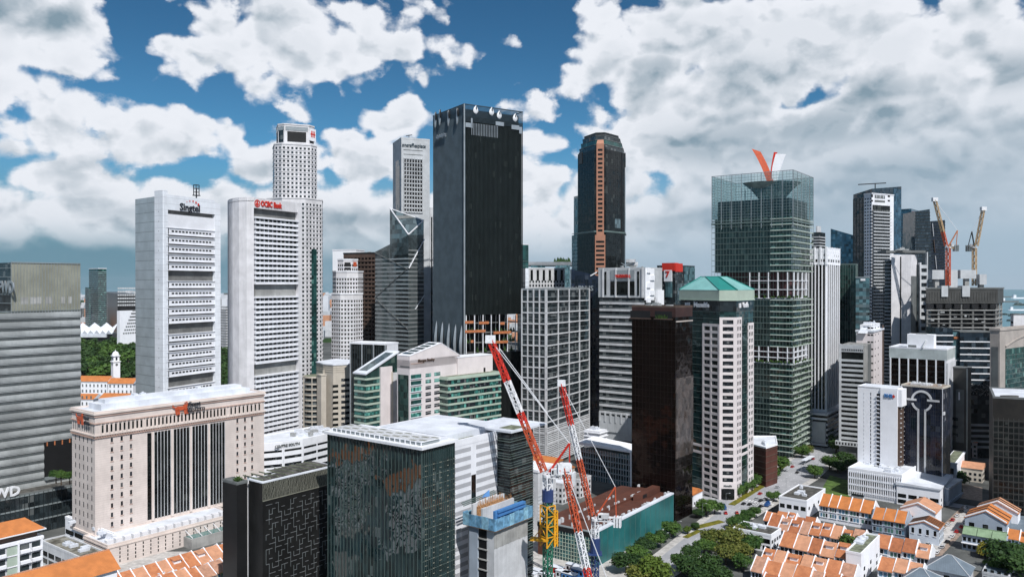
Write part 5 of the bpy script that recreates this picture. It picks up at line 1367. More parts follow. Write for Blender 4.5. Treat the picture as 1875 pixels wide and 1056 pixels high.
def manulife():
    D = 517
    P = [(X(1247, 548), 548), (X(1318, 517), 517), (X(1348, 516), 516), (X(1379, 541), 541), (X(1374, 575), 575), (X(1300, 592), 592)]
    b = Bld('green_roofed_tower', 'eight-sided tower with a pink-white window grid, dark glass wings and a green pyramid roof', pts=P, D=517)
    zc = b.z(549); b.body('glass_green_dark', 0, zc, name='glass_wall')
    f0, f1, f2 = b.f[:3]
    b.bands(f0, 'green_frame', 6, 4.45, int(zc / 4.45) - 1, .25, d=.15, name='transom'); b.bands(f2, 'green_frame', 6, 4.45, int(zc / 4.45) - 1, .25, d=.15, name='transom')
    p = 4.45; ztl, ztc = b.z(590), b.z(580)
    u0 = f0.u(1287)
    nl, nc = int(ztl / p), int(ztc / p)
    wallm = 'pinkish_white'
    b.bands(f0, wallm, 1.0, p, nl + 1, 1.7, d=.5, u0=u0); b.piers(f0, wallm, 2, 1.5, 0, 1.0 + nl * p + 1.7, d=.55, u0=u0, u1=f0.L + .2)
    b.cells(f0, 'glass_window', 2, nl, 2.9, p, 3.0, 2.3, u0=u0 + .7, u1=f0.L - .5, d=.15, ms=['glass_window', 'glass_black', 'glass_dark'])
    b.bands(f1, wallm, 1.0, p, nc + 1, 1.75, d=.5); b.piers(f1, wallm, 1, 2.0, 0, 1.0 + nc * p + 1.75, d=.55, u0=-.2, u1=f1.L + .2)
    b.cells(f1, 'glass_window', 1, nc, 2.95, p, 6.4, 2.3, d=.15)
    ue = f2.u(1357)
    b.bands(f2, wallm, 1.0, p, nc + 1, 1.75, d=.5, u1=ue); b.piers(f2, wallm, 2, 1.1, 0, 1.0 + nc * p + 1.75, d=.55, u0=-.2, u1=ue)
    b.cells(f2, 'glass_window', 2, nc, 2.95, p, 1.6, 2.3, u0=.4, u1=ue, d=.15)
    uf = f2.u(1369)
    b.bands(f2, wallm, 1.0, p, nc, 1.75, d=.5, u0=uf); b.piers(f2, wallm, 2, 1.3, 0, 1.0 + (nc - 1) * p + 1.75, d=.55, u0=uf, u1=f2.L)
    b.bands(f2, wallm, 27, 4.6, 2, 1.6, d=.45, u0=ue, u1=uf); b.bands(f0, wallm, 27, 4.6, 2, 1.6, d=.45, u1=u0)
    b.frame_box(f1, 'pinkish_white', -.3, f1.L + .3, 7.5, 11.5, -.1, .7, 'entrance_wall'); b.text('Manulife', f1, f1.L / 2, 9.4, 1.5, 'slate_grey', d=.9, width=5.2)
    b.frame_box(f1, 'glass_black', 1, f1.L - 1, 0.4, 7.2, -.1, .6, 'entrance_glass')
    # crown
    b.slabs('glass_dark', zc - 7.5, 1, 1, 7.3, .3, name='sign_band')
    zr = b.z(531); q = offset(P, .9); b.body('pale_green', zc, zr, pts=q, name='roof_fascia'); mb = MB(); mb.prism(offset(P, 1.3), zc - .5, zc, bottom=True); b.add('roof_fascia_rim', mb, 'pale_green')
    # pyramid with a ridge
    fr, to = offset(P, 1.0), None
    za = b.z(506)
    r0 = (X(1284, 552), 552); r1 = (X(1331, 548), 548)
    top = [r0, (X(1292, 546), 546), (X(1316, 540), 540), r1, (X(1328, 560), 560), (X(1292, 562), 562)]
    for i in range(6):
        mb = MB(); j = (i + 1) % 6; mb.poly([(*fr[i], zr), (*fr[j], zr), (*top[j], za), (*top[i], za)], [(0, 0, zr * .8), (9, 0, zr * .8), (9, 0, za), (0, 0, za)]); b.add('roof_slope', mb, 'deep_green' if i == 1 else 'copper_green')
    mb = MB(); mb.prism(top, za - .2, za + .4); b.add('ridge_cap', mb, 'deep_green')
    mb = MB()
    for i in range(6): mb.bar((*fr[i], zr + .2), (*top[i], za + .2), .7)
    b.add('hip_rib', mb, 'deep_green')
    b.text('Manulife', f0, f0.u(1286), zc - 3.6, 4.6, 'crane_white', d=.8, bold=.035, width=14)
    mb = MB()
    for k in range(3): mb.box(f0, f0.u(1256) + k * 1.7, f0.u(1256) + k * 1.7 + 1.0, zc - 5.2, zc - 2.2, .3, .9)
    b.add('three_bar_logo', mb, 'crane_white')
    b.text('Manulife', f2, f2.u(1363), zc - 3.6, 4.6, 'crane_white', d=.8, bold=.035, width=10); b.frame_box(f2, 'crane_white', f2.u(1352), f2.u(1355), zc - 5.2, zc - 2.2, .3, .9, 'three_bar_logo')
    b.done()
glass('glass_green_dark', (0.012, 0.032, 0.032), spec=0.6, cw=3, ch=4.45, blinds=0.06, bl=(0.05, 0.09, 0.09), tint=(.75, 1, 1))
def capitagreen():
    b = Bld('green_terraced_tower', 'tall green glass tower of balcony floors with red and white petals above its lattice crown', cpx=1452, D=640, th=36, lpx=1303, rpx=1489)
    f, g = b.f[0], b.f[1]; zt = b.z(312); zr = b.z(395); D = 640
    inner = offset(b.pts, -2.2)
    g1a, g1b = b.z(547), b.z(498); g2a, g2b = b.z(667), b.z(636)
    for (a, c) in ((0, g2a), (g2b, g1a), (g1b, zr)): b.body('glass_terrace', a, c, pts=inner, name='glass_wall')
    for (a, c) in ((g2a, g2b), (g1a, g1b)): b.body('garden_red', a, c, pts=offset(b.pts, -6), name='garden_core')
    b.body('dark_metal', zr, zr + 15, pts=offset(b.pts, -4), name='plant_floor')
    p = 4.72; n = int(zr / p)
    ur = f.u(1410)
    garden = lambda z: (g1a + 1 < z < g1b - 1) or (g2a + 1 < z < g2b - 1)
    for k in range(n + 1):
        z = 4 + k * p
        if z > zr: break
        b.frame_box(f, 'green_frame', 0, ur, z, z + .35, -2.3, 0.0, 'floor_edge')
        if not garden(z):
            b.frame_box(f, 'balcony_edge', ur, f.L, z, z + .75, -2.4, .15, 'balcony_floor'); b.frame_box(g, 'balcony_edge', 0, g.L, z, z + .75, -2.4, .15, 'balcony_floor')
            b.frame_box(f, 'glass_green', ur, f.L, z + .75, z + 1.7, -.1, .05, 'balcony_glass')
            if R.random() < .75:
                mb = MB()
                for q in range(10): u = ur + R.random() * (f.L - ur - 2); mb.box(f, u, u + R.uniform(.8, 3), z + .75, z + R.uniform(1.2, 2.2), -1.4, -.4)
                for q in range(6): u = R.random() * (g.L - 2); mb.box(g, u, u + R.uniform(.8, 3), z + .75, z + R.uniform(1.2, 2.2), -1.4, -.4)
                b.add('balcony_planting', mb, 'leaf_dark', kind='stuff')
    for (a, c) in ((g2a, g2b), (g1a, g1b)):
        h = (c - a) / 3; uu = f.u(1372)
        for q in range(4):
            if q < 3: b.frame_box(f, 'white_paint', uu, f.L, a + h * q, a + h * q + .5, -3, .25, 'garden_beam'); b.frame_box(g, 'white_paint', 0, g.L * .7, a + h * q, a + h * q + .5, -3, .25, 'garden_beam')
        for q in range(5): u = uu + (f.L - uu) * q / 4.6; b.frame_box(f, 'white_paint', u, u + .6, a, c, -1, .3, 'garden_column')
        for q in range(4): u = g.L * (.05 + q * .2); b.frame_box(g, 'white_paint', u, u + .8, a, c, -1, .3, 'garden_column')
        mb = MB()
        for q in range(40): ff = R.choice((f, f, g)); u = R.uniform(uu, f.L - 1) if ff is f else R.random() * g.L * .7; mb.bar(ff.pt(u, .1, a + .5), ff.pt(u + R.uniform(-1, 1), R.uniform(0, .8), a + R.uniform(1.2, 2.8)), 1.0, .6)
        b.add('garden_planting', mb, 'leaf_mid', kind='stuff')
    b.piers(f, 'green_frame', 26, .14, 0, zr, d=.1, name='mullion'); b.piers(f, 'silver', 8, .45, b.z(415), zt, d=.2, name='crown_post')
    b.piers(g, 'green_frame', 12, .14, 0, zr, d=.1, name='mullion'); b.piers(g, 'silver', 5, .45, b.z(415), zt, d=.2, name='crown_post')
    # lattice crown, front and back
    for k, ff in enumerate(b.f):
        nn = int((zt - zr + 4) / 2.35)
        b.bands(ff, 'lattice_metal', zr - 4, 2.35, nn, .2, d=.15, d0=0, name='crown_rail'); b.piers(ff, 'lattice_metal', int(ff.L / 2.6), .15, zr - 4, zt, d=.15, d0=0, name='crown_bar')
        b.bands(ff, 'silver', zt, 1, 1, .5, d=.3, name='crown_rim')
        b.bands(ff, 'green_frame', b.z(405), 1, 1, 1.0, d=.4, name='crown_belt')
        mb = MB(); mb.box(ff, 0, ff.L, b.z(395), zt - .3, -.12, -.06); b.add('crown_glass', mb, 'veil_glass')
    # curved wind scoop and petals
    cx = X(1413, D + 24); cy = D + 24
    zb = b.z(372)
    mb = MB(); n_ = 28; pr = [(24, 19), (17, 13.5), (10, 5), (5, -4)]
    for i in range(3):
        for k in range(n_):
            a0, a1 = 2 * math.pi * k / n_, 2 * math.pi * (k + 1) / n_
            (ra, ha), (rb, hb) = pr[i], pr[i + 1]
            mb.poly([(cx + math.cos(a0) * ra, cy + math.sin(a0) * ra * .7, zb + ha), (cx + math.cos(a0) * rb, cy + math.sin(a0) * rb * .7, zb + hb), (cx + math.cos(a1) * rb, cy + math.sin(a1) * rb * .7, zb + hb), (cx + math.cos(a1) * ra, cy + math.sin(a1) * ra * .7, zb + ha)])
    b.add('wind_scoop', mb, 'lattice_metal')
    def petal(x0, x1, y1, w0, w1, m1, m2, bend, yoff):
        z0, z1 = zb - 2, Z(y1, D + 24); N = 10; A, B3, Bk = [], [], []
        for k in range(N + 1):
            t = k / N; x = x0 + (x1 - x0) * (t ** bend); w = w0 + (w1 - w0) * t; z = z0 + (z1 - z0) * t
            A.append((x - w, cy + yoff - 3, z + (2.2 * t if m1 == 'red_orange' else 0))); B3.append((x + w, cy + yoff - 1.0, z)); Bk.append((x + w * .2, cy + yoff + 4, z + 1))
        for (P_, Q_, mm) in ((A, B3, m1), (B3, Bk, m2), (Bk, A, m2)):
            mb = MB()
            for k in range(N): mb.poly([P_[k], Q_[k], Q_[k + 1], P_[k + 1]])
            b.add('petal', mb, mm, label='red curved petal leaning left' if m1 == 'red_orange' and mm == m1 else None)
    s = (D + 24) / F
    petal(X(1412, D + 24), X(1380, D + 24), 280, 2.6, 4.0, 'red_orange', 'red_orange', 2.0, -4)
    petal(X(1411, D + 24), X(1428, D + 24), 283, 1.8, 4.6, 'white_paint', 'red_paint', 2.2, 0)
    petal(X(1408, D + 24), X(1418, D + 24), 280, 1.4, 1.8, 'red_paint', 'red_paint', 2.2, -.6)
    for k in range(8):
        u = f.L * (.08 + .12 * k); mb = MB(); c = f.pt(u, -5, b.z(398)); h_ = R.uniform(3, 8)
        mb.tube(c, (c[0], c[1], c[2] + h_), .35, .2)
        for q in range(16): a = R.random() * 6.3; mb.tube((c[0], c[1], c[2] + h_ * .7), (c[0] + math.cos(a) * 2.6, c[1] + math.sin(a) * 2.6, c[2] + h_ + R.uniform(-1, 2)), .8, .2, 4)
        b.add('rooftop_tree', mb, 'leaf_dark')
    b.frame_box(f, 'white_paint', f.u(1360) * 0 + f.u(1395), f.u(1396), zr, zr + 20, -5, -4, 'white_post'); b.frame_box(f, 'white_paint', f.u(1360), f.u(1361), zr + 4, zr + 24, -5, -4, 'white_post')
    b.done()
glass('glass_terrace', (0.045, 0.068, 0.062), spec=0.7, cw=1.5, ch=4.72, blinds=0.12, bl=(0.13, 0.18, 0.15), tint=(.8, 1, .95))
mat('lattice_metal', (0.26, 0.34, 0.34), rough=.4, metal=.3)
mat('garden_red', (0.07, 0.022, 0.025), var=.3, scale=.2)
mat('balcony_edge', (0.48, 0.55, 0.49), rough=.4, var=.1)
m = bpy.data.materials.new('veil_glass'); m.use_nodes = True; T = NT(m.node_tree)
tr = T.n('ShaderNodeBsdfTransparent', (0.84, 0.90, 0.90, 1)); gl = T.n('ShaderNodeBsdfGlossy', (0.5, 0.62, 0.62, 1), 0.06)
T.n('ShaderNodeOutputMaterial', T.n('ShaderNodeMixShader', 0.06, tr, gl), out=None); M['veil_glass'] = m
solar_glass_tower(); striped_block(); carpark(); black_pattern(); stanley(); republic(); grid_tower(); plus_block(); pass
prudential(); bronze_tower(); manulife(); capitagreen()
# ================================================================ buildings, right part
def fin_tower():
    b = Bld('white_finned_tower', 'white tower of full-height fins with a notched top, right of the petal-crowned tower', cpx=1513, D=690, th=36, wl=24, rpx=1536)
    f, g = b.f[0], b.f[1]; zt = b.z(455)
    b.body('glass_black', 30, zt - 14, name='glass_wall')
    b.piers(f, 'pure_white', 8, .9, 30, zt - 12, d=.8, name='white_fin'); b.piers(g, 'pure_white', 6, 1.5, 30, zt - 12, d=.8, name='white_fin')
    b.body('pure_white', zt - 14, zt - 3, pts=offset(b.pts, .5), name='head_wall')
    q = offset(b.pts, .5)
    for i in (0, 1, 2, 3):
        ff = Face(q[i], q[(i + 1) % 4])
        b.cells(ff, 'glass_black', 7, 1, zt - 11.5, 1, ff.L / 7 - 1.2, 2.4, d=.08, name='window'); b.cells(ff, 'slate_grey', 6, 1, zt - 6.5, 1, 1.2, 1.8, d=.08, name='slot')
        b.piers(ff, 'pure_white', 5, 1.3, zt - 14, zt + 1.5, d=.6, d0=-1.2, name='notch_post'); b.bands(ff, 'pure_white', zt - 3, 1, 1, 2.4, d=.1, d0=-1, name='parapet')
    b.slabs('pure_white', 29, 1, 1, 2.2, 1.2, name='belt')
    b.done()
    p = Bld('striped_podium', 'white and black banded podium at the foot of the white finned tower', cpx=1515, D=680, th=36, wl=34, rpx=1540)
    p.body('glass_black', 0, 28, name='glass_wall'); p.slabs('pure_white', 1.5, 4.4, 6, 1.8, .5); p.slabs('roof_white', 27.5, 1, 1, 1.2, .8, name='roof_rim')
    f = p.f[0]; p.frame_box(f, 'grey_white', f.L * .62, f.L * .98, 4, 22, -.1, 2.0, 'stone_panel'); p.plant(28.7, 6, seed=21, m='roof_white', hmax=1.5); p.done()
def banded(name, label, cpx, D, th, lpx, rpx, py, wallm, bandm, pitch, h, wl=None, wr=None, d=.4, base=0, rim=None, slope=None, cat='building', mull=0, seed=1, plant=0, **k):
    b = Bld(name, label, cpx=cpx, D=D, th=th, lpx=lpx, rpx=rpx, wl=wl, wr=wr, cat=cat)
    zt = b.z(py)
    if slope: mb = MB(); mb.prism(b.pts, base, zt, z1s=[zt + s for s in slope]); b.add('glass_wall', mb, wallm)
    else: b.body(wallm, base, zt, name='glass_wall')
    n = int((zt + (min(slope) if slope else 0)) / pitch) - 1
    for f in b.f[:2]:
        if bandm: b.bands(f, bandm, 4, pitch, n, h, d=d)
        if mull: b.piers(f, rim or bandm, max(2, int(f.L / mull)), .25, 0, zt + (min(slope) if slope else 0), d=d * .6, name='mullion')
    if rim: b.slabs(rim, zt - .3, 1, 1, 1.0, .3, name='roof_rim') if not slope else None
    if plant: b.plant(zt + .5, plant, seed=seed)
    return b
def right_towers():
    b = banded('dark_green_tower', 'dark green ribbed tower between the white finned tower and the teal glass block', 1567, 770, 28, 1534, None, 484, 'glass_dark_green', None, 4, 1, wr=20, mull=2.2, rim='green_frame'); b.bands(b.f[0], 'dark_fin', 4, 4, 40, .3, d=.2); b.done()
    b = banded('teal_glass_block', 'small teal glass block with a white roof emblem beside the dark green ribbed tower', 1592, 750, 25, 1567, None, 508, 'glass_teal', 'glass_silver', 7.6, 3.0, wr=16, d=.15, rim='silver')
    b.frame_box(b.f[0], 'white_paint', b.f[0].L * .35, b.f[0].L * .7, b.z(514), b.z(510), .1, .5, 'roof_emblem'); b.done()
    b = banded('blue_slanted_tower', 'blue glass tower with a sloping top seen over the white finned tower', 1562, 1150, 20, 1521, None, 428, 'glass_blue', None, 4, 1, wr=30, slope=(8, -2, -2, 8)); b.bands(b.f[0], 'grey_fin', 6, 4.2, 38, 1.6, d=.4); b.done()
    b = banded('balcony_tower', 'small pale apartment tower peeping out right of the petal-crowned tower', 1500, 1000, 40, 1486, 1511, 425, 'glass_dark', 'pale_concrete', 3.6, 1.2, d=.8); b.body('pale_concrete', b.z(425), b.z(413), pts=offset(b.pts, -4), name='roof_house'); b.done()
    # big dark tower behind the white apartment tower
    D = 1020
    b = Bld('dark_glass_tower', 'large dark glass tower with a raking top behind the white apartment tower', cpx=1596, D=D, th=58, lpx=1562, rpx=1650)
    z0 = b.z(350); mb = MB(); mb.prism(b.pts, 0, z0, z1s=[z0 - 2, z0 + 3, z0 + 10, z0 + 4]); b.add('glass_wall', mb, 'glass_navy2'); f, g = b.f[0], b.f[1]
    b.bands(f, 'dark_fin', 5, 4.2, 58, .5, d=.3); b.bands(g, 'dark_fin', 5, 4.2, 58, .3, d=.2); b.piers(f, 'dark_fin', 6, .5, 0, z0 - 8, d=.6, name='mullion'); b.frame_box(g, 'glass_blue', g.L * .72, g.L * .99, z0 - 110, z0 + 6, -.1, .3, 'blue_glass_bay')
    mb = MB(); c = g.xy(g.L * .25, -6); mb.bar((c[0] - 22, c[1], z0 + 10), (c[0] + 14, c[1], z0 + 12), 1.2); mb.bar((c[0], c[1], z0), (c[0], c[1], z0 + 11), 1.0); b.add('roof_crane', mb, 'dark_metal'); b.done()
    # white apartment tower
    b = Bld('apartment_tower', 'white apartment tower of stacked grey balconies with a framed white top', cpx=1596, D=880, th=62, lpx=1582, rpx=1636)
    f, g = b.f[0], b.f[1]; zt = b.z(355); b.body('white_paint', 0, zt)
    ua, ub = g.u(1597), g.u(1629); p = 3.62; n = int((g.z(1610, 378) - 20) / p)
    b.frame_box(g, 'glass_black', ua, ub, 10, g.z(1610, 376), -.1, .3, 'balcony_recess')
    b.bands(g, 'grey_white', 20, p, n, 1.25, d=2.2, u0=ua, u1=ub, name='balcony'); b.cells(g, 'slate_grey', 10, n, 21.6, p, 1.8, 1.6, u0=ua, u1=ub, d=.6, name='balcony_door', big=False)
    b.cells(f, 'glass_black', 3, n + 4, 20, p, 1.6, 1.7, d=.1); b.cells(g, 'glass_black', 2, n, 20, p, 1.0, 1.6, u0=0, u1=ua, d=.1, big=False)
    for (x0, x1, y0, y1) in ((1601, 1620, 357, 363), (1601, 1620, 366, 370), (1594.5, 1598, 356, 361), (1594.5, 1598, 366, 369), (1625, 1629, 356, 361), (1625, 1629, 366, 369)):
        b.frame_box(g, 'slate_grey' if x1 - x0 > 10 else 'black_void', g.u(x0), g.u(x1), g.z(x0, y1), g.z(x0, y0), -.1, .15, 'top_opening')
    b.cells(g, 'white_paint', 3, 1, g.z(1610, 363), 1, .5, 5, u0=g.u(1601), u1=g.u(1620), d=.5, name='frame_bar'); b.slabs('white_paint', zt, 1, 1, 1, .4, name='parapet'); b.done()
    b = banded('blue_glass_tower', 'blue glass tower with a small red and white emblem right of the big dark tower', 1668, 1180, 40, 1644, 1683, 382, 'glass_blue', 'grey_fin', 4.2, 1.0, d=.3); b.frame_box(b.f[1], 'white_paint', b.f[1].L * .2, b.f[1].L * .8, b.z(394), b.z(388), .3, .8, 'emblem_panel'); b.frame_box(b.f[1], 'red_paint', b.f[1].L * .1, b.f[1].L * .35, b.z(395), b.z(387), .8, 1.0, 'emblem'); b.done()
    # leaning dark towers
    for (x0, x1, t0, t1, y0, y1, D, lab, m_) in ((1671, 1712, 1676, 1702, 387, 383, 1060, 'dark tower with a leaning right edge beside the emblem tower', 'glass_navy2'), (1700, 1731, 1704, 1730, 405, 403, 1130, 'dark blue tower with a sloping roof behind the left ochre crane', 'glass_navy')):
        z0, z1 = Z(y0, D), Z(y1, D); dp = 40
        b = Bld('leaning_tower', lab, pts=[(X(x0, D), D), (X(x1, D), D), (X(x1, D) + 3, D + dp), (X(x0, D) + 3, D + dp)], D=D)
        mb = MB(); lo = b.pts; hi = [(X(t0, D), D), (X(t1, D), D), (X(t1, D) + 3, D + dp), (X(t0, D) + 3, D + dp)]; zz = [z0, z1, z1, z0]
        for i in range(4): j = (i + 1) % 4; mb.poly([(*lo[i], 0), (*lo[j], 0), (*hi[j], zz[j]), (*hi[i], zz[i])], [(0, 0, 0), (30, 0, 0), (30, 0, z1), (0, 0, z0)])
        mb.poly([(*hi[i], zz[i]) for i in range(4)]); b.add('glass_wall', mb, m_)
        n = int(z0 / 4.2)
        for k in range(n):
            t = (k + .5) / n; z = t * z0; xa = lo[0][0] + (hi[0][0] - lo[0][0]) * t; xb = lo[1][0] + (hi[1][0] - lo[1][0]) * t
            mb = MB(); mb.prism([(xa, D - .4), (xb + .3, D - .4), (xb + .3, D + 2), (xa, D + 2)], z, z + 1.3, bottom=True); b.add('floor_band', mb, 'dark_fin')
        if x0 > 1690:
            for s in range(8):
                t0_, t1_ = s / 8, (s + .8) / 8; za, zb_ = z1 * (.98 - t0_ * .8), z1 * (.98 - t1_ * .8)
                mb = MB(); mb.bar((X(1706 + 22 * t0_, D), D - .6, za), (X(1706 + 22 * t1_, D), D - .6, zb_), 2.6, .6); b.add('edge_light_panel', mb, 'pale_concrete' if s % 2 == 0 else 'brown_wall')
        b.done()
    # grey concrete tower
    D = 820
    P = [(X(1632, D), D), (X(1650, D + 2), D + 2), (X(1668, D), D), (X(1679, D + 12), D + 12), (X(1679, D + 34), D + 34), (X(1632, D + 34), D + 34)]
    b = Bld('concrete_slab_tower', 'pale grey windowless tower front with a dark slit and stacked balconies at its right', pts=P, D=D)
    zt = b.z(466); b.body('offwhite_stone', 0, zt); b.frame_box(b.f[0], 'black_void', b.f[0].L * .88, b.f[0].L, 0, zt - 2, -.1, .25, 'dark_slit')
    b.frame_box(b.f[2], 'slate_grey', 0, b.f[2].L, 0, zt - 22, -.1, .2, 'shade_cheek')  # slate colour paints self-shade on the right-turned facet
    c = Face((X(1679, D + 10), D + 10), (X(1697, D + 12), D + 12)); b.frame_box(c, 'glass_dark', 0, c.L, 0, zt - 10, -18, -.2, 'balcony_core')
    b.bands(c, 'grey_white', 12, 7.6, int(zt / 7.6) - 2, 3.6, d=1.6, u0=3, u1=c.L - 1, name='balcony'); b.frame_box(c, 'pale_concrete', 2.2, 3.6, 0, zt - 8, -1, 1.9, 'white_post'); b.frame_box(c, 'grey_white', c.L - 1.2, c.L, 0, zt + 3, -1, 1.7, 'side_post')
    mb = MB(); mb.box(Face((X(1624, D + 4), D + 4), (X(1697, D + 4), D + 4)), 0, 41, zt + 2, zt + 4.5, -22, -2); b.add('roof_frame', mb, 'slate_grey')
    f = Face((X(1620, D + 14), D + 14), (X(1632, D + 12), D + 12)); b.frame_box(f, 'glass_dark', 0, f.L, 0, zt - 6, -16, 0, 'balcony_core'); b.bands(f, 'grey_white', 12, 3.8, int(zt / 3.8) - 3, 1.5, d=1.2, name='balcony'); b.plant(zt + 4.5, 4, seed=31); b.done()
    # building under construction
    D = 770
    b = Bld('construction_frame', 'unfinished concrete tower frame with grey formwork boxes and two ochre cranes', pts=[(X(1697, D), D), (X(1826, D), D), (X(1836, D + 32), D + 32), (X(1704, D + 32), D + 32)], D=D)
    f, g = b.f[0], b.f[1]; zt = b.z(527); b.body('black_void', 0, zt - 14, pts=offset(b.pts, -3.2), name='core')
    zz = zt - 22; k = 0
    while zz > 30:
        b.slabs('concrete' if k % 2 == 0 else 'dark_concrete', zz, 1, 1, .9, .1, name='floor_slab'); zz -= 4.2; k += 1
    b.piers(f, 'dark_concrete', 6, 1.6, 20, zt - 8, d=-.4, d0=-2.2, name='column'); b.piers(g, 'concrete', 2, 1.4, 20, zt - 8, d=-.3, d0=-2, name='column')
    b.body('slate_dark', zt - 15, zt - 1, pts=offset(b.pts, .6), name='formwork_deck'); b.slabs('slate_grey', zt - 1, 1, 1, 1.4, 1.2, name='deck_rail')
    b.cells(Face(offset(b.pts, .6)[0], offset(b.pts, .6)[1]), 'slate_dark', 26, 1, zt - 13, 1, 1.6, 9, d=.3, name='form_panel'); b.cells(Face(offset(b.pts, .6)[0], offset(b.pts, .6)[1]), 'black_void', 8, 1, zt - 20, 1, 6, 4.5, d=.1, name='opening')
    for (x0, x1, y0, y1, dz) in ((1713, 1735, 494, 511, -6), (1744, 1760, 494, 526, -6), (1763, 1792, 494, 510, -4), (1796, 1809, 502, 521, -2), (1722, 1734, 523, 543, 2), (1760, 1774, 523, 543, 2)):
        mb = MB(); mb.box(f, f.u(x0), f.u(x1), Z(y1, D), Z(y0, D), dz - 8, dz); b.add('formwork_box', mb, 'grey_white')
        mb = MB(); u = (f.u(x0) + f.u(x1)) / 2; mb.box(f, u - 2, u + 2, zt, Z(y1, D) + .5, dz - 6, dz - 2); b.add('core_column', mb, 'concrete')
    mb = MB()
    for q in range(60): u = R.random() * f.L; z = zt - 24 - R.random() * 60; mb.box(f, u, u + R.uniform(.5, 4), z, z + R.uniform(.3, 1.5), -.2, R.uniform(.1, .8))
    b.add('site_clutter', mb, 'plant_unit', kind='stuff'); b.done()
    # dark striped building in front of it
    b = banded('striped_office_tower', 'navy office tower with thin white floor lines below the unfinished frame', 1816, 650, 8, 1758, None, 608, 'glass_navy2', 'white_paint', 5.2, .9, wr=20, d=.4, rim='slate_grey'); b.done()
    b = banded('striped_office_tower', 'narrow navy office slab with white floor lines left of the broad white-lined one', 1745, 652, 8, 1713, None, 600, 'glass_navy2', 'white_paint', 5.2, .9, wr=20, d=.4); b.done()
    b = banded('glass_link_block', 'small blue glass link with orange and white bits between two white-lined navy slabs', 1759, 656, 8, 1744, None, 608, 'glass_teal', 'white_paint', 10.4, .8, wr=16, d=.5); b.frame_box(b.f[0], 'orange_panel', 1, 5, b.z(620), b.z(616), 0, .8, 'orange_board'); b.done()
    # stone building with an arch
    b = Bld('arched_stone_tower', 'brown-grey stone building with a blind arch over a green window wall, right edge', cpx=1831, D=560, th=52, lpx=1813, rpx=1925)
    f, g = b.f[0], b.f[1]; zt = b.z(604); b.body('taupe_stone', 0, zt); b.slabs('taupe_stone', zt - .6, 1, 1, 1.2, .5, name='cornice'); b.roof('roof_white', zt, 'taupe_stone')
    u0 = g.u(1841); zw = g.z(1845, 638); b.frame_box(g, 'glass_green', u0, g.L - 4, 0, zw, -.1, .15, 'window_wall'); b.bands(g, 'green_frame', 4, 3.4, int(zw / 3.4) - 1, .3, d=.3, u0=u0, u1=g.L - 4, name='transom'); b.piers(g, 'green_frame', 14, .2, 2, zw, d=.25, u0=u0, u1=g.L - 4, name='mullion')
    w = (g.L - 4 - u0)
    for k in range(12):
        t0, t1 = k / 12, (k + 1) / 12; h = lambda t: zw + 1.2 + 6.5 * math.sin(math.pi * t)
        mb = MB(); P = [g.pt(u0 + w * t0, .7, h(t0)), g.pt(u0 + w * t1, .7, h(t1)), g.pt(u0 + w * t1, .7, h(t1) + .9), g.pt(u0 + w * t0, .7, h(t0) + .9)]
        Q = [g.pt(u0 + w * t0, -.1, h(t0)), g.pt(u0 + w * t1, -.1, h(t1)), g.pt(u0 + w * t1, -.1, h(t1) + .9), g.pt(u0 + w * t0, -.1, h(t0) + .9)]
        mb.poly(P); mb.poly([P[0], Q[0], Q[1], P[1]]); mb.poly([P[3], P[2], Q[2], Q[3]]); b.add('arch_stone', mb, 'taupe_stone')
    b.frame_box(f, 'slate_grey', f.L * .2, f.L * .85, 0, zt - 12, -.1, .2, 'side_panel'); b.done()
    b = Bld('roof_kiosk', 'small white box building with dark windows above the arched stone one at the right edge', cpx=1856, D=720, th=86, wl=4, wr=30); b.pts
    zt = b.z(576); b.body('offwhite_stone', 0, zt); b.cells(b.f[0], 'glass_black', 1, 8, zt - 8, -6, 2.4, 2.0, d=.1); b.slabs('slate_grey', zt, 1, 1, .6, .4, name='roof_rim'); b.done()
mat('taupe_stone', (0.40, 0.36, 0.33), var=.08, streak=.15, lines=[(2, 1.1, .06, .25)])
glass('glass_navy2', (0.014, 0.024, 0.034), spec=0.7, cw=3, ch=4.2, blinds=0.06, bl=(0.06, 0.08, 0.1))
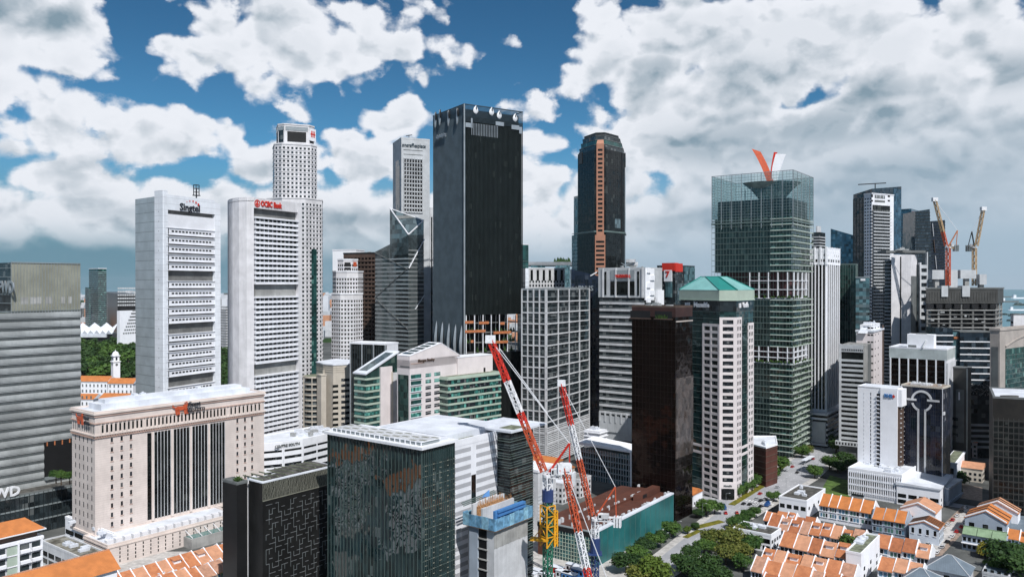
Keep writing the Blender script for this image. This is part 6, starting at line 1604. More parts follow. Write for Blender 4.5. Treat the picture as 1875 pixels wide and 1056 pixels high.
def low_right():
    # black block faces the camera square on
    D = 470
    P = [(X(1819, D), D), (X(1925, D - 12), D - 12), (X(1935, D + 30), D + 30), (X(1812, D + 42), D + 42)]
    b = Bld('black_gridded_block', 'black gridded block with a pale roof ledge in the lower right', pts=P, D=D)
    zt = b.z(727); b.body('black_brown', 0, zt, name='wall'); f = b.f[0]; n = 17; p = 3.55
    b.bands(f, 'slate_dark', 3, p, n, .3, d=.3, name='grid_rail'); b.piers(f, 'slate_dark', 11, .3, 2, 3 + p * n - 2, d=.3, name='grid_post')
    b.cells(f, 'glass_black', 11, n - 1, 3.4, p, 2.2, 2.4, d=.08, big=False)
    b.roof('roof_white', zt, 'slate_grey', ph=.6, t=1.2)
    mb = MB(); c = f.xy(f.u(1851), -4.5); mb.prism(ring_pts(c, 4.0, 12, 0, 1.4, .55), zt, zt + .9); b.add('oval_rooflight', mb, 'roof_dark'); b.done()
    # striped tower and white tower joined
    b = Bld('grey_striped_tower', 'grey tower of alternating light and dark floor stripes with a white parapet fin', cpx=1581, D=640, th=34, lpx=1537, rpx=1600)
    f, g = b.f[0], b.f[1]; zt = b.z(634); b.body('slate_grey', 0, zt)
    u0 = f.u(1541)
    b.frame_box(f, 'glass_black', u0, f.L, 12, zt - 3, -.1, .1, 'window_wall'); b.bands(f, 'grey_white', 14, 3.95, int((zt - 16) / 3.95) - 1, 1.9, d=.6, u0=u0)
    b.frame_box(f, 'pale_concrete', 0, u0, 8, zt + 1.5, -.1, 1.0, 'end_fin'); b.frame_box(f, 'grey_white', u0, f.L, zt - 5, zt + 1, -.1, .7, 'head_band'); b.cells(f, 'black_void', 12, 1, zt - 4, 1, .8, 1.5, u0=u0, u1=f.L, d=.8)
    b.frame_box(g, 'concrete', 0, g.L * .35, 8, zt + .8, -.1, .5, 'concrete_cheek'); b.slabs('roof_grey', zt, 1, 1, .4, .1, name='roof')
    q = offset(b.pts, 2.5); mb = MB(); mb.prism(q, 9, 12.5, bottom=True); b.add('base_collar', mb, 'grey_white'); ff = Face(q[0], q[1]); b.cells(ff, 'black_void', 10, 1, 9.8, 1, 1.2, 1.8, d=.08, name='vent'); b.done()
    b = Bld('white_slab_tower', 'white tower with small paired windows behind the grey striped tower', cpx=1600, D=668, th=34, lpx=1568, rpx=1618)
    f, g = b.f[0], b.f[1]; zt = b.z(608); b.body('pinkish_white', 0, zt); b.cells(f, 'glass_black', 2, 18, 14, 5.9, 2.0, 1.2, u0=f.u(1588), u1=f.L, d=.1); b.cells(g, 'glass_black', 2, 18, 14, 5.9, 2.2, 1.2, u0=0, u1=g.L * .6, d=.1)
    b.frame_box(g, 'brown_wall', g.L * .86, g.L, 0, zt + 4, -.1, .3, 'brown_edge')
    b.slabs('roof_white', zt, 1, 1, 1.4, .6, name='roof_rim'); b.body('white_paint', zt, zt + 6, pts=offset(b.pts, -2.5), name='roof_house'); b.plant(zt + 6, 4, seed=41, m='roof_white', hmax=2)
    mb = MB(); s = b.pts; l0 = f.xy(f.u(1569), 2); mb.poly([(*f.xy(f.u(1572), 3), zt - 1), (*f.xy(f.u(1590), 3), zt - 1), (*f.xy(f.u(1588), -4), zt + 5), (*f.xy(f.u(1578), -4), zt + 5)]); b.add('sloping_canopy', mb, 'roof_white'); b.done()
    # brown glass with white fins
    b = Bld('white_ribbed_tower', 'brown glass tower with seven white vertical ribs and a white roof house', cpx=1733, D=590, th=38, lpx=1630, rpx=1748)
    f, g = b.f[0], b.f[1]; zt = b.z(640); b.body('glass_brown', 0, zt - 8, name='glass_wall')
    b.body('pale_green_grey', zt - 8, zt, pts=offset(b.pts, .5), name='head_wall'); b.piers(f, 'white_paint', 6, .9, 0, zt - 8, d=.9, name='white_rib'); b.bands(f, 'bronze_wall', 6, 4.0, int(zt / 4) - 3, 1.2, d=.15)
    b.frame_box(g, 'white_paint', 0, g.L, 0, zt - 8, -.1, .6, 'white_wall'); b.piers(g, 'grey_white', 6, .5, 30, zt - 10, d=1.0, name='side_rib'); b.roof('roof_white', zt, 'white_paint', ph=.6, pts=offset(b.pts, .5))
    P = offset(b.pts, -3); r_ = Face(P[0], P[1]); q = [r_.xy(r_.L * .26), r_.xy(r_.L * .82), r_.xy(r_.L * .82, -9), r_.xy(r_.L * .26, -9)]
    b.body('pure_white', zt, zt + 10.5, pts=q, name='roof_house'); fr = Face(q[0], q[1]); b.frame_box(fr, 'slate_grey', fr.L * .04, fr.L * .35, zt, zt + 2.2, 0, .15, 'roof_opening')
    b.frame_box(fr, 'slate_grey', fr.L * .3, fr.L * .7, zt + 10.5, zt + 11.2, -6, -3, 'hatch'); mb = MB(); mb.tube(fr.pt(fr.L * .72, .3, zt + 6), fr.pt(fr.L * .62, 4, zt + .5), .5, .5); b.add('duct', mb, 'grey_white'); b.done()
    # bank with plain white walls
    b = Bld('white_bank_tower', 'plain bright white tower with a small blue bank sign and slit windows', cpx=1644, D=528, th=41, lpx=1571, rpx=1657)
    f, g = b.f[0], b.f[1]; zt = b.z(714); b.body('pure_white', 0, zt); b.slabs('pure_white', zt, 1, 1, .5, .1, name='parapet')
    ua, ub = f.u(1604), f.u(1614)
    for k in range(18):
        z = 18 + k * 2.75
        b.frame_box(f, 'black_void', f.u(1606), f.u(1612.5), z, z + 1.6, -.1, .1, 'recess_window'); b.frame_box(f, 'pure_white', f.u(1605.5), f.u(1610), z - .3, z, 0, 1.0, 'sill')
        b.frame_box(f, 'black_void', f.u(1594.5), f.u(1595.7), z, z + 1.9, -.1, .1, 'slit_window'); b.frame_box(f, 'pale_concrete', f.u(1582), f.u(1583), z, z + 1.4, -.1, .1, 'slit_window')
    b.frame_box(f, 'pure_white', f.u(1613), f.L, 12, zt + .2, 0, .8, 'front_slab')
    b.frame_box(g, 'brown_wall', 0.4, g.L, 8, zt - 11, -.1, .8, 'brown_side'); b.cells(g, 'pale_concrete', 2, 16, 12, 3.2, 2.0, .5, d=1.4, name='balcony'); b.frame_box(g, 'pure_white', 0, g.L + 1, zt - 11, zt + .3, -.1, 2.5, 'head_block')
    b.text('RHB', f, f.u(1628), zt - 4.3, 3.2, 'blue_paint', d=1.1, bold=.05, width=5.2)
    mb = MB(); c = (f.u(1637.5), zt - 4.3); P = [f.pt(c[0] + x, 1.2, c[1] + y) for x, y in ((-1.2, 0), (0, -1.3), (1.2, 0), (0, 1.3))]; mb.poly(P); b.add('red_diamond', mb, 'red_paint')
    b.roof('roof_white', zt + .5, 'pure_white', ph=.4); b.done()
    b = Bld('white_arcaded_podium', 'low white podium with three rows of arched windows below the bank tower', cpx=1652, D=506, th=41, lpx=1554, rpx=1680)
    f, g = b.f[0], b.f[1]; zt = 18.0; b.body('pure_white', 0, zt)
    for k in range(3): b.cells(f, 'black_void', 24, 1, 4.4 + k * 4.3, 1, f.L / 24 - .75, 2.6, d=.06, name='arched_window'); b.bands(f, 'pure_white', 3.2 + k * 4.3, 1, 1, .5, d=.5, name='ledge')
    b.piers(f, 'pure_white', 24, .5, 2, 17, d=.45); b.frame_box(f, 'glass_dark', 2, f.L * .3, .3, 3.0, -.1, .1, 'shop_glass'); b.roof('roof_white', zt, 'pure_white', ph=.8); b.plant(zt, 10, seed=44, m='roof_white', hmax=2)
    b.done()
    # ring building
    b = Bld('ring_emblem_tower', 'dark blue glass tower with a large white ring and two vertical white lines', cpx=1727, D=520, th=43, lpx=1651, rpx=1741)
    f, g = b.f[0], b.f[1]; zt = b.z(711); b.body('glass_navy', 0, zt, name='glass_wall'); b.piers(f, 'ink', 18, .12, 12, zt, d=.12, name='mullion'); b.bands(f, 'ink', 12, 2.6, 22, .1, d=.1, name='transom'); b.piers(f, 'white_paint', 1, .35, 12, zt, d=.3)
    uc = f.u(1688.5); zc = f.z(1688, 734); ro, ri = 7.2, 5.8; ke = f.L * .26 / 7.2
    for (a0, a1) in ((10, 170), (196, 252), (288, 344)):
        mb = MB(); N = max(4, int((a1 - a0) / 8))
        for k in range(N):
            p, q = math.radians(a0 + (a1 - a0) * k / N), math.radians(a0 + (a1 - a0) * (k + 1) / N)
            A = [(uc + math.cos(t) * r_ * ke, zc + math.sin(t) * r_) for t, r_ in ((p, ri), (p, ro), (q, ro), (q, ri))]
            mb.poly([f.pt(u, .5, z) for u, z in A])
            for i in (0, 1, 2, 3): x, y = A[i], A[(i + 1) % 4]; mb.poly([f.pt(x[0], .1, x[1]), f.pt(y[0], .1, y[1]), f.pt(y[0], .5, y[1]), f.pt(x[0], .5, x[1])])
        b.add('ring_arc', mb, 'pale_concrete')
    for s in (-1, 1): b.frame_box(f, 'pale_concrete', uc + s * 2.3 * ke - .55, uc + s * 2.3 * ke + .55, 12, zc - 5.4, -.1, .5, 'white_line')
    b.frame_box(f, 'pale_concrete', 0, uc - 3.6 * ke, zc - .1, zc + 1.2, -.1, .5, 'white_bar'); b.frame_box(f, 'pale_concrete', uc + 3.6 * ke, f.L - 2, zc + .2, zc + 1.5, -.1, .5, 'white_bar')
    b.roof('paving_brown', zt, 'beige', ph=.7, t=.6); b.plant(zt, 12, seed=51, hmax=1.2, m='pale_concrete'); b.frame_box(g, 'pale_concrete', 0, 3.5, zt - 17.5, zt - 15.5, 0, .6, 'side_mark'); b.done()
    b = Bld('grey_podium', 'grey stepped podium at the foot of the tower with the white ring', cpx=1738, D=502, th=43, lpx=1648, rpx=1762)
    f = b.f[0]; b.body('bluegrey_wall', 0, 11); b.frame_box(f, 'glass_dark', 3, f.L * .2, 3, 8, -.1, .1, 'window'); b.frame_box(f, 'glass_black', f.L * .5, f.L * .92, 3.5, 7.5, -.1, .1, 'window'); b.slabs('pale_concrete', 10.4, 1, 1, 1.2, .5, name='coping'); b.slabs('bluegrey_wall', 2, 1, 1, .8, .8, name='ledge'); b.plant(11.6, 5, seed=7, m='roof_white', hmax=1.2); b.done()
    # slate slab + little white building
    b = Bld('slate_slab_block', 'dark slate slab block with one white slot, right of the white ribbed tower', cpx=1770, D=600, th=50, lpx=1738, rpx=1779)
    zt = b.z(675); f, g = b.f[0], b.f[1]; b.body('slate_dark', 0, zt); b.frame_box(f, 'slate_grey', f.u(1751), f.u(1766), 20, zt - 16, -.1, .3, 'grey_panel'); b.frame_box(f, 'white_paint', f.u(1756), f.u(1758.5), zt - 24, zt - 18, 0, .5, 'white_slot'); b.frame_box(g, 'grey_metal', 0, .8, 0, zt + .5, 0, .8, 'corner_trim')  # grey panel and a small white slot on the slate wall
    b.cells(f, 'glass_dark', 2, 3, zt - 52, 6, 4, 2.4, u0=0, u1=f.L * .5, d=.3); b.slabs('slate_grey', zt, 1, 1, .8, .3, name='coping'); b.done()
    b = Bld('small_white_block', 'small white block with a dark window beneath the slate slab', cpx=1752, D=548, th=36, lpx=1731, rpx=1768)
    zt = b.z(849); f, g = b.f[0], b.f[1]; b.body('pure_white', 0, zt); b.frame_box(f, 'black_void', 2, f.L - 1.5, 9, zt - 3.5, -.1, .1, 'window'); b.slabs('pure_white', zt - .5, 1, 1, .8, .5, name='roof_rim'); b.frame_box(g, 'roof_moss', 1, g.L - 1, zt, zt + .4, -7, -1, 'roof'); b.done()
    b = Bld('lattice_banded_block', 'grey block with a criss-cross panel and pale floor bands behind the slate slab', cpx=1818, D=640, th=8, lpx=1776, wr=18)
    zt = b.z(705); b.body('glass_dark', 0, zt); f = b.f[0]; b.bands(f, 'grey_white', 8, 4.4, 5, 1.8, d=.6); mb = MB()
    for k in range(40): u = R.random() * f.L; z = zt - R.random() * 9; mb.bar(f.pt(u, .3, z), f.pt(u + R.uniform(-3, 3), .3, z + 1.5), .3)
    b.add('lattice_screen', mb, 'concrete', kind='stuff'); b.done()
    # brown low building with white roof by the junction
    P = [(X(1378, 560), 560), (X(1403, 548), 548), (X(1424, 560), 560), (X(1421, 590), 590), (X(1375, 590), 590)]
    b = Bld('brown_corner_block', 'low reddish brown corner block with a bright white roof by the road', pts=P, D=552)
    zt = b.z(818); b.body('brick_red_dark', 0, zt); b.slabs('brown_wall', 4, 4.2, 6, .5, .2); b.roof('roof_white', zt, 'pure_white', ph=.6); b.plant(zt, 8, seed=61, m='roof_white', hmax=2); b.done()
    # small grey and white slab west of the bronze tower
    b = Bld('low_glass_hall', 'low glass fronted hall with a bright white roof behind the rust roof', cpx=1157, D=548, th=41, lpx=1064, rpx=1180)
    zt = b.z(826); f = b.f[0]; b.body('glass_teal', 0, zt - 3, name='glass_wall'); b.piers(f, 'grey_white', 20, .35, 0, zt - 3, d=.5, name='mullion'); b.bands(f, 'grey_white', 3, 4.0, 5, .4, d=.5, name='transom'); b.cells(f, 'glass_black', 20, 4, 4, 4.0, 1.2, 2.6, d=.1)
    mb = MB(); z = zt - 1; q = offset(b.pts, 1.2); mb.prism(q, z, z + 1, z1s=[z + 2.2, z + 1.2, z + 1.6, z + 3.5], bottom=True); b.add('roof', mb, 'pure_white'); b.frame_box(f, 'pure_white', f.L - 1.0, f.L + .3, 0, zt, -.1, .8, 'end_pier'); b.done()
    b = Bld('white_low_block', 'small white block with roof rails between the gridded tower and the low glass hall', cpx=1098, D=600, th=36, lpx=1070, rpx=1112)
    zt = b.z(790); b.body('white_paint', 0, zt); b.slabs('white_paint', 3, 3, int(zt / 3), .6, .8, name='rail_band'); b.plant(zt, 8, seed=71, m='roof_white', hmax=2.4); b.done()
mat('black_brown', (0.022, 0.019, 0.016), rough=.45, var=.25)
mat('slate_dark', (0.06, 0.06, 0.057), rough=.6, var=.15)
mat('brick_red_dark', (0.10, 0.035, 0.025), rough=.8, var=.15)
mat('pale_green_grey', (0.48, 0.53, 0.53), rough=.5, var=.1, streak=.2)
fin_tower(); right_towers(); low_right()
# ================================================================ foreground blocks, old quarter, plants, vehicles, cranes
def teal_hall():
    b = Bld('rust_roofed_hall', 'low hall with a flat rust-red roof and a long teal sheet wall', cpx=1090, D=393, th=36, lpx=985, rpx=1233)
    f0, f = b.f[0], b.f[1]; zt = 17.0
    b.body('rust_roof', 0, zt, name='roof'); b.frame_box(f, 'teal_sheet', 0, f.L, 0, zt, .02, .3, 'teal_wall'); b.frame_box(f, 'roof_white', 0, f.L, zt, zt + .8, -1.8, .5, 'white_gutter')
    n = int(f.L / 6)
    b.piers(f, 'green_frame', n, .12, 0, zt, d=.38, name='sheet_seam')
    b.frame_box(f0, 'glass_teal_dark', f0.L * .2, f0.L, 0, zt - 2.4, -.1, .3, 'window_wall'); b.piers(f0, 'pale_green', 16, .2, 0, zt - 2.4, d=.5, u0=f0.L * .2, name='mullion'); b.bands(f0, 'pale_green', 1.5, 1.9, 8, .2, d=.5, u0=f0.L * .2, name='transom')
    b.frame_box(f0, 'black_void', 0, f0.L, zt - 2.4, zt - .3, -.1, .6, 'eave_band'); b.frame_box(f0, 'grey_metal', 0, f0.L, zt, zt + .4, -1, .7, 'parapet')
    # roof ridge and boxes
    mb = MB(); a, c = f.xy(f.L * .2, -14), f.xy(f.L * .97, -14); l = (-f.n[0], -f.n[1])
    mb.prism([f.xy(f.L * .15, -22), f.xy(f.L * .15, -14), f.xy(f.L * .98, -14), f.xy(f.L * .98, -22)][::1], zt, zt + 1.4); b.add('raised_roof', mb, 'rust_roof')
    mb = MB(); mb.prism([f.xy(f.L * .70, -12), f.xy(f.L * .74, -8), f.xy(f.L * .99, -8), f.xy(f.L * .99, -13)], zt, zt + 3.6); b.add('roof_box', mb, 'rust_roof')
    b.frame_box(f, 'black_void', f.L * .745, f.L * .80, zt + 1, zt + 3, -8.2, -7.9, 'roof_hatch')
    mb = MB()
    for k in range(70): u = R.random() * f.L; v = R.choice((-1, -13.8, -22, -2)) - R.random() * .8; mb.box(f, u, u + R.uniform(.3, 2.2), zt, zt + R.uniform(.3, 1.0) + (1.5 if v < -13 else .6), v - .8, v)
    b.add('roof_debris', mb, 'pale_concrete', kind='stuff'); b.done()
    # long planting strip on the far roof edge
    mb = MB(); f2 = Face(b.pts[1], b.pts[2])
    d = Bld('striped_white_annex', 'small white annex with grey shutters left of the rust roof, behind the crane', cpx=985, D=452, th=36, lpx=930, rpx=1018)
    zt = d.z(862); d.body('pale_concrete', 0, zt); d.slabs('white_paint', zt - 1, 1, 1, 1.4, .4, name='roof_rim'); d.bands(d.f[1], 'grey_white', 3, 2, 9, .6, d=.2); d.done()
glass('glass_teal_dark', (0.012, 0.06, 0.065), spec=.6, cw=2.2, ch=1.9, blinds=.1, bl=(.05, .16, .16))
def core_tower():
    b = Bld('lift_core', 'unfinished concrete lift core wrapped in blue safety netting', cpx=905, D=322, th=37, lpx=857, rpx=966)
    f0, f = b.f[0], b.f[1]; zt = b.z(965)
    b.body('pale_concrete', 0, zt); b.frame_box(f, 'concrete', 0, f.L, zt - 9, zt, -.1, .05, 'deck_shadow')  # darker concrete band paints the shadow cast by the deck above
    b.cells(f, 'concrete', 6, 1, zt - 9, 1, 1.3, 8.5, d=.16, name='board_mark')
    b.frame_box(f0, 'black_void', f0.L * .42, f0.L * .72, 0, zt, -.1, .1, 'lift_shaft')
    b.bands(f0, 'concrete', 2, 4.2, 9, .5, d=.5, u0=f0.L * .38, u1=f0.L * .76, name='shaft_beam'); b.frame_box(f0, 'bluegrey_wall', f0.L * .08, f0.L * .4, 0, zt - 1, 0, .6, 'steel_wall')
    q = offset(b.pts, 1.6)
    for i in range(4):
        ff = Face(q[i], q[(i + 1) % 4]); n = max(2, int(ff.L / 3.2))
        for k in range(n):
            if i == 0 and k == n - 1: pass
            mb = MB(); h = R.uniform(-.3, .4); mb.box(ff, ff.L * k / n + .08, ff.L * (k + 1) / n - .08, zt - 1.2, zt + 3.6 + h, -.1, .05); b.add('safety_net', mb, R.choice(('blue_mesh', 'blue_mesh', 'blue_mesh2')))
    mb = MB(); mb.prism(q, zt - 1.4, zt - 1.1, bottom=True); b.add('working_deck', mb, 'timber')
    # open core walls, rods and forms
    P = offset(b.pts, -.4); g = Face(P[1], P[2]); gl = Face(P[0], P[1])
    for (a, c, m_, h) in ((-1.4, -.2, 'blue_paint', 5.8), (-gl.L * .45 - 1, -gl.L * .45, 'pale_concrete', 6.2), (-gl.L * .92, -gl.L * .92 + .9, 'pale_concrete', 7.2)):
        mb = MB(); mb.box(g, g.L * .0 if m_ != 'blue_paint' else g.L * .05, g.L * .96, zt, zt + h, a, c); b.add('form_wall', mb, m_)
    mb = MB(); mb.box(g, g.L * .1, g.L * .95, zt + 3.4, zt + 4.2, -.2, .5); mb.box(g, g.L * .1, g.L * .95, zt + 5.0, zt + 5.9, -.2, .5); b.add('blue_beam', mb, 'blue_paint')
    mb = MB()
    for k in range(60): u = g.L * (.12 + .8 * k / 60); mb.bar(g.pt(u, -gl.L * .5, zt + 1), g.pt(u + R.uniform(-.2, .2), -gl.L * .5, zt + R.uniform(6.0, 9.0)), .13)
    for k in range(60): u = g.L * (.12 + .8 * k / 60); mb.bar(g.pt(u, -gl.L * .85, zt + 1), g.pt(u + R.uniform(-.2, .2), -gl.L * .85, zt + R.uniform(6.0, 9.0)), .13)
    b.add('steel_rods', mb, 'timber', kind='stuff')
    mb = MB(); mb.box(g, g.L * .1, g.L * .9, zt + 1, zt + 5.8, -gl.L * .84, -gl.L * .8); b.add('timber_form', mb, 'timber')
    for k in range(3): mb = MB(); mb.bar(g.pt(-2, -gl.L - 1.5 - k * .6, zt + 6.4 + k * .5), g.pt(g.L * .9, -gl.L - 1.5 - k * .6, zt + 7.2 + k * .5), .3); b.add('guard_rail', mb, 'green_frame')
    mb = MB(); a = g.pt(g.L * .42, -gl.L - 1, zt + 7.5); mb.poly([a, (a[0] + 3.4, a[1], a[2] + .6), (a[0] + 3.2, a[1] + 1.8, a[2] + 3), (a[0] + 1, a[1] + 2, a[2] + 1.2)]); b.add('blue_tarpaulin', mb, 'blue_paint')
    for k in range(16): u = g.L * R.random(); mb = MB(); mb.box(g, u, u + R.uniform(.6, 1.6), zt, zt + R.uniform(.6, 1.4), .1, 1.1); b.add('site_crate', mb, R.choice(('red_orange', 'white_paint', 'timber')))
    b.done()
mat('blue_mesh2', (0.26, 0.50, 0.66), rough=.7, var=.2, scale=.6)
# ---------------------------------------------------------------- tower cranes
def lattice(mb, a, b_, w, seg, t, w2=None):
    """four chords and zigzag bracing between two points"""
    a, b_ = Vector(a), Vector(b_); d = (b_ - a); n = max(1, int(round(d.length / seg))); d.normalize()
    up = Vector((0, 0, 1)) if abs(d.z) < .95 else Vector((.8, .6, 0))
    x = d.cross(up).normalized(); y = d.cross(x).normalized(); w2 = w2 or w
    c = [(-1, -1), (1, -1), (1, 1), (-1, 1)]
    P = [[a.lerp(b_, k / n) + (x * i + y * j) * (w + (w2 - w) * k / n) / 2 for i, j in c] for k in range(n + 1)]
    for q in range(4): mb.bar(P[0][q], P[n][q], t * 1.5)
    for k in range(n):
        for q in range(4):
            r_ = (q + 1) % 4
            mb.bar(P[k][q], P[k + 1][r_], t) if k % 2 == 0 else mb.bar(P[k][r_], P[k + 1][q], t)
            mb.bar(P[k + 1][q], P[k + 1][r_], t)
def jib(T_, base, root, tip, parts, w, seg, t):
    """parts: (from, to, material) fractions along the jib"""
    r_, e = Vector(root), Vector(tip)
    for (a, c, m_) in parts:
        mb = MB(); lattice(mb, r_.lerp(e, a), r_.lerp(e, c), w, seg, t); mb.build('jib_section', m_, T_, base)
def crane(label, mast, D, zs, tip, jparts, mparts, w=2.0, aframe='red_paint', back=(8, 3), apex=None, name='tower_crane', sc=1.0, cab=True, cable=None):
    x = X(mast, D); base = (x, D, 0); T_ = thing(name, label, 'crane', base)
    for (z0, z1, m_) in mparts:
        mb = MB(); lattice(mb, (x, D, z0), (x, D, z1), w, w * 1.1, .13 * w, None); mb.build('mast_section', m_, T_, base)
    mb = MB(); mb.prism(ring_pts((x, D), w * .8, 10), zs - 1.2 * sc, zs); mb.build('slewing_ring', 'crane_white', T_, base)
    tp = Vector(tip); rt = Vector((x, D, zs + 1.0 * sc)); h = Vector((tp.x - rt.x, tp.y - rt.y, 0)).normalized()
    jib(T_, base, rt + h * w * .6, tp, jparts, w * .8, w * 1.0, .11 * w)
    mb = MB(); mb.box(Face((tp.x - w * .8, tp.y), (tp.x + w * .8, tp.y)), 0, w * 1.6, tp.z - w * .5, tp.z + w * .7, -w * .6, w * .6); mb.build('jib_head', 'crane_white', T_, base)
    bk = Vector((x, D, zs)) - h * back[0]
    mb = MB(); lattice(mb, (x, D, zs - .2), (bk.x, bk.y, zs - .2), w * .8, w, .1 * w); mb.build('counter_jib', 'crane_white' if sc >= 1 else 'crane_ochre', T_, base)
    ax = Vector(apex) if apex else Vector((x, D, zs)) - h * back[0] * .55 + Vector((0, 0, back[0] * 1.1))
    mb = MB(); mb.bar((x, D, zs), ax, .5 * w * .6); mb.bar(bk.lerp(Vector((x, D, zs)), .15), ax, .3 * w * .6); mb.build('a_frame', aframe, T_, base)
    mb = MB(); mb.bar(ax, tp, .10 * w * sc); mb.build('pendant_rope', 'crane_white', T_, base)
    f = Face((bk.x, bk.y), (bk.x + h.x, bk.y + h.y)) if h.length > .5 else Face((bk.x, bk.y), (bk.x + 1, bk.y))
    for k in range(3): mb = MB(); mb.box(f, k * 1.1 * w * .5 - .5, k * 1.1 * w * .5 + .3, zs - 2.4 * w * .6, zs + w * .6, -w * .7, w * .7); mb.build('counterweight', 'crane_white' if sc >= 1 else 'grey_metal', T_, base)
    mb = MB(); mb.box(f, back[0] * .45, back[0] * .75, zs + .2, zs + 1.6 * w * .6, -w * .6, w * .6); mb.build('winch_house', 'pale_concrete', T_, base)
    if cab:
        q = Face((x + w * .5, D - w * .9), (x + w * 1.5, D - w * .9)); c = MB(); c.box(q, 0, w, zs - .2, zs + w * 1.0, -w, 0); o = c.build('cab', 'crane_white', T_, base)
        c = MB(); c.box(q, w * .1, w * .9, zs + .5, zs + w * .8, -.1, .05); o2 = c.build('cab_window', 'glass_black', o, (0, 0, 0)); o2.location = (-x, -D, 0)
    if cable:
        mb = MB(); mb.bar(tp, (tp.x + cable[0], tp.y, tp.z - cable[1]), .09 * w); mb.build('hoist_rope', 'dark_metal', T_, base)
        mb = MB(); p = Vector((tp.x + cable[0], tp.y, tp.z - cable[1])); mb.tube(p, p + Vector((0, 0, -1.4)), .45, .2); mb.build('hook_block', 'crane_yellow', T_, base)
    return T_, base
def cranes():
    D = 332; z = lambda py: Z(py, D)
    tip = (X(898, D + 8), D + 8, Z(622, D + 8))
    T_, b0 = crane('big luffing crane on a green and yellow mast, jib raised to the left', 1003, D, z(868), tip, ((0, .36, 'red_orange'), (.36, .44, 'red_paint'), (.44, .68, 'crane_white'), (.68, 1, 'red_paint')),
               ((0, z(900), 'crane_green'), (z(900), z(870), 'crane_white')), w=2.7, back=(11, 3), apex=(X(1043, D - 4), D - 4, z(808)), aframe='red_paint')
    x = X(1003, D)
    mb = MB(); mb.prism(ring_pts((x, D), 2.4, 12), z(918), z(896)); mb.build('mast_sleeve', 'navy', T_, b0)
    mb = MB(); lattice(mb, (x, D, z(1000)), (x, D, z(925)), 4.4, 4.5, .35); lattice(mb, (x + 3.0, D, z(1000)), (x + 3.0, D, z(935)), 1.6, 2.5, .3); mb.build('climbing_cage', 'crane_yellow', T_, b0)
    mb = MB(); f = Face((x - 7.5, D - 1.5), (x, D - 3.5)); mb.box(f, 0, 7.6, z(988), z(984), -3, 0); mb.bar(f.pt(1, 0, z(986)), (x - 1, D - 2, z(955)), .3); mb.build('yellow_platform', 'crane_yellow', T_, b0)
    mb = MB(); mb.bar((X(915, D + 6), D + 6, z(640)), (X(1003, D), D, z(757)), .25); mb.build('hoist_rope', 'crane_white', T_, b0)
    D = 352; z = lambda py: Z(py, D)
    tip = (X(1028, D + 4), D + 4, Z(702, D + 4))
    T_, b0 = crane('luffing crane on a navy mast above the rust roof, slim jib nearly upright', 1090, D, z(948), tip, ((0, .42, 'red_orange'), (.42, .68, 'crane_white'), (.68, 1, 'red_paint')),
                   ((0, z(995), 'navy'), (z(995), z(950), 'crane_white')), w=2.2, back=(11, 3), apex=(X(1127, D - 3), D - 3, z(888)), aframe='red_orange')
    x = X(1090, D); mb = MB(); mb.prism(ring_pts((x, D), 2.3, 12), z(1012), z(985)); mb.prism(ring_pts((x, D), 4.2, 4, .7), z(1014), z(1012)); mb.build('mast_sleeve', 'navy', T_, b0)
    T_['label'] = 'luffing crane on a navy mast above the rust roof, slim jib nearly upright'
    D = 300; z = lambda py: Z(py, D)
    tip = (X(1034, D + 6), D + 6, Z(856, D + 6))
    mx = 1092
    T_, b0 = crane('crane jib rising from the bottom edge to a white boxy head', mx, D, z(1100), tip, ((0, .22, 'red_paint'), (.22, .5, 'crane_white'), (.5, 1, 'red_orange')), ((0, z(1100), 'crane_white'),), w=2.4, back=(8, 3), aframe='red_paint')
    mb = MB(); f = Face((tip[0] - 2.6, tip[1] - 1.5), (tip[0] + 3.0, tip[1] - .8)); mb.box(f, 0, 5.4, tip[2] - 2.4, tip[2] + 1.4, -3, 0); mb.build('white_ballast_box', 'crane_white', T_, b0)
    mb = MB()
    for k in range(2): mb.box(f, .6 + k * 2.4, 2.5 + k * 2.4, tip[2] - 1.3, tip[2] - .5, 0, .05)
    mb.build('box_slot', 'red_paint', T_, b0)
    # far ochre pair
    D = 775
    zf = lambda py: Z(py, D)
    crane('left ochre crane above the unfinished frame, its long jib leaning left', 1736, D, zf(452), (X(1711, D), D, zf(366)), ((0, .3, 'red_orange'), (.3, 1, 'crane_ochre')), ((Z(523, D), zf(452), 'red_orange'),), w=3.0, back=(9, 3), apex=(X(1753, D), D, zf(422)), aframe='orange_panel', sc=.9, cab=False)
    crane('right ochre crane above the unfinished frame, its jib nearly upright', 1784, D + 6, Z(452, D + 6), (X(1800, D), D, zf(383)), ((0, .3, 'crane_ochre'), (.3, 1, 'crane_ochre')), ((Z(523, D), Z(452, D + 6), 'crane_ochre'),), w=3.0, back=(7, 3), apex=(X(1779, D + 6), D + 6, Z(424, D + 6)), aframe='dark_metal', sc=.9, cab=False)
teal_hall(); core_tower(); cranes()
ORD = ['first', 'second', 'third', 'fourth', 'fifth', 'sixth', 'seventh', 'eighth', 'ninth', 'tenth', 'eleventh', 'twelfth', 'thirteenth', 'fourteenth', 'fifteenth', 'sixteenth']
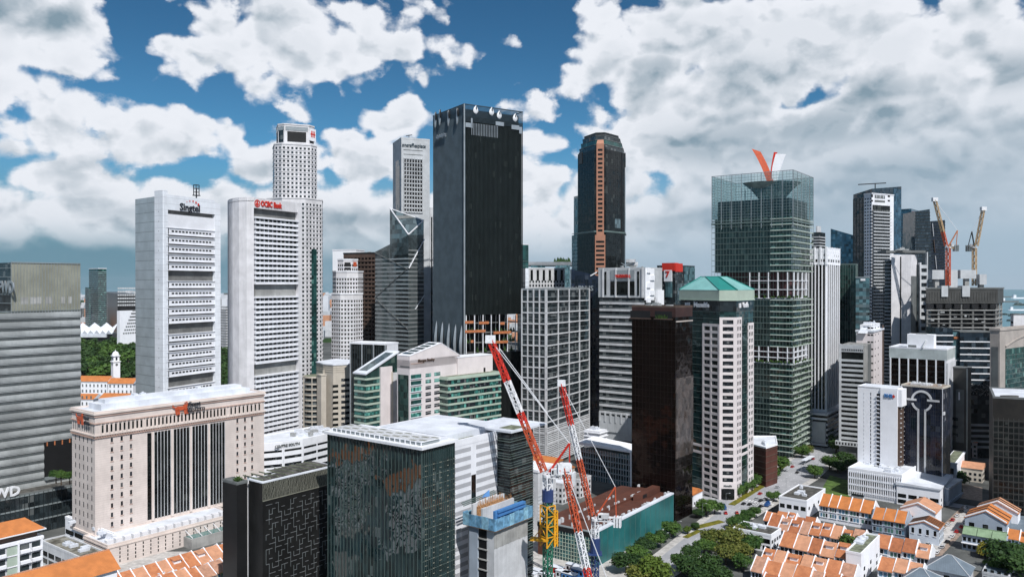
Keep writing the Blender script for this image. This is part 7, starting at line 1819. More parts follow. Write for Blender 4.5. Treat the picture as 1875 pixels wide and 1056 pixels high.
# ---------------------------------------------------------------- trees
def leaf_crown(seed, r=1.0, n=1500, lumps=11, flat=.8, leaf=.085, conic=0.0):
    """crown of radius about 1: leaf-sized faces on and in a dozen uneven lumps, gaps between them"""
    q = random.Random(seed); mb = MB(); L = []
    for k in range(lumps):
        a = q.uniform(0, 6.28); el_ = q.uniform(-.35, 1.0); d = q.uniform(.35, .72)
        L.append((math.cos(a) * math.cos(el_) * d, math.sin(a) * math.cos(el_) * d, math.sin(el_) * d * flat, q.uniform(.26, .44)))
    L.append((0, 0, .1, .5))
    for k in range(n):
        x, y, z, s = L[k % len(L)]
        u, v, w = q.gauss(0, 1), q.gauss(0, 1), q.gauss(0, 1); m_ = math.sqrt(u * u + v * v + w * w) or 1
        rad = s * (q.uniform(.55, 1.08) if q.random() < .9 else q.uniform(1.0, 1.3))
        c = Vector((x + u / m_ * rad, y + v / m_ * rad, z + w / m_ * rad * .9))
        nrm = (Vector((u, v, abs(w) * .6 + .5)).normalized() + Vector((q.uniform(-.7, .7), q.uniform(-.7, .7), q.uniform(-.4, .7)))).normalized()
        t = nrm.cross(Vector((q.uniform(-1, 1), q.uniform(-1, 1), .3))).normalized(); b_ = nrm.cross(t)
        e = leaf * q.uniform(.7, 1.4)
        mb.poly([tuple(c + t * e), tuple(c + b_ * e * .8), tuple(c - t * e), tuple(c - b_ * e * .8)])
    return mb
CROWNS = {}
def crown_mesh(kind, i, lod=0):
    key = (kind, i, lod)
    if key not in CROWNS:
        mb = leaf_crown(100 + i * 7 + lod, n=(3200, 420)[lod], leaf=(.07, .16)[lod], lumps=(16, 7)[lod])
        CROWNS[key] = mb.mesh('crown', kind)
    return CROWNS[key]
TR = random.Random(5)
_tm = MB(); _tm.tube((0, 0, 0), (0.02, 0, .55), .045, .03, 7)
for a in range(5):
    t = a * 1.26; _tm.tube((0.02, 0, .42 + .03 * a), (math.cos(t) * .28, math.sin(t) * .28, .72), .022, .008, 5)
TRUNK = _tm.mesh('trunk', 'bark')
def tree_at(x, y, r, h, kind, label, group, lod=0, z=0.0, name='tree'):
    T_ = thing(name, label, 'tree', (x, y, z), TR.uniform(0, 6.28), group)
    t = inst(TRUNK, 'trunk', T_, (0, 0, 0), 0, (h, h, h))
    c = inst(crown_mesh(kind, TR.randrange(4), lod), 'crown', T_, (0, 0, h - r * .8), TR.uniform(0, 6), (r * 1.22, r * TR.uniform(1.08, 1.3), r * TR.uniform(1.0, 1.15)))
    return T_
NTREE = {}
def tree_px(px, py, rpx, kind, label, group, hf=1.75):
    if group:
        n_ = NTREE[label] = NTREE.get(label, -1) + 1; label = label + ', ' + ORD[n_] + ' from the left'
    D = 133 * F / (py - HY)
    for _ in range(3):
        r = rpx * 1.12 / F * D; h = r * hf; D = (H - (h - r * .8)) * F / (py - HY)
    return tree_at(X(px, D), D, r, h, kind, label, group)
Z7 = lambda a, b_: (1160 + a / 4.474, 820 + b_ / 4.474)
def trees():
    g1 = 'street trees in a row along the teal wall'
    for (a, c, r, k) in ((30, 860, 80, 'leaf_mid'), (105, 800, 72, 'leaf_dark'), (180, 745, 66, 'leaf_mid'), (240, 720, 50, 'leaf_dark'), (310, 655, 70, 'leaf_mid')):
        tree_px(*Z7(a, c), r / 4.474, k, 'green tree along the teal wall', g1)
    one = [((-60, 930, 90, 'leaf_dark'), 'dark tree nearest the crane at the foot of the teal wall'), ((180, 1010, 120, 'leaf_yg'), 'bright yellow-green tree at the bottom edge, left of the main road'),
           ((60, 1040, 90, 'leaf_olive'), 'olive tree at the bottom edge just left of the yellow-green one'), ((505, 638, 34, 'leaf_dark'), 'small dark round tree beside the lane by the bronze glass tower'),
           ((447, 672, 32, 'leaf_yg'), 'small light green tree beside the small dark round one'), ((525, 530, 42, 'leaf_dark'), 'slim dark tree at the corner below the white gridded octagonal tower'),
           ((1152, 392, 46, 'leaf_mid'), 'lone round tree on the road beside the white flat-roofed house'), ((1488, 185, 58, 'leaf_mid'), 'round tree on the road island near the lawn')]
    for (a, c, r, k), lab in one: tree_px(*Z7(a, c), r / 4.474, k, lab, None)
    for (a, c, r) in ((600, 480, 70), (668, 478, 60)): tree_px(*Z7(a, c), r / 4.474, 'leaf_mid', 'joined tree on the traffic island', 'pair of trees on the traffic island')
    for (a, c, r) in ((850, 350, 58), (900, 322, 56), (945, 296, 54), (995, 262, 56), (1050, 240, 50)): tree_px(*Z7(a, c), r / 4.474, 'leaf_mid', 'green tree below the octagonal tower', 'street trees by the octagonal tower')
    for (a, c, r) in ((1130, 195, 58), (1205, 118, 66)): tree_px(*Z7(a, c), r / 4.474, 'leaf_mid', 'tree before the brown corner block', 'two trees by the brown corner block')
    for (a, c, r) in ((820, 610, 52), (880, 578, 52), (938, 545, 50), (995, 520, 50)): tree_px(*Z7(a, c), r / 4.474, 'leaf_mid', 'green tree above the dark flat roof', 'short row of trees between road and flat roof')
    g2 = 'wood of big trees at the bottom centre'
    for (a, c, r, k) in sorted(((650, 730, 88, 'leaf_olive'), (755, 740, 95, 'leaf_olive'), (860, 700, 90, 'leaf_olive'), (960, 690, 85, 'leaf_mid'), (985, 790, 80, 'leaf_mid'), (880, 850, 90, 'leaf_olive'), (760, 860, 90, 'leaf_olive'),
                         (580, 800, 70, 'leaf_mid'), (480, 860, 75, 'leaf_dark'), (395, 930, 80, 'leaf_dark'), (480, 990, 100, 'leaf_dark'), (620, 960, 110, 'leaf_dark'), (700, 1040, 100, 'leaf_dark'), (560, 1060, 90, 'leaf_dark'), (900, 930, 70, 'leaf_mid'))):
        tree_px(*Z7(a, c), r / 4.474, k, 'dark tree in the roadside wood' if k == 'leaf_dark' else 'olive tree in the roadside wood' if k == 'leaf_olive' else 'mid green tree in the roadside wood', g2)
    for (px, py, r, k, lab) in ((1560, 996, 20, 'leaf_mid', 'tall dark tree growing between the tiled roofs'), (1592, 1003, 15, 'leaf_dark', 'smaller tree right of the tall one between the tiled roofs'), (1843, 1018, 34, 'leaf_dark', 'large dark tree at the lower right edge'),
                                (1880, 1030, 34, 'leaf_dark', 'second large tree cut by the right edge'), (1812, 1005, 15, 'leaf_yellow', 'yellow leaved tree beside the large dark one, lower right'), (1820, 1036, 16, 'leaf_mid', 'mid green bush tree below the yellow one'),
                                (1754, 872, 15, 'leaf_dark', 'dark tree in the shade right of the ringed tower'), (1745, 893, 12, 'leaf_dark', 'small dark tree below the shaded one right of the ringed tower'), (1768, 1050, 9, 'leaf_mid', 'small tree behind the grey hipped roofs')):
        tree_px(px, py, r, k, lab, None)
    for (px, py, r, k) in sorted(((1469, 826, 12, 'leaf_mid'), (1480, 822, 10, 'leaf_olive'), (1502, 790, 20, 'leaf_dark'), (1490, 782, 16, 'leaf_dark'), (1532, 812, 16, 'leaf_dark'), (1545, 838, 16, 'leaf_dark'), (1520, 846, 13, 'leaf_mid'), (1560, 850, 12, 'leaf_dark'), (1535, 852, 12, 'leaf_dark'))):
        tree_px(px, py, r, k, 'tree at the far road end', 'trees at the far end of the road')
    for (px, py, r) in ((1090, 792, 9), (1104, 790, 9), (1118, 793, 9)): tree_px(px, py, r, 'leaf_dark', 'small tree behind the glass hall', 'trees behind the low glass hall')
    for (px, py, r) in ((88, 878, 'left'), (104, 872, 'middle'), (118, 868, 'right')):
        tree_at(X(px, 444), 444 + TR.uniform(-2, 8), 3.2, 8, 'leaf_mid', r + ' small tree in the dark opening of the grey banded tower', 'sky garden trees', z=27)
    # park behind the clock tower
    for k in range(110):
        D = TR.uniform(1120, 1780); px = TR.uniform(120, 275)
        tree_at(X(px, D), D, TR.uniform(11, 17), TR.uniform(20, 30), TR.choice(('leaf_dark', 'leaf_dark', 'leaf_mid')), 'one tree of the dark park behind the white clock tower', 'park trees behind the clock tower', lod=1)
    for k in range(40):
        D = TR.uniform(900, 1500); px = TR.uniform(398, 424)
        tree_at(X(px, D), D, TR.uniform(10, 14), TR.uniform(18, 24), 'leaf_dark', 'park tree in the gap between the two pale left towers', 'trees in the gap between the towers', lod=1)
leaf_mat('leaf_yg', (0.05, 0.09, 0.012), (0.13, 0.19, 0.03))
trees()
# ---------------------------------------------------------------- houses of the old quarter
def lp(o, u, v): return (o[0] + E1[0] * u + E2[0] * v, o[1] + E1[1] * u + E2[1] * v)
def shophouse(o, w, dp, ez, rz, label, group, rr, wallm='pure_white', roofm='clay_tile', left=True, wins=True, split=.5):
    c = lp(o, w / 2, dp / 2); base = (c[0], c[1], 0)
    T_ = thing('shophouse', label, 'house', base, 0, group)
    mb = MB(); pts = [lp(o, 0, dp), lp(o, 0, 0), lp(o, w, 0), lp(o, w, dp)]; mb.prism(pts, 0, ez - .2); mb.build('wall', wallm, T_, base)
    f = Face(pts[1], pts[2]); rd = dp * split
    def slope(v0, z0, v1, z1, nm):
        m_ = MB(); A = [lp(o, .1, v0), lp(o, w - .1, v0), lp(o, w - .1, v1), lp(o, .1, v1)]; zz = [z0, z0, z1, z1]
        L = math.hypot(v1 - v0, z1 - z0); C = [(0, 0, 0), (w, 0, 0), (w, 0, L), (0, 0, L)]
        if (v1 < v0): A, zz = A[::-1], zz[::-1]; C = C[::-1]
        m_.poly([(*A[i], zz[i]) for i in range(4)], C); m_.poly([(*A[i], zz[i] - .25) for i in (3, 2, 1, 0)], [C[i] for i in (3, 2, 1, 0)])
        for i in range(4): j = (i + 1) % 4; m_.poly([(*A[i], zz[i] - .25), (*A[j], zz[j] - .25), (*A[j], zz[j]), (*A[i], zz[i])])
        return m_.build(nm, roofm, T_, base)
    k = (rz - ez) / rd
    slope(-.9, ez - .9 * k * .7, rd, rz, 'front_roof'); slope(dp + .5, ez - .3, rd, rz, 'rear_roof')
    # gable infill and party walls
    def party(u0, u1):
        m_ = MB(); prof = [(-.5, ez - .35), (0, ez + .35), (rd * .35, ez + (rz - ez) * .28 + .5), (rd, rz + .6), (dp - (dp - rd) * .4, ez + (rz - ez) * .35 + .5), (dp + .3, ez + .25)]
        for i in range(len(prof) - 1):
            (va, za), (vb, zb) = prof[i], prof[i + 1]
            A = [lp(o, u0, va), lp(o, u1, va), lp(o, u1, vb), lp(o, u0, vb)]; zt = [za, za, zb, zb]
            m_.poly([(*A[q], zt[q]) for q in range(4)])
            for q in range(4): j = (q + 1) % 4; m_.poly([(*A[q], ez - 1.2), (*A[j], ez - 1.2), (*A[j], zt[j]), (*A[q], zt[q])])
        m_.build('party_wall', wallm if wallm != 'yellow_wall' else 'pure_white', T_, base)
    if left: party(-.22, .22)
    party(w - .22, w + .22)
    if wins:
        n = 3; ww = (w - 1.0) / n
        for fl in (ez - 3.4, ez - 7.0):
            if fl < .4: continue
            for q in range(n):
                m_ = MB(); u = .5 + ww * q; m_.box(f, u + .2, u + ww - .2, fl, fl + 2.2, -.1, .06); s = m_.build('window', rr.choice(('glass_window', 'glass_window', 'shutter_green', 'shutter_blue')), T_, base)
            m_ = MB(); m_.box(f, .3, w - .3, fl - .35, fl - .1, 0, .35); m_.build('ledge', wallm, T_, base)
    if rr.random() < .6 and dp > 11:      # lower rear wing with its own lean-to roof
        a_, d_ = rr.choice(((0, .55), (.4, 1.0))), rr.uniform(3.5, 6.5); z_ = ez - rr.uniform(1.0, 2.2)
        m_ = MB(); P = [lp(o, w * a_[0] + .2, dp + d_), lp(o, w * a_[0] + .2, dp), lp(o, w * a_[1] - .2, dp), lp(o, w * a_[1] - .2, dp + d_)]; m_.prism(P, 0, z_); m_.build('rear_wing', wallm, T_, base)
        m_ = MB(); P = [(*lp(o, w * a_[0], dp + d_ + .3), z_ + .1), (*lp(o, w * a_[0], dp), z_ + 1.9), (*lp(o, w * a_[1], dp), z_ + 1.9), (*lp(o, w * a_[1], dp + d_ + .3), z_ + .1)]; C = [(0, 0, 5), (0, 0, 0), (3, 0, 0), (3, 0, 5)]; m_.poly(P, C); m_.poly([(x, y, z - .2) for x, y, z in P][::-1], C[::-1]); m_.build('rear_wing_roof', roofm, T_, base)
    t = rr.random()
    if t < .22:
        m_ = MB(); P = [lp(o, w * .25, rd * .45), lp(o, w * .75, rd * .45), lp(o, w * .75, rd * .8), lp(o, w * .25, rd * .8)]; z = ez + (rz - ez) * .45
        m_.prism(P, z, z + 1.7); q_ = m_.build('dormer', wallm, T_, base)
        m_ = MB(); P = [lp(o, w * .2, rd * .38), lp(o, w * .8, rd * .38), lp(o, w * .8, rd * .85), lp(o, w * .2, rd * .85)]; m_.prism(P, z + 1.7, z + 1.8, z1s=[z + 1.85, z + 1.85, z + 2.4, z + 2.4], bottom=True); m_.build('dormer_roof', roofm, T_, base)
    if t > .3:
        for q in range(rr.randint(1, 4)):
            m_ = MB(); u, v = rr.uniform(.8, w - 1.6), rr.uniform(rd + 1, dp - 1.5); P = [lp(o, u, v), lp(o, u + .9, v), lp(o, u + .9, v + .7), lp(o, u, v + .7)]; m_.prism(P, ez, ez + 2.2); m_.build('air_conditioner', 'roof_white', T_, base)
mat('shutter_green', (0.08, 0.19, 0.16), rough=.6); mat('shutter_blue', (0.12, 0.26, 0.38), rough=.6)
def row(px, py, ez, n, w, dp, rz, where, group, seed, roofm='clay_tile', walls=('pure_white',), skip=(), jit=.8):
    rr = random.Random(seed); o = G(px, py, ez); u = 0
    for k in range(n):
        ww = w * rr.uniform(.84, 1.2); e = rr.uniform(-jit, jit); v = rr.uniform(-.5, .5) * jit
        if k not in skip:
            shophouse(lp(o, u, v), ww - .02, dp, ez + e, rz + e, 'tiled shophouse, %s from the left in the row %s' % (ORD[k], where), group, rr, walls[k % len(walls)], rr.choice((roofm, roofm, roofm, 'clay_pale', 'clay_pale', 'clay_faded', 'clay_dark')) if roofm == 'clay_tile' else roofm, left=(k == 0))
        u += ww
row(1501, 923, 9.6, 5, 5.9, 15, 14.6, 'facing the lawn', 'shophouses facing the lawn', 3, 'clay_orange', jit=.12)
row(1598, 947, 9.0, 3, 6.3, 15, 13.4, 'left of the arched house', 'shophouses left of the arched house', 4, 'clay_orange', walls=('bluegrey_wall',), jit=.15)
row(1406, 962, 7.0, 14, 5.6, 14, 11.4, 'through the middle of the quarter', 'shophouses in the long middle row', 5)
row(1399, 948, 7.4, 5, 5.4, 10, 10.8, 'behind the dark flat roof', 'shophouses behind the dark flat roof', 15)
row(1428, 998, 7.2, 5, 6.4, 14, 12.0, 'left of the tall courtyard tree', 'shophouses left of the courtyard tree', 6)
row(1393, 1023, 6.8, 8, 6.2, 13, 11.0, 'second from the bottom', 'shophouses in the second lowest row', 7, skip=(7,))
row(1376, 1045, 5.6, 8, 6.2, 14, 10.2, 'lowest in view', 'shophouses in the lowest row', 8)
row(1392, 1075, 6.4, 9, 6.2, 15, 10.8, 'cut by the bottom edge', 'shophouses at the bottom edge', 9)
row(1608, 1040, 8.0, 3, 6.4, 14, 11.8, 'left of the grey hipped roofs', 'shophouses left of the grey hipped roofs', 10)
E1s, E2s = E1, E2
E1, E2 = E2s, (-E1s[0], -E1s[1])      # these two rows face the other way
row(205, 1080, 8.5, 15, 5.8, 16, 12.6, 'below the stone podium', 'shophouses below the stone podium', 12)
row(285, 1082, 6.5, 12, 5.8, 14, 9.6, 'lowest under the stone podium', 'lower shophouses below the stone podium', 13, walls=('pure_white', 'yellow_wall'))
E1, E2 = E1s, E2s
row(1845, 985, 8.0, 4, 6.4, 14, 11.0, 'right of the green roofed house', 'shophouses at the right edge', 14, 'clay_orange')
def gable_house(name, label, o, w, dp, ez, rz, wallm, roofm, over=.5, windows=None, bands=0, ridge_along='E2', arch=0, off=0):
    c = lp(o, w / 2, dp / 2); base = (c[0], c[1], 0); T_ = thing(name, label, 'house', base)
    pts = [lp(o, 0, dp), lp(o, 0, 0), lp(o, w, 0), lp(o, w, dp)]; mb = MB(); mb.prism(pts, 0, ez - .02)
    for v in (0, dp):
        A = [(*lp(o, 0, v), ez - .02), (*lp(o, w, v), ez - .02), (*lp(o, w / 2, v), rz)]; mb.poly(A if v == 0 else A[::-1])
    mb.build('wall', wallm, T_, base)
    for sg in (0, 1):
        mb = MB(); u0 = -over if sg == 0 else w + over; e0 = ez - over * (rz - ez) / (w / 2); L = math.hypot(w / 2 + over, rz - e0)
        P = [(*lp(o, u0, -over), e0 + .1), (*lp(o, w / 2, -over), rz + .1), (*lp(o, w / 2, dp + over), rz + .1), (*lp(o, u0, dp + over), e0 + .1)]
        C = [(0, 0, 0), (0, 0, L), (dp, 0, L), (dp, 0, 0)]
        if sg == 0: P, C = P[::-1], C[::-1]
        mb.poly(P, C); Q = [(x, y, z - .3) for x, y, z in P]; mb.poly(Q[::-1], C[::-1])
        for i in range(4): j = (i + 1) % 4; mb.poly([Q[i], Q[j], P[j], P[i]])
        mb.build('roof_slope', roofm, T_, base)
        for k in range(bands):
            mb = MB(); v = dp * (k + 1) / (bands + 1); a = (*lp(o, u0, v), e0 + .35); b_ = (*lp(o, w / 2, v), rz + .35); mb.bar(a, b_, .35, .5); mb.build('roof_rib', 'brown_wall' if roofm != 'green_roof' else 'pale_green', T_, base)
    f = Face(pts[1], pts[2]); g = Face(pts[2], pts[3])
    if windows:
        n, z, ww, hh = windows
        for k in range(n):
            u = w * (k + .5) / n; mb = MB(); mb.box(f, u - ww / 2, u + ww / 2, z, z + hh, -.1, .06); mb.build('window', 'glass_black', T_, base)
            if arch: mb = MB(); mb.prism([(p[0], p[1]) for p in [f.xy(u - ww / 2, .06), f.xy(u + ww / 2, .06), f.xy(u + ww / 2, 0), f.xy(u - ww / 2, 0)]], z + hh, z + hh + .5); mb.build('window_arch', 'glass_black', T_, base)
            mb = MB(); mb.box(f, u - ww / 2 - .2, u + ww / 2 + .2, z - .3, z, 0, .3); mb.build('window_sill', 'pure_white', T_, base)
        for fl in (1.0, 4.6):
            for k in range(int(dp / 3)):
                mb = MB(); u = dp * (k + .5) / int(dp / 3); mb.box(g, u - .6, u + .6, fl, fl + 2.2, -.1, .06); mb.build('window', 'glass_window', T_, base)
    for s0, s1 in ((0, .5), (.5, 1)):
        mb = MB(); a = (*lp(o, w * s0, -.1), ez + .5 if s0 == 0 else rz + .6); b_ = (*lp(o, w * s1, -.1), rz + .6 if s0 == 0 else ez + .5); mb.bar(a, b_, .7, .6); mb.build('gable_coping', 'pure_white', T_, base)
    return T_, base, f, g
gable_house('gabled_house', 'ornate white house with arched windows and ribbed orange roof at the street corner', G(1666, 980, 3), 14.5, 14, 9, 11.8, 'bluegrey_white', 'clay_orange', windows=(4, 4.8, 1.3, 2.4), bands=5, arch=1)
gable_house('gabled_house', 'big white house whose plain gable faces the camera behind the ornate corner house', G(1650, 957, 3), 18, 18, 11.5, 15.5, 'pure_white', 'clay_pale', bands=0)
gable_house('gabled_house', 'blue-grey gabled house with one dark square opening, right of the shop street', G(1768, 973, 2), 20, 20, 10, 15, 'bluegrey_wall', 'clay_orange', windows=(3, 4.5, 2.6, 3.2), bands=2)
gable_house('gabled_house', 'white gabled house directly behind the blue-grey gabled one', lp(G(1768, 973, 2), 3, 22), 20, 12, 11, 16, 'pure_white', 'clay_pale', bands=2)
def ridge_house(label, px, py, ez, w, dp, rz, wallm, roofm, bays, awn=False):
    o = G(px, py, ez); c = lp(o, w / 2, dp / 2); base = (c[0], c[1], 0); T_ = thing('townhouse', label, 'house', base)
    pts = [lp(o, 0, dp), lp(o, 0, 0), lp(o, w, 0), lp(o, w, dp)]; mb = MB(); mb.prism(pts, 0, ez - .1); mb.build('wall', wallm, T_, base); f = Face(pts[1], pts[2])
    for k in range(bays):
        u0, u1 = w * k / bays, w * (k + 1) / bays; L = math.hypot(dp / 2, rz - ez)
        for (v0, z0, v1, z1) in ((-.8, ez - .2, dp / 2, rz), (dp + .8, ez - .2, dp / 2, rz)):
            mb = MB(); P = [(*lp(o, u0 + .12, v0), z0), (*lp(o, u1 - .12, v0), z0), (*lp(o, u1 - .12, v1), z1), (*lp(o, u0 + .12, v1), z1)]; C = [(u0, 0, 0), (u1, 0, 0), (u1, 0, L), (u0, 0, L)]
            if v0 > v1: P, C = P[::-1], C[::-1]
            mb.poly(P, C); Q = [(x, y, z - .25) for x, y, z in P]; mb.poly(Q[::-1])
            for i in range(4): j = (i + 1) % 4; mb.poly([Q[i], Q[j], P[j], P[i]])
            mb.build('roof_slope', roofm, T_, base)
        for fl in (1.2, 5.0):
            for q in range(3):
                mb = MB(); a = u0 + (u1 - u0) * (q + .2) / 3; mb.box(f, a, a + (u1 - u0) / 3 * .65, fl, fl + 2.0, -.1, .06); mb.build('window', 'glass_black', T_, base)
    for fl in (4.2,): mb = MB(); mb.box(f, -.2, w + .2, fl - .3, fl, -.1, 1.6); mb.build('awning', 'awning_white', T_, base)
    mb = MB(); mb.bar((*lp(o, 0, dp / 2), rz + .15), (*lp(o, w, dp / 2), rz + .15), .4); mb.build('ridge', roofm, T_, base)
ridge_house('grey two-storey house with a sage green metal roof in three bays beside the shop street', 1763, 975, 9.0, 20, 9, 11.5, 'bluegrey_wall', 'green_roof', 3)
# flat roofed houses of the quarter
def flat(label, cpx, D, lpx, rpx, zt, roofm='roof_dark', wallm='pure_white', nwin=4, fl=(4.6, 1.0), seed=1, th=38, units=4, cat='house', **k):
    b = Bld('flat_roofed_house', label, cpx=cpx, D=D, th=th, lpx=lpx, rpx=rpx, cat=cat, **k); b.body(wallm, 0, zt); b.roof(roofm, zt, wallm, ph=.7)
    for z in fl: b.cells(b.f[0], 'glass_black', nwin, 1, z, 1, b.f[0].L / nwin - 1.3, 2.4, d=.06); b.cells(b.f[1], 'glass_window', nwin, 1, z, 1, min(2.4, b.f[1].L / nwin - .5), 1.8, d=.06)
    b.plant(zt + .05, units, seed=seed, m='roof_white', hmax=1.6); b.done(); return b
flat('white flat-roofed house with three big dark windows by the road junction', 1478, 474, 1427, 1512, 10.5, seed=2, nwin=4, fl=(4.6,))
flat('white house with a dark grey flat roof beside the wood at the bottom', 1413, 414, 1343, 1431, 9.0, seed=3)
flat('white flat-roofed block with a mossy deck between the lower tile roofs', 1578, 372, 1550, 1612, 13.5, seed=5, roofm='roof_moss', nwin=3)
b = flat('wide white metal roofed hall behind the big white gable', 1722, 492, 1643, 1744, 12.5, seed=8, roofm='roof_white', units=0)
mb = MB(); P = offset(b.pts, .6); mb.prism(P, 12.5, 13.2, z1s=[14.2, 13.4, 14.2, 16.2]); b.add('metal_roof', mb, 'roof_white')
def hip(label, px, py, ez, w, dp, rz, seed, wallm='pale_concrete'):
    o = G(px, py, ez); c = lp(o, w / 2, dp / 2); base = (c[0], c[1], 0); T_ = thing('hip_roofed_hall', label, 'hall', base)
    pts = [lp(o, 0, dp), lp(o, 0, 0), lp(o, w, 0), lp(o, w, dp)]; mb = MB(); mb.prism(offset(pts, -.8), 0, ez); mb.build('wall', wallm, T_, base)
    a = w * .5; top = [(*lp(o, a * .9, dp / 2), rz), (*lp(o, w - a * .9, dp / 2), rz)]
    E = [(*p, ez) for p in pts]
    for i, q in enumerate(([E[0], E[1], top[0]], [E[1], E[2], top[1], top[0]], [E[2], E[3], top[1]], [E[3], E[0], top[0], top[1]])):
        mb = MB(); L = math.hypot(dp / 2, rz - ez); C = [(0, 0, 0), (w, 0, 0), (w * .6, 0, L), (w * .4, 0, L)][:len(q)]; mb.poly(q, C); mb.build('roof_slope', 'grey_roof', T_, base)
    mb = MB()
    for i in range(4): mb.bar(E[i], top[0] if i in (0, 1) else top[1], .3)
    mb.bar(top[0], top[1], .3); mb.build('hip_rib', 'pale_concrete', T_, base)
    for s in range(3): mb = MB(); f = Face(*offset(pts, -.8)[1:3]); mb.box(f, f.L * (s + .3) / 3, f.L * (s + .7) / 3, 1, ez - 1.5, -.1, .06); mb.build('window', 'glass_black', T_, base)
hip('largest grey hipped roof hall at the end of the shop street', 1692, 1040, 8.5, 19, 16, 14.5, 1)
hip('left grey hipped roof hall beside the lower tile roofs', 1648, 1062, 8, 15, 16, 12.8, 2)
hip('front right grey hipped roof hall cut by the bottom edge', 1722, 1085, 8, 18, 14, 13, 3)
b = Bld('garden_wall', 'long beige garden wall running under the large dark tree, lower right', pts=[G(1770, 1040, 4), G(1900, 1070, 4), G(1902, 1060, 4), G(1772, 1032, 4)], cat='wall')
b.body('beige', 0, 4); b.slabs('slate_grey', 4, 1, 1, .3, .15, name='coping'); b.done()
flat('pale grey glass-roofed walkway block in the bottom right corner', 1850, 366, 1800, 1900, 5, seed=9, roofm='grey_roof', wallm='pale_concrete', units=2, cat='building')
# ---------------------------------------------------------------- bottom left
def bottom_left():
    b = Bld('balcony_flats', 'white and grey flats with balconies under an orange hipped roof, lower left edge', cpx=-110, D=296, th=37, wl=12, rpx=75)
    f = b.f[1]; zt = b.z(0) * 0 + 37.5
    b.body('pale_concrete', 0, zt)
    for k in range(8):
        z = 3 + k * 4.3
        for q in range(8):
            u = f.L * q / 8
            if q % 3 != 2:
                b.frame_box(f, 'glass_dark', u + .6, u + f.L / 8 - .4, z, z + 2.8, -.1, .06, 'balcony_door'); b.frame_box(f, 'pure_white', u + .5, u + f.L / 8 - .3, z - .5, z + .7, 0, 1.3, 'balcony')
            else: b.frame_box(f, 'pale_green', u + .3, u + f.L / 8 - .3, z - .4, z + 3.0, -.1, .2, 'green_panel')
        b.frame_box(f, 'pure_white', 0, f.L, z - .9, z - .5, -.1, .4, 'floor_band')
    b.piers(f, 'pure_white', 4, .6, 0, zt, d=1.0); b.slabs('pure_white', zt - 1, 1, 1, 1.2, .6, name='eave_band')
    b.body('brown_wall', zt + .2, zt + 3.4, pts=offset(b.pts, -1.2), name='attic_wall')
    P = offset(b.pts, 1.0); z0, z1 = zt + 3.2, zt + 7.5
    L, C, Rr, K = P; ml = lerp(L, C, .5); mr = lerp(Rr, K, .5)
    d = Face(C, Rr).d; tl = (ml[0] + d[0] * 5, ml[1] + d[1] * 5); tr = (mr[0] - d[0] * 5, mr[1] - d[1] * 5)
    for q in ([C, Rr, tr, tl], [K, L, tl, tr], [Rr, K, tr], [L, C, tl]):
        mb = MB(); n = len(q); LL = f.L + 2; Cc = [(0, 0, 0), (LL, 0, 0), (LL, 0, 8), (0, 0, 8)] if n == 4 else [(0, 0, 0), (14, 0, 0), (7, 0, 8)]
        mb.poly([(*q[i], z0 if i < 2 else z1) for i in range(n)], Cc); b.add('roof_slope', mb, 'clay_orange')
    mb = MB(); mb.prism(offset(P, .3), z0 - .4, z0 - .02, bottom=True); b.add('gutter', mb, 'pure_white'); b.done()
    b = Bld('orange_roofed_block', 'long block with a bright orange ridged roof at the bottom left', cpx=-40, D=262, th=37, wl=16, rpx=213)
    zt = 33.2; b.body('pure_white', 0, zt); P = offset(b.pts, 1.0); L, C, Rr, K = P; ml, mr = lerp(L, C, .5), lerp(Rr, K, .5); z0, z1 = zt, zt + 5.5
    for q in ([C, Rr, mr, ml], [K, L, ml, mr]): mb = MB(); LL = 70; mb.poly([(*q[0], z0), (*q[1], z0), (*q[2], z1), (*q[3], z1)], [(0, 0, 0), (LL, 0, 0), (LL, 0, 9), (0, 0, 9)]); b.add('roof_slope', mb, 'clay_orange')
    mb = MB(); mb.poly([(*Rr, z0 - .05), (*K, z0 - .05), (*mr, z1 - .1)]); mb.poly([(*L, z0 - .05), (*C, z0 - .05), (*ml, z1 - .1)]); b.add('gable', mb, 'brown_wall'); mb = MB(); mb.bar((*ml, z1), (*mr, z1), .5); b.add('ridge', mb, 'clay_pale')
    f = b.f[1]; b.cells(f, 'glass_window', 24, 6, 4, 4.4, 1.8, 1.8, d=.06); b.done()
    flat('stained grey flat-roofed building between the orange roofs and the stone podium', 152, 372, 74, 196, 11, seed=14, roofm='roof_stained', wallm='pale_concrete', nwin=6, th=37, cat='building')
    b = flat('white terrace roof crowded with dark ducts beside the stone podium', 205, 402, 118, 212, 13, seed=15, roofm='roof_white', wallm='pure_white', nwin=5, th=37, cat='building')
mat('roof_stained', (0.22, 0.21, 0.18), var=.45, scale=.25, col2=(.07, .065, .05))
bottom_left()
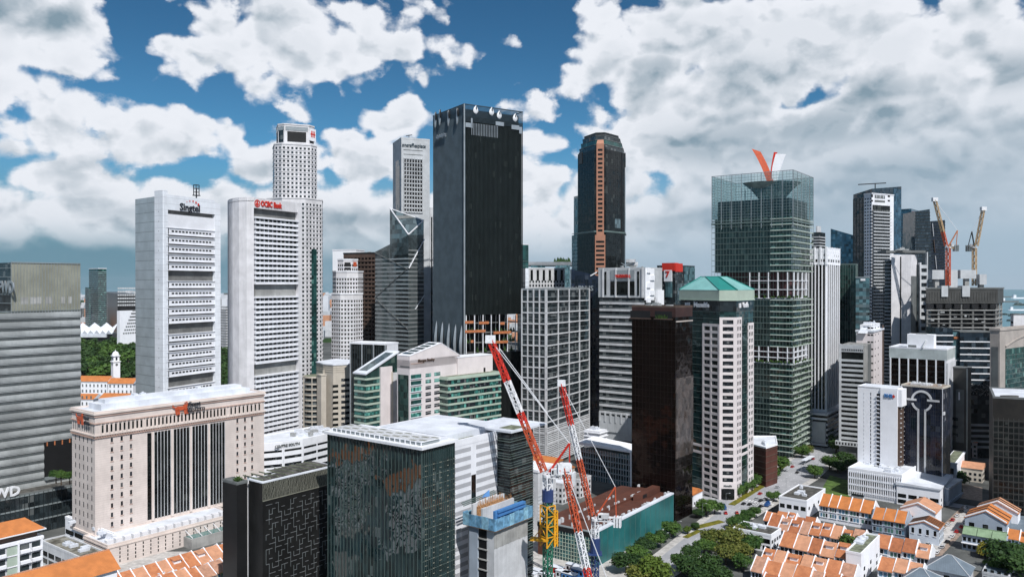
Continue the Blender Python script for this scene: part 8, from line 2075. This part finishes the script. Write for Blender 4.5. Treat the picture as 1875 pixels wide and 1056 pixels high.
# ---------------------------------------------------------------- far left landmarks
def landmarks():
    D = 1036
    b = Bld('clock_tower', 'white clock tower with a domed top among orange roofs', cpx=207, D=D, th=45, wl=8.5, wr=8.5, cat='tower')
    c = b.base[:2]; b.body('pure_white', 0, 39); b.slabs('pure_white', 38.5, 1, 1, 1, .9, name='cornice'); b.body('pure_white', 39.5, 46, pts=offset(b.pts, -.7), name='belfry'); b.slabs('pure_white', 46, 1, 1, .8, .4, name='cornice')
    for f in b.f[:2]: b.cells(Face(f.a, f.b), 'black_void', 1, 1, 40.5, 1, 2.2, 4, d=-.5, d0=-1.2, name='belfry_opening'); mb = MB(); mb.prism(ring_pts(f.xy(f.L / 2, .2), 0.01, 4), 0, .1); cc = [f.pt(f.L / 2 + math.cos(t) * 1.7, .15, 35 + math.sin(t) * 1.7) for t in [k * math.pi / 6 for k in range(12)]]; mb = MB(); mb.poly(cc); b.add('clock_face', mb, 'slate_grey')
    mb = MB()
    for k in range(6): t0, t1 = k / 6, (k + 1) / 6; mb.tube((*c, 46.8 + 5.5 * math.sin(t0 * 1.57)), (*c, 46.8 + 5.5 * math.sin(t1 * 1.57)), 4.3 * math.cos(t0 * 1.57) + .05, 4.3 * math.cos(t1 * 1.57) + .05, 12)
    mb.tube((*c, 52), (*c, 54.5), .5, .2); b.add('dome', mb, 'pure_white'); b.done()
    def hall(label, px0, px1, D, ez, rz, dp, th=5):
        P = rect((X(px1, D), D), th, X(px1, D) - X(px0, D), dp); b = Bld('civic_hall', label, pts=P, D=D); b.body('pure_white', 0, ez)
        L, C, Rr, K = offset(P, 1); m0, m1 = lerp(L, K, .5), lerp(C, Rr, .5)
        for q in ([L, C, m1, m0], [Rr, K, m0, m1]): mb = MB(); mb.poly([(*q[0], ez), (*q[1], ez), (*q[2], rz), (*q[3], rz)], [(0, 0, 0), (50, 0, 0), (50, 0, 9), (0, 0, 9)]); b.add('roof_slope', mb, 'clay_orange')
        mb = MB(); mb.poly([(*C, ez), (*Rr, ez), (*m1, rz - .1)]); mb.poly([(*K, ez), (*L, ez), (*m0, rz - .1)]); b.add('gable', mb, 'pure_white')
        b.cells(b.f[0], 'slate_grey', max(4, int(b.f[0].L / 5)), 2, 3, 7, 1.8, 3.6, d=.1); b.slabs('pure_white', ez - 1, 1, 1, 1, .5, name='cornice'); b.done()
    hall('long white hall with an orange roof in front of the clock tower, its right part', 195, 243, 1000, 15, 21, 18); hall('long white hall with an orange roof left of the clock tower', 130, 196, 1005, 17, 23, 20)
    hall('small white hall with an orange roof nearest the lion office roof', 178, 246, 880, 13, 18, 20); hall('white wing with an orange roof at the far left gap', 120, 170, 900, 10, 15, 18)
    b = banded('office_tower', 'tall grey-green tower of fine floor lines on the left skyline', 180, 1800, 45, 163, 195, 492, 'glass_green', 'grey_metal', 4.4, 1.5, d=.5); b.slabs('white_paint', b.z(492), 1, 1, 1.5, .4, name='roof_rim'); b.done()
    b = banded('office_tower', 'lower grey-green tower stuck to the left of the fine-lined one', 163, 1790, 45, 156, 166, 526, 'glass_green', 'grey_metal', 4.4, 1.5, d=.5); b.done()
    b = banded('office_block', 'black office block with pale window grids right of the grey-green tower', 215, 1900, 60, 189, 248, 538, 'black_wall', None, 4, 1); b.cells(b.f[0], 'grey_white', 4, 12, 20, 8, 6, 4, u0=0, u1=b.f[0].L * .4, d=.3, name='pale_grid'); b.cells(b.f[1], 'grey_white', 8, 6, b.z(560), 8, 4, 4, d=.3, name='pale_grid'); b.done()
    b = banded('terraced_block', 'white hotel block with a sloping windowed side behind the park', 219, 1560, 30, 214, 262, 569, 'pure_white', None, 4, 1); f = b.f[1]
    for k in range(8): b.cells(f, 'slate_grey', 9, 1, b.z(612) + k * 6.4, 1, 3.2, 3, u0=f.L * (.12 + .06 * k), d=.2)
    b.done()
    # folded white roof
    D = 1700; b = Bld('folded_roof_hall', 'dark hall under a folded white roof beyond the park', pts=[(X(120, D), D), (X(205, D), D), (X(200, D), D + 60), (X(118, D), D + 60)], D=D)
    z = b.z(612); b.body('black_wall', 0, z); xs = [X(118 + k * 11, D) for k in range(9)]
    for k in range(8):
        zz = [z + (16 if k % 2 == 0 else 6), z + (16 if k % 2 else 6)]; mb = MB(); mb.poly([(xs[k], D - 3, z + 1), (xs[k + 1], D - 3, z + 1), (xs[k + 1], D + 25, z + 8 + zz[1] - z), (xs[k], D + 25, z + 8 + zz[0] - z)]); mb.poly([(xs[k], D - 3, z + 1), (xs[k + 1], D - 3, z + 1), ((xs[k] + xs[k + 1]) / 2, D - 5, z + 9)]); b.add('folded_roof_plate', mb, 'roof_white')
    mb = MB(); mb.prism([(X(120, D), D - 4), (X(196, D), D - 4), (X(196, D), D), (X(120, D), D)], z - 6, z + 1); b.add('fascia', mb, 'roof_white'); b.done()
    b = banded('office_block', 'white office slab seen in the gap right of the telecom tower', 414, 1500, 40, 402, 422, 566, 'offwhite_stone', None, 4, 1); b.cells(b.f[0], 'slate_grey', 6, 18, 10, 5, 2, 3, d=.3); b.cells(b.f[1], 'slate_grey', 5, 18, 10, 5, 2, 3, d=.3); b.done()
    # long sky deck on three hotel towers
    D = 1750; z0 = Z(488, D); x0, x1 = X(966, D), X(1168, D); T_ = thing('sky_deck_hotel', 'long pale boat-shaped deck with trees seen between the towers', 'building', ((x0 + x1) / 2, D + 20, 0)); base = ((x0 + x1) / 2, D + 20, 0)
    N = 24; mb = MB(); sec = []
    for k in range(N + 1):
        t = k / N; x = x0 + (x1 - x0) * t; w = 19 * (math.sin(math.pi * min(1, .06 + t * .97)) ** .35); bow = 26 * math.sin(math.pi * t)
        sec.append([(x, D - w + bow * .3, z0 + 10), (x, D - w * .8 + bow * .3, z0 + 3), (x, D, z0), (x, D + w, z0 + 10)])
    for k in range(N):
        for q in range(3): mb.poly([sec[k][q], sec[k][q + 1], sec[k + 1][q + 1], sec[k + 1][q]][::-1])
        mb.poly([sec[k][0], sec[k + 1][0], sec[k + 1][3], sec[k][3]])
    mb.build('boat_deck', 'pale_concrete', T_, base)
    for px in (985, 1030, 1120): mb = MB(); mb.prism([(X(px - 13, D), D - 8), (X(px + 13, D), D - 8), (X(px + 13, D), D + 12), (X(px - 13, D), D + 12)], 0, z0 + 4); mb.build('hotel_tower', 'glass_teal', T_, base)
    mb = MB(); mb.tube((X(1150, D), D, z0 + 9), (X(1150, D), D, z0 + 16), 16, 17, 16); mb.build('round_lounge', 'pale_concrete', T_, base)
    m_ = MB()
    for k in range(30): x = X(TR.uniform(1015, 1043), D); m_.tube((x, D - 6, z0 + 10), (x, D - 6, z0 + TR.uniform(14, 21)), 3.4, .6, 6)
    m_.build('deck_planting', 'leaf_dark', T_, base)['kind'] = 'stuff'
landmarks()
# ---------------------------------------------------------------- far city, ships, low infill
def far():
    rr = random.Random(77)
    def block(mb, px, D, w, d, h):
        x = X(px, D); mb.prism([(x, D), (x + w, D), (x + w, D + d), (x, D + d)], 0, h)
    sets = {}
    for k in range(1500):
        D = rr.uniform(2100, 9500) if k % 3 else rr.uniform(1900, 3500); px = rr.uniform(-160, 1000)
        m_ = rr.choice(('far_white', 'far_white', 'grey_white', 'pale_concrete', 'far_white', 'slate_grey'))
        if rr.random() < .12: m_ = 'clay_pale'
        block(sets.setdefault(m_, MB()), px, D, rr.uniform(14, 60), rr.uniform(12, 40), rr.uniform(8, 55) * (1.0 if rr.random() < .8 else 1.8))
    for k in range(120):      # streets that carry on beyond the right edge
        D = rr.uniform(480, 1380); block(sets.setdefault(rr.choice(('grey_white', 'pale_concrete', 'offwhite_stone', 'far_white')), MB()), rr.uniform(1960, 2700), D, rr.uniform(14, 34), rr.uniform(14, 30), rr.uniform(9, 40))
    for m_, mb in sets.items(): mb.build('far_city', m_)['kind'] = 'stuff'
    mb = MB()
    for k in range(2600):
        D = rr.uniform(1900, 8000); x = X(rr.uniform(-200, 1100), D); r = rr.uniform(10, 34); mb.tube((x, D, 0), (x, D, rr.uniform(6, 18)), r, r * .4, 6)
    mb.build('far_wood', 'leaf_dark')['kind'] = 'stuff'
    # breakwater and islands in the roads
    for (px, D, L, h) in ((1838, 3600, 110, 5), (1850, 3450, 60, 4), (1860, 5200, 260, 14), (1500, 12500, 2500, 60), (1900, 15000, 3000, 70), (1848, 3000, 90, 3)):
        mb = MB(); x = X(px, D); n = 14
        for k in range(n): t = k / n; mb.tube((x + L * t, D + 20 * math.sin(k), 0), (x + L * t, D, h * (.5 + .5 * math.sin(math.pi * t) * rr.uniform(.6, 1))), L / n * 1.1, L / n * .5, 7)
        o = mb.build('island', 'far_island'); o['kind'] = 'structure'
    sp = [(1862, 4200, 90, 'white ship'), (1848, 6100, 150, 'dark ship'), (1868, 7600, 170, 'far ship'), (1841, 8400, 140, 'farthest ship'), (1870, 3300, 60, 'near boat')]
    for i, (px, D, L, _) in enumerate(sp):
        T_ = thing('cargo_ship', ('white ship with a tall deckhouse', 'dark hulled cargo ship lying mid roads', 'small cargo ship near the horizon at the right edge', 'faintest ship on the horizon', 'low grey workboat nearest the shore')[i] + ' on the sea', 'ship', (X(px, D), D, .3))
        x = X(px, D); base = (x, D, .3); w = L * .15
        mb = MB(); mb.prism([(x - L / 2, D), (x - L * .42, D - w / 2), (x + L * .4, D - w / 2), (x + L / 2, D), (x + L * .4, D + w / 2), (x - L * .42, D + w / 2)], .3, L * .08); mb.build('hull', 'slate_grey' if i % 2 else 'white_paint', T_, base)
        mb = MB(); mb.prism([(x - L * .4, D - w * .4), (x - L * .25, D - w * .4), (x - L * .25, D + w * .4), (x - L * .4, D + w * .4)], L * .08, L * .22); mb.build('deckhouse', 'white_paint', T_, base)
    # low infill between the towers
    spec = [(1757, 610, 26, 18, 14, 'pinkish_white', 'clay_pale'), (1790, 640, 24, 16, 12, 'pinkish_white', 'clay_pale'), (1800, 560, 18, 18, 9, 'beige', 'clay_pale'), (1770, 700, 30, 18, 20, 'offwhite_stone', 'roof_white'),
            (1010, 560, 22, 16, 13, 'pinkish_white', 'clay_orange'), (1035, 545, 16, 12, 12, 'beige', 'clay_orange'), (990, 500, 24, 14, 14, 'offwhite_stone', 'clay_orange'), (1030, 505, 22, 14, 13, 'pale_concrete', 'roof_white'), (1062, 520, 20, 14, 12, 'offwhite_stone', 'roof_grey'),
            (1270, 500, 18, 14, 7, 'pure_white', 'clay_orange'), (640, 760, 40, 30, 22, 'offwhite_stone', 'clay_orange'), (560, 800, 40, 30, 16, 'offwhite_stone', 'roof_grey'), (1480, 900, 50, 30, 30, 'grey_white', 'roof_grey'), (1555, 820, 40, 30, 25, 'offwhite_stone', 'roof_grey'),
            (1500, 1200, 70, 40, 60, 'grey_white', 'roof_grey'), (1850, 900, 80, 40, 30, 'grey_white', 'roof_grey'), (1790, 860, 60, 40, 40, 'pinkish_white', 'roof_grey'), (1150, 900, 90, 40, 40, 'grey_white', 'roof_grey'), (870, 900, 60, 40, 40, 'grey_white', 'roof_grey')]
    names = ['pinkish low house in the gap left of the black gridded block', 'second pinkish low house, further back in the gap by the black gridded block', 'small beige house lowest in the gap by the black gridded block', 'pale low block at the back of the gap by the black gridded block',
             'pinkish house with an orange roof under the gridded glass tower', 'small beige house with an orange roof beside the low glass hall', 'pale house with an orange roof just behind the big crane', 'pale house with a white roof behind the rust roof', 'pale house with a grey roof next to the low glass hall',
             'white single-storey pavilion with an orange roof at the foot of the octagonal tower', 'pale low block below the shorter white stepped tower', 'pale low block right of the tallest white stepped tower', 'grey low block beyond the end of the main road', 'pale low block behind the grey striped tower',
             'grey mid-rise far behind the white finned tower', 'grey low block beyond the arched stone tower', 'pinkish mid-rise behind the arched stone tower', 'grey low block behind the striped tower with the red name', 'grey low block behind the tallest dark tower']
    for (px, D, w, d, h, wm, rm), lab in zip(spec, names):
        b = Bld('low_building', lab, cpx=px, D=D, th=37, wl=w, wr=d); b.body(wm, 0, h); b.roof(rm, h, wm, ph=.5); b.cells(b.f[0], 'glass_window', max(2, int(w / 3)), max(1, int(h / 3.6)), 1, 3.6, 1.6, 1.8, d=.08); b.cells(b.f[1], 'glass_window', max(2, int(d / 3)), max(1, int(h / 3.6)), 1, 3.6, 1.6, 1.8, d=.08)
        if rm.startswith('clay'):
            mb = MB(); P = offset(b.pts, .6); m0, m1 = lerp(P[0], P[3], .5), lerp(P[1], P[2], .5)
            for q in ([P[0], P[1], m1, m0], [P[2], P[3], m0, m1]): mb.poly([(*q[0], h + .5), (*q[1], h + .5), (*q[2], h + 3.6), (*q[3], h + 3.6)])
            mb.poly([(*P[1], h + .5), (*P[2], h + .5), (*m1, h + 3.6)]); mb.poly([(*P[3], h + .5), (*P[0], h + .5), (*m0, h + 3.6)]); b.add('pitched_roof', mb, rm)
        else: b.plant(h, 5, seed=int(px), hmax=2)
        b.done()
mat('far_white', (0.62, 0.64, 0.68), var=.1, scale=.01); mat('far_island', (0.05, 0.08, 0.075), var=.3, scale=.01)
far()
# ---------------------------------------------------------------- vehicles and street furniture
for n_, c_ in (('car_red', (0.45, 0.02, 0.02)), ('car_black', (0.015, 0.015, 0.017)), ('car_white', (0.75, 0.75, 0.76)), ('car_silver', (0.40, 0.41, 0.43)), ('car_blue', (0.02, 0.09, 0.28))):
    mat(n_, c_, rough=.25, var=.02, spec=.6)
mat('tyre', (0.015, 0.015, 0.015), rough=.9)
def car_meshes():
    f = Face((-2.25, -.9), (2.25, -.9))
    body = MB(); prof = [(-2.25, .35), (-2.25, .85), (-2.1, .98), (1.0, 1.0), (2.05, .85), (2.25, .65), (2.25, .35)]
    for s in (0,):
        A = [(x, -.9, z) for x, z in prof]; B3 = [(x, .9, z) for x, z in prof]; body.poly(A); body.poly(B3[::-1])
        for i in range(len(prof)): j = (i + 1) % len(prof); body.poly([A[j], A[i], B3[i], B3[j]])
    cab = MB(); lo = [(-1.85, -.82), (1.05, -.82), (1.05, .82), (-1.85, .82)]; hi = [(-1.35, -.68), (.35, -.68), (.35, .68), (-1.35, .68)]
    for i in range(4): j = (i + 1) % 4; cab.poly([(*lo[i], .97), (*lo[j], .97), (*hi[j], 1.42), (*hi[i], 1.42)])
    roof = MB(); roof.prism(hi, 1.42, 1.48, bottom=True)
    wh = MB(); wh.tube((0, -.12, 0), (0, .12, 0), .33, .33, 12)
    return body, cab, roof, wh
CB = {}; _b, _c, _r, _w = car_meshes()
for c_ in ('car_red', 'car_black', 'car_white', 'car_silver', 'car_blue'): CB[c_] = (_b.mesh('body', c_), _r.mesh('roof', c_))
CAB, WHEEL = _c.mesh('windows', 'glass_black'), _w.mesh('wheel', 'tyre')
def car(x, y, ang, col, label, group, z=.14):
    T_ = thing('parked_car' if 'parked' in label else 'car', label, 'car', (x, y, z), ang, group)
    inst(CB[col][0], 'body', T_); inst(CB[col][1], 'roof', T_); inst(CAB, 'windows', T_)
    for a in (-1.4, 1.4):
        for s in (-.85, .85): inst(WHEEL, 'wheel', T_, (a, s, .33))
    return T_
def lorry(x, y, ang, col, label):
    T_ = thing('lorry', label, 'lorry', (x, y, .14), ang); mb = MB(); mb.prism([(-3.5, -1.1), (1.4, -1.1), (1.4, 1.1), (-3.5, 1.1)], .7, 2.2); mb.build('load_bed', col, T_)
    mb = MB(); mb.prism([(1.6, -1.05), (3.3, -1.05), (3.3, 1.05), (1.6, 1.05)], .5, 2.4); mb.build('cab', 'car_white', T_); mb = MB(); mb.prism([(2.7, -1.0), (3.34, -1.0), (3.34, 1.0), (2.7, 1.0)], 1.4, 2.2); mb.build('windscreen', 'glass_black', T_)
    for a in (-2.6, 2.4):
        for s in (-1.0, 1.0): inst(WHEEL, 'wheel', T_, (a, s, .4), 0, (1.2, 1.2, 1.2))
    mb = MB()
    for k in range(9): mb.prism([(-3.3 + k * .5, -.8), (-3.0 + k * .5, -.8), (-3.0 + k * .5, .8), (-3.3 + k * .5, .8)], 2.2, 2.4 + (k % 3) * .35)
    mb.build('cargo', 'car_blue', T_)
A_ = math.radians(52)
traffic = [(1040, 382, 'car_red', 'lone red car driving up the wide part of the road'), (905, 465, 'car_black', 'black car at the left of the queue by the junction'), (955, 470, 'car_black', 'second black car in the queue at the junction'), (1000, 470, 'car_white', 'white car in the queue at the junction'),
           (1045, 440, 'car_black', 'black car furthest up in the queue at the junction'), (1045, 487, 'car_black', 'black car nearest the blue lorry'), (1082, 428, 'car_silver', 'silver car behind the blue lorry'), (1135, 440, 'car_white', 'white car waiting under the lone round tree'), (1010, 425, 'car_silver', 'silver car alone ahead of the queue'),
           (758, 541, 'car_red', 'red car turning beside the traffic island'), (850, 540, 'car_red', 'dark red car partly behind the short tree row'), (1072, 298, 'car_white', 'white van-like car by the octagonal tower trees'), (1305, 160, 'car_red', 'dark red car far up the road by the brown block'), (1345, 207, 'car_black', 'black car far up the middle of the road'),
           (1415, 172, 'car_white', 'white car far up the road beside the canopy'), (1475, 96, 'car_red', 'bright red car at the far end of the road'), (1180, 330, 'car_silver', 'silver car mid road before the far trees')]
for (a, c, col, lab) in traffic: x, y = G(*Z7(a, c)); car(x, y, A_ + (.5 if a < 900 else 0), col, lab, None)
x, y = G(*Z7(1105, 478)); lorry(x, y, A_, 'car_blue', 'blue flatbed lorry waiting at the junction'); x, y = G(*Z7(742, 500)); lorry(x, y, A_ + .6, 'car_blue', 'blue lorry with a white cab beside the traffic island')
sd = Vector((SB[0] - SA[0], SB[1] - SA[1])); sl = sd.length; sd.normalize(); sn = Vector((sd.y, -sd.x)); cr = random.Random(9)
for k in range(20):
    side = -1 if k % 2 else 1; t = 4 + (k // 2) * (sl - 8) / 9; col = cr.choice(('car_white', 'car_black', 'car_silver', 'car_white', 'car_red')); q = Vector(SA) + sd * t + sn * side * 3.4
    car(q.x, q.y, math.atan2(sd.y, sd.x), col, '%s car parked %s on the shop street, %s from the near end' % (col[4:], 'left' if side < 0 else 'right', ORD[k // 2]), 'cars parked along the shop street')
LN = []
def lamp(px, py, label=None):
    LN.append(1); label = 'tall grey street lamp by the main road, %s from the near end' % ORD[len(LN) - 1]
    x, y = G(px, py); T_ = thing('street_lamp', label or 'tall grey street lamp on the kerb of the main road', 'street lamp', (x, y, .13), 0, 'street lamps along the main road'); mb = MB(); mb.tube((0, 0, 0), (0, 0, 9), .12, .08, 6); mb.build('post', 'steel', T_)
    mb = MB(); mb.bar((0, 0, 9), (1.8, -.8, 9.4), .1); mb.build('arm', 'steel', T_); mb = MB(); mb.prism([(1.5, -.95), (2.4, -1.2), (2.4, -.9), (1.5, -.7)], 9.3, 9.5, bottom=True); mb.build('lamp_head', 'pale_concrete', T_)
for q in ((1240, 985), (1287, 950), (1330, 930), (1372, 902), (1412, 880), (1440, 862), (1400, 925), (1440, 900), (1468, 872), (1500, 850)): lamp(*q)
# roofed walkways and site huts near the cranes
sh = random.Random(4)
for k, (px, py, c_) in enumerate(((985, 1046, 'blue_paint'), (1000, 1052, 'crane_white'), (1020, 1040, 'red_paint'), (1032, 1048, 'crane_white'), (1050, 1036, 'crane_white'), (1060, 1044, 'blue_paint'), (970, 1050, 'crane_white'), (1043, 1052, 'blue_paint'))):
    x, y = G(px, py, 5); T_ = thing('site_container', ('%s site container among the crane bases, %s from the left' % ({'blue_paint': 'blue', 'crane_white': 'white', 'red_paint': 'red-framed'}[c_], ORD[sorted([985, 1000, 1020, 1032, 1050, 1060, 970, 1043]).index(px)])), 'container', (x, y, 0), math.radians(-38), 'site containers')
    mb = MB(); mb.prism([(-3.5, -1.5), (3.5, -1.5), (3.5, 1.5), (-3.5, 1.5)], 0, 5.6); mb.build('shell', c_, T_); mb = MB(); mb.prism([(-3.7, -1.7), (3.7, -1.7), (3.7, 1.7), (-3.7, 1.7)], 5.6, 5.9); mb.build('roof', 'roof_white', T_)
    for q in range(3): mb = MB(); mb.prism([(-2.8 + q * 2.2, -1.56), (-1.6 + q * 2.2, -1.56), (-1.6 + q * 2.2, -1.45), (-2.8 + q * 2.2, -1.45)], 3.4, 4.8); mb.build('window', 'glass_black', T_)
# white canopies beside the road
for (px, py, L, lab) in ((1470, 905, 20, 'long white walkway canopy beside the lawn'), (1480, 838, 22, 'white roofed shelter at the far end of the road'), (1215, 975, 12, 'white entrance canopy at the foot of the bronze tower')):
    x, y = G(px, py, 4); T_ = thing('walkway_canopy', lab, 'canopy', (x, y, 0), math.radians(52)); mb = MB(); mb.prism([(-L / 2, -2), (L / 2, -2), (L / 2, 2), (-L / 2, 2)], 3.6, 3.9, bottom=True); mb.build('roof', 'roof_white', T_)
    for s in (-1, 0, 1):
        for v in (-1.6, 1.6): mb = MB(); mb.tube((s * (L / 2 - 1), v, 0), (s * (L / 2 - 1), v, 3.6), .12, .12, 6); mb.build('post', 'steel', T_)
# ================================================================ air
m = bpy.data.materials.new('haze'); m.use_nodes = True; T = NT(m.node_tree)
v = T.n('ShaderNodeVolumePrincipled', out=None); v.inputs['Color'].default_value = (0.80, 0.88, 0.95, 1); v.inputs['Density'].default_value = 0.000010
o_ = T.n('ShaderNodeOutputMaterial', out=None); T.t.links.new(v.outputs[0], o_.inputs['Volume']); M['haze'] = m
mb = MB(); mb.prism([(-27000, -3100), (27000, -3100), (27000, 20600), (-27000, 20600)], -1.0, 300.0, bottom=True); mb.build('haze', 'haze')['kind'] = 'stuff'
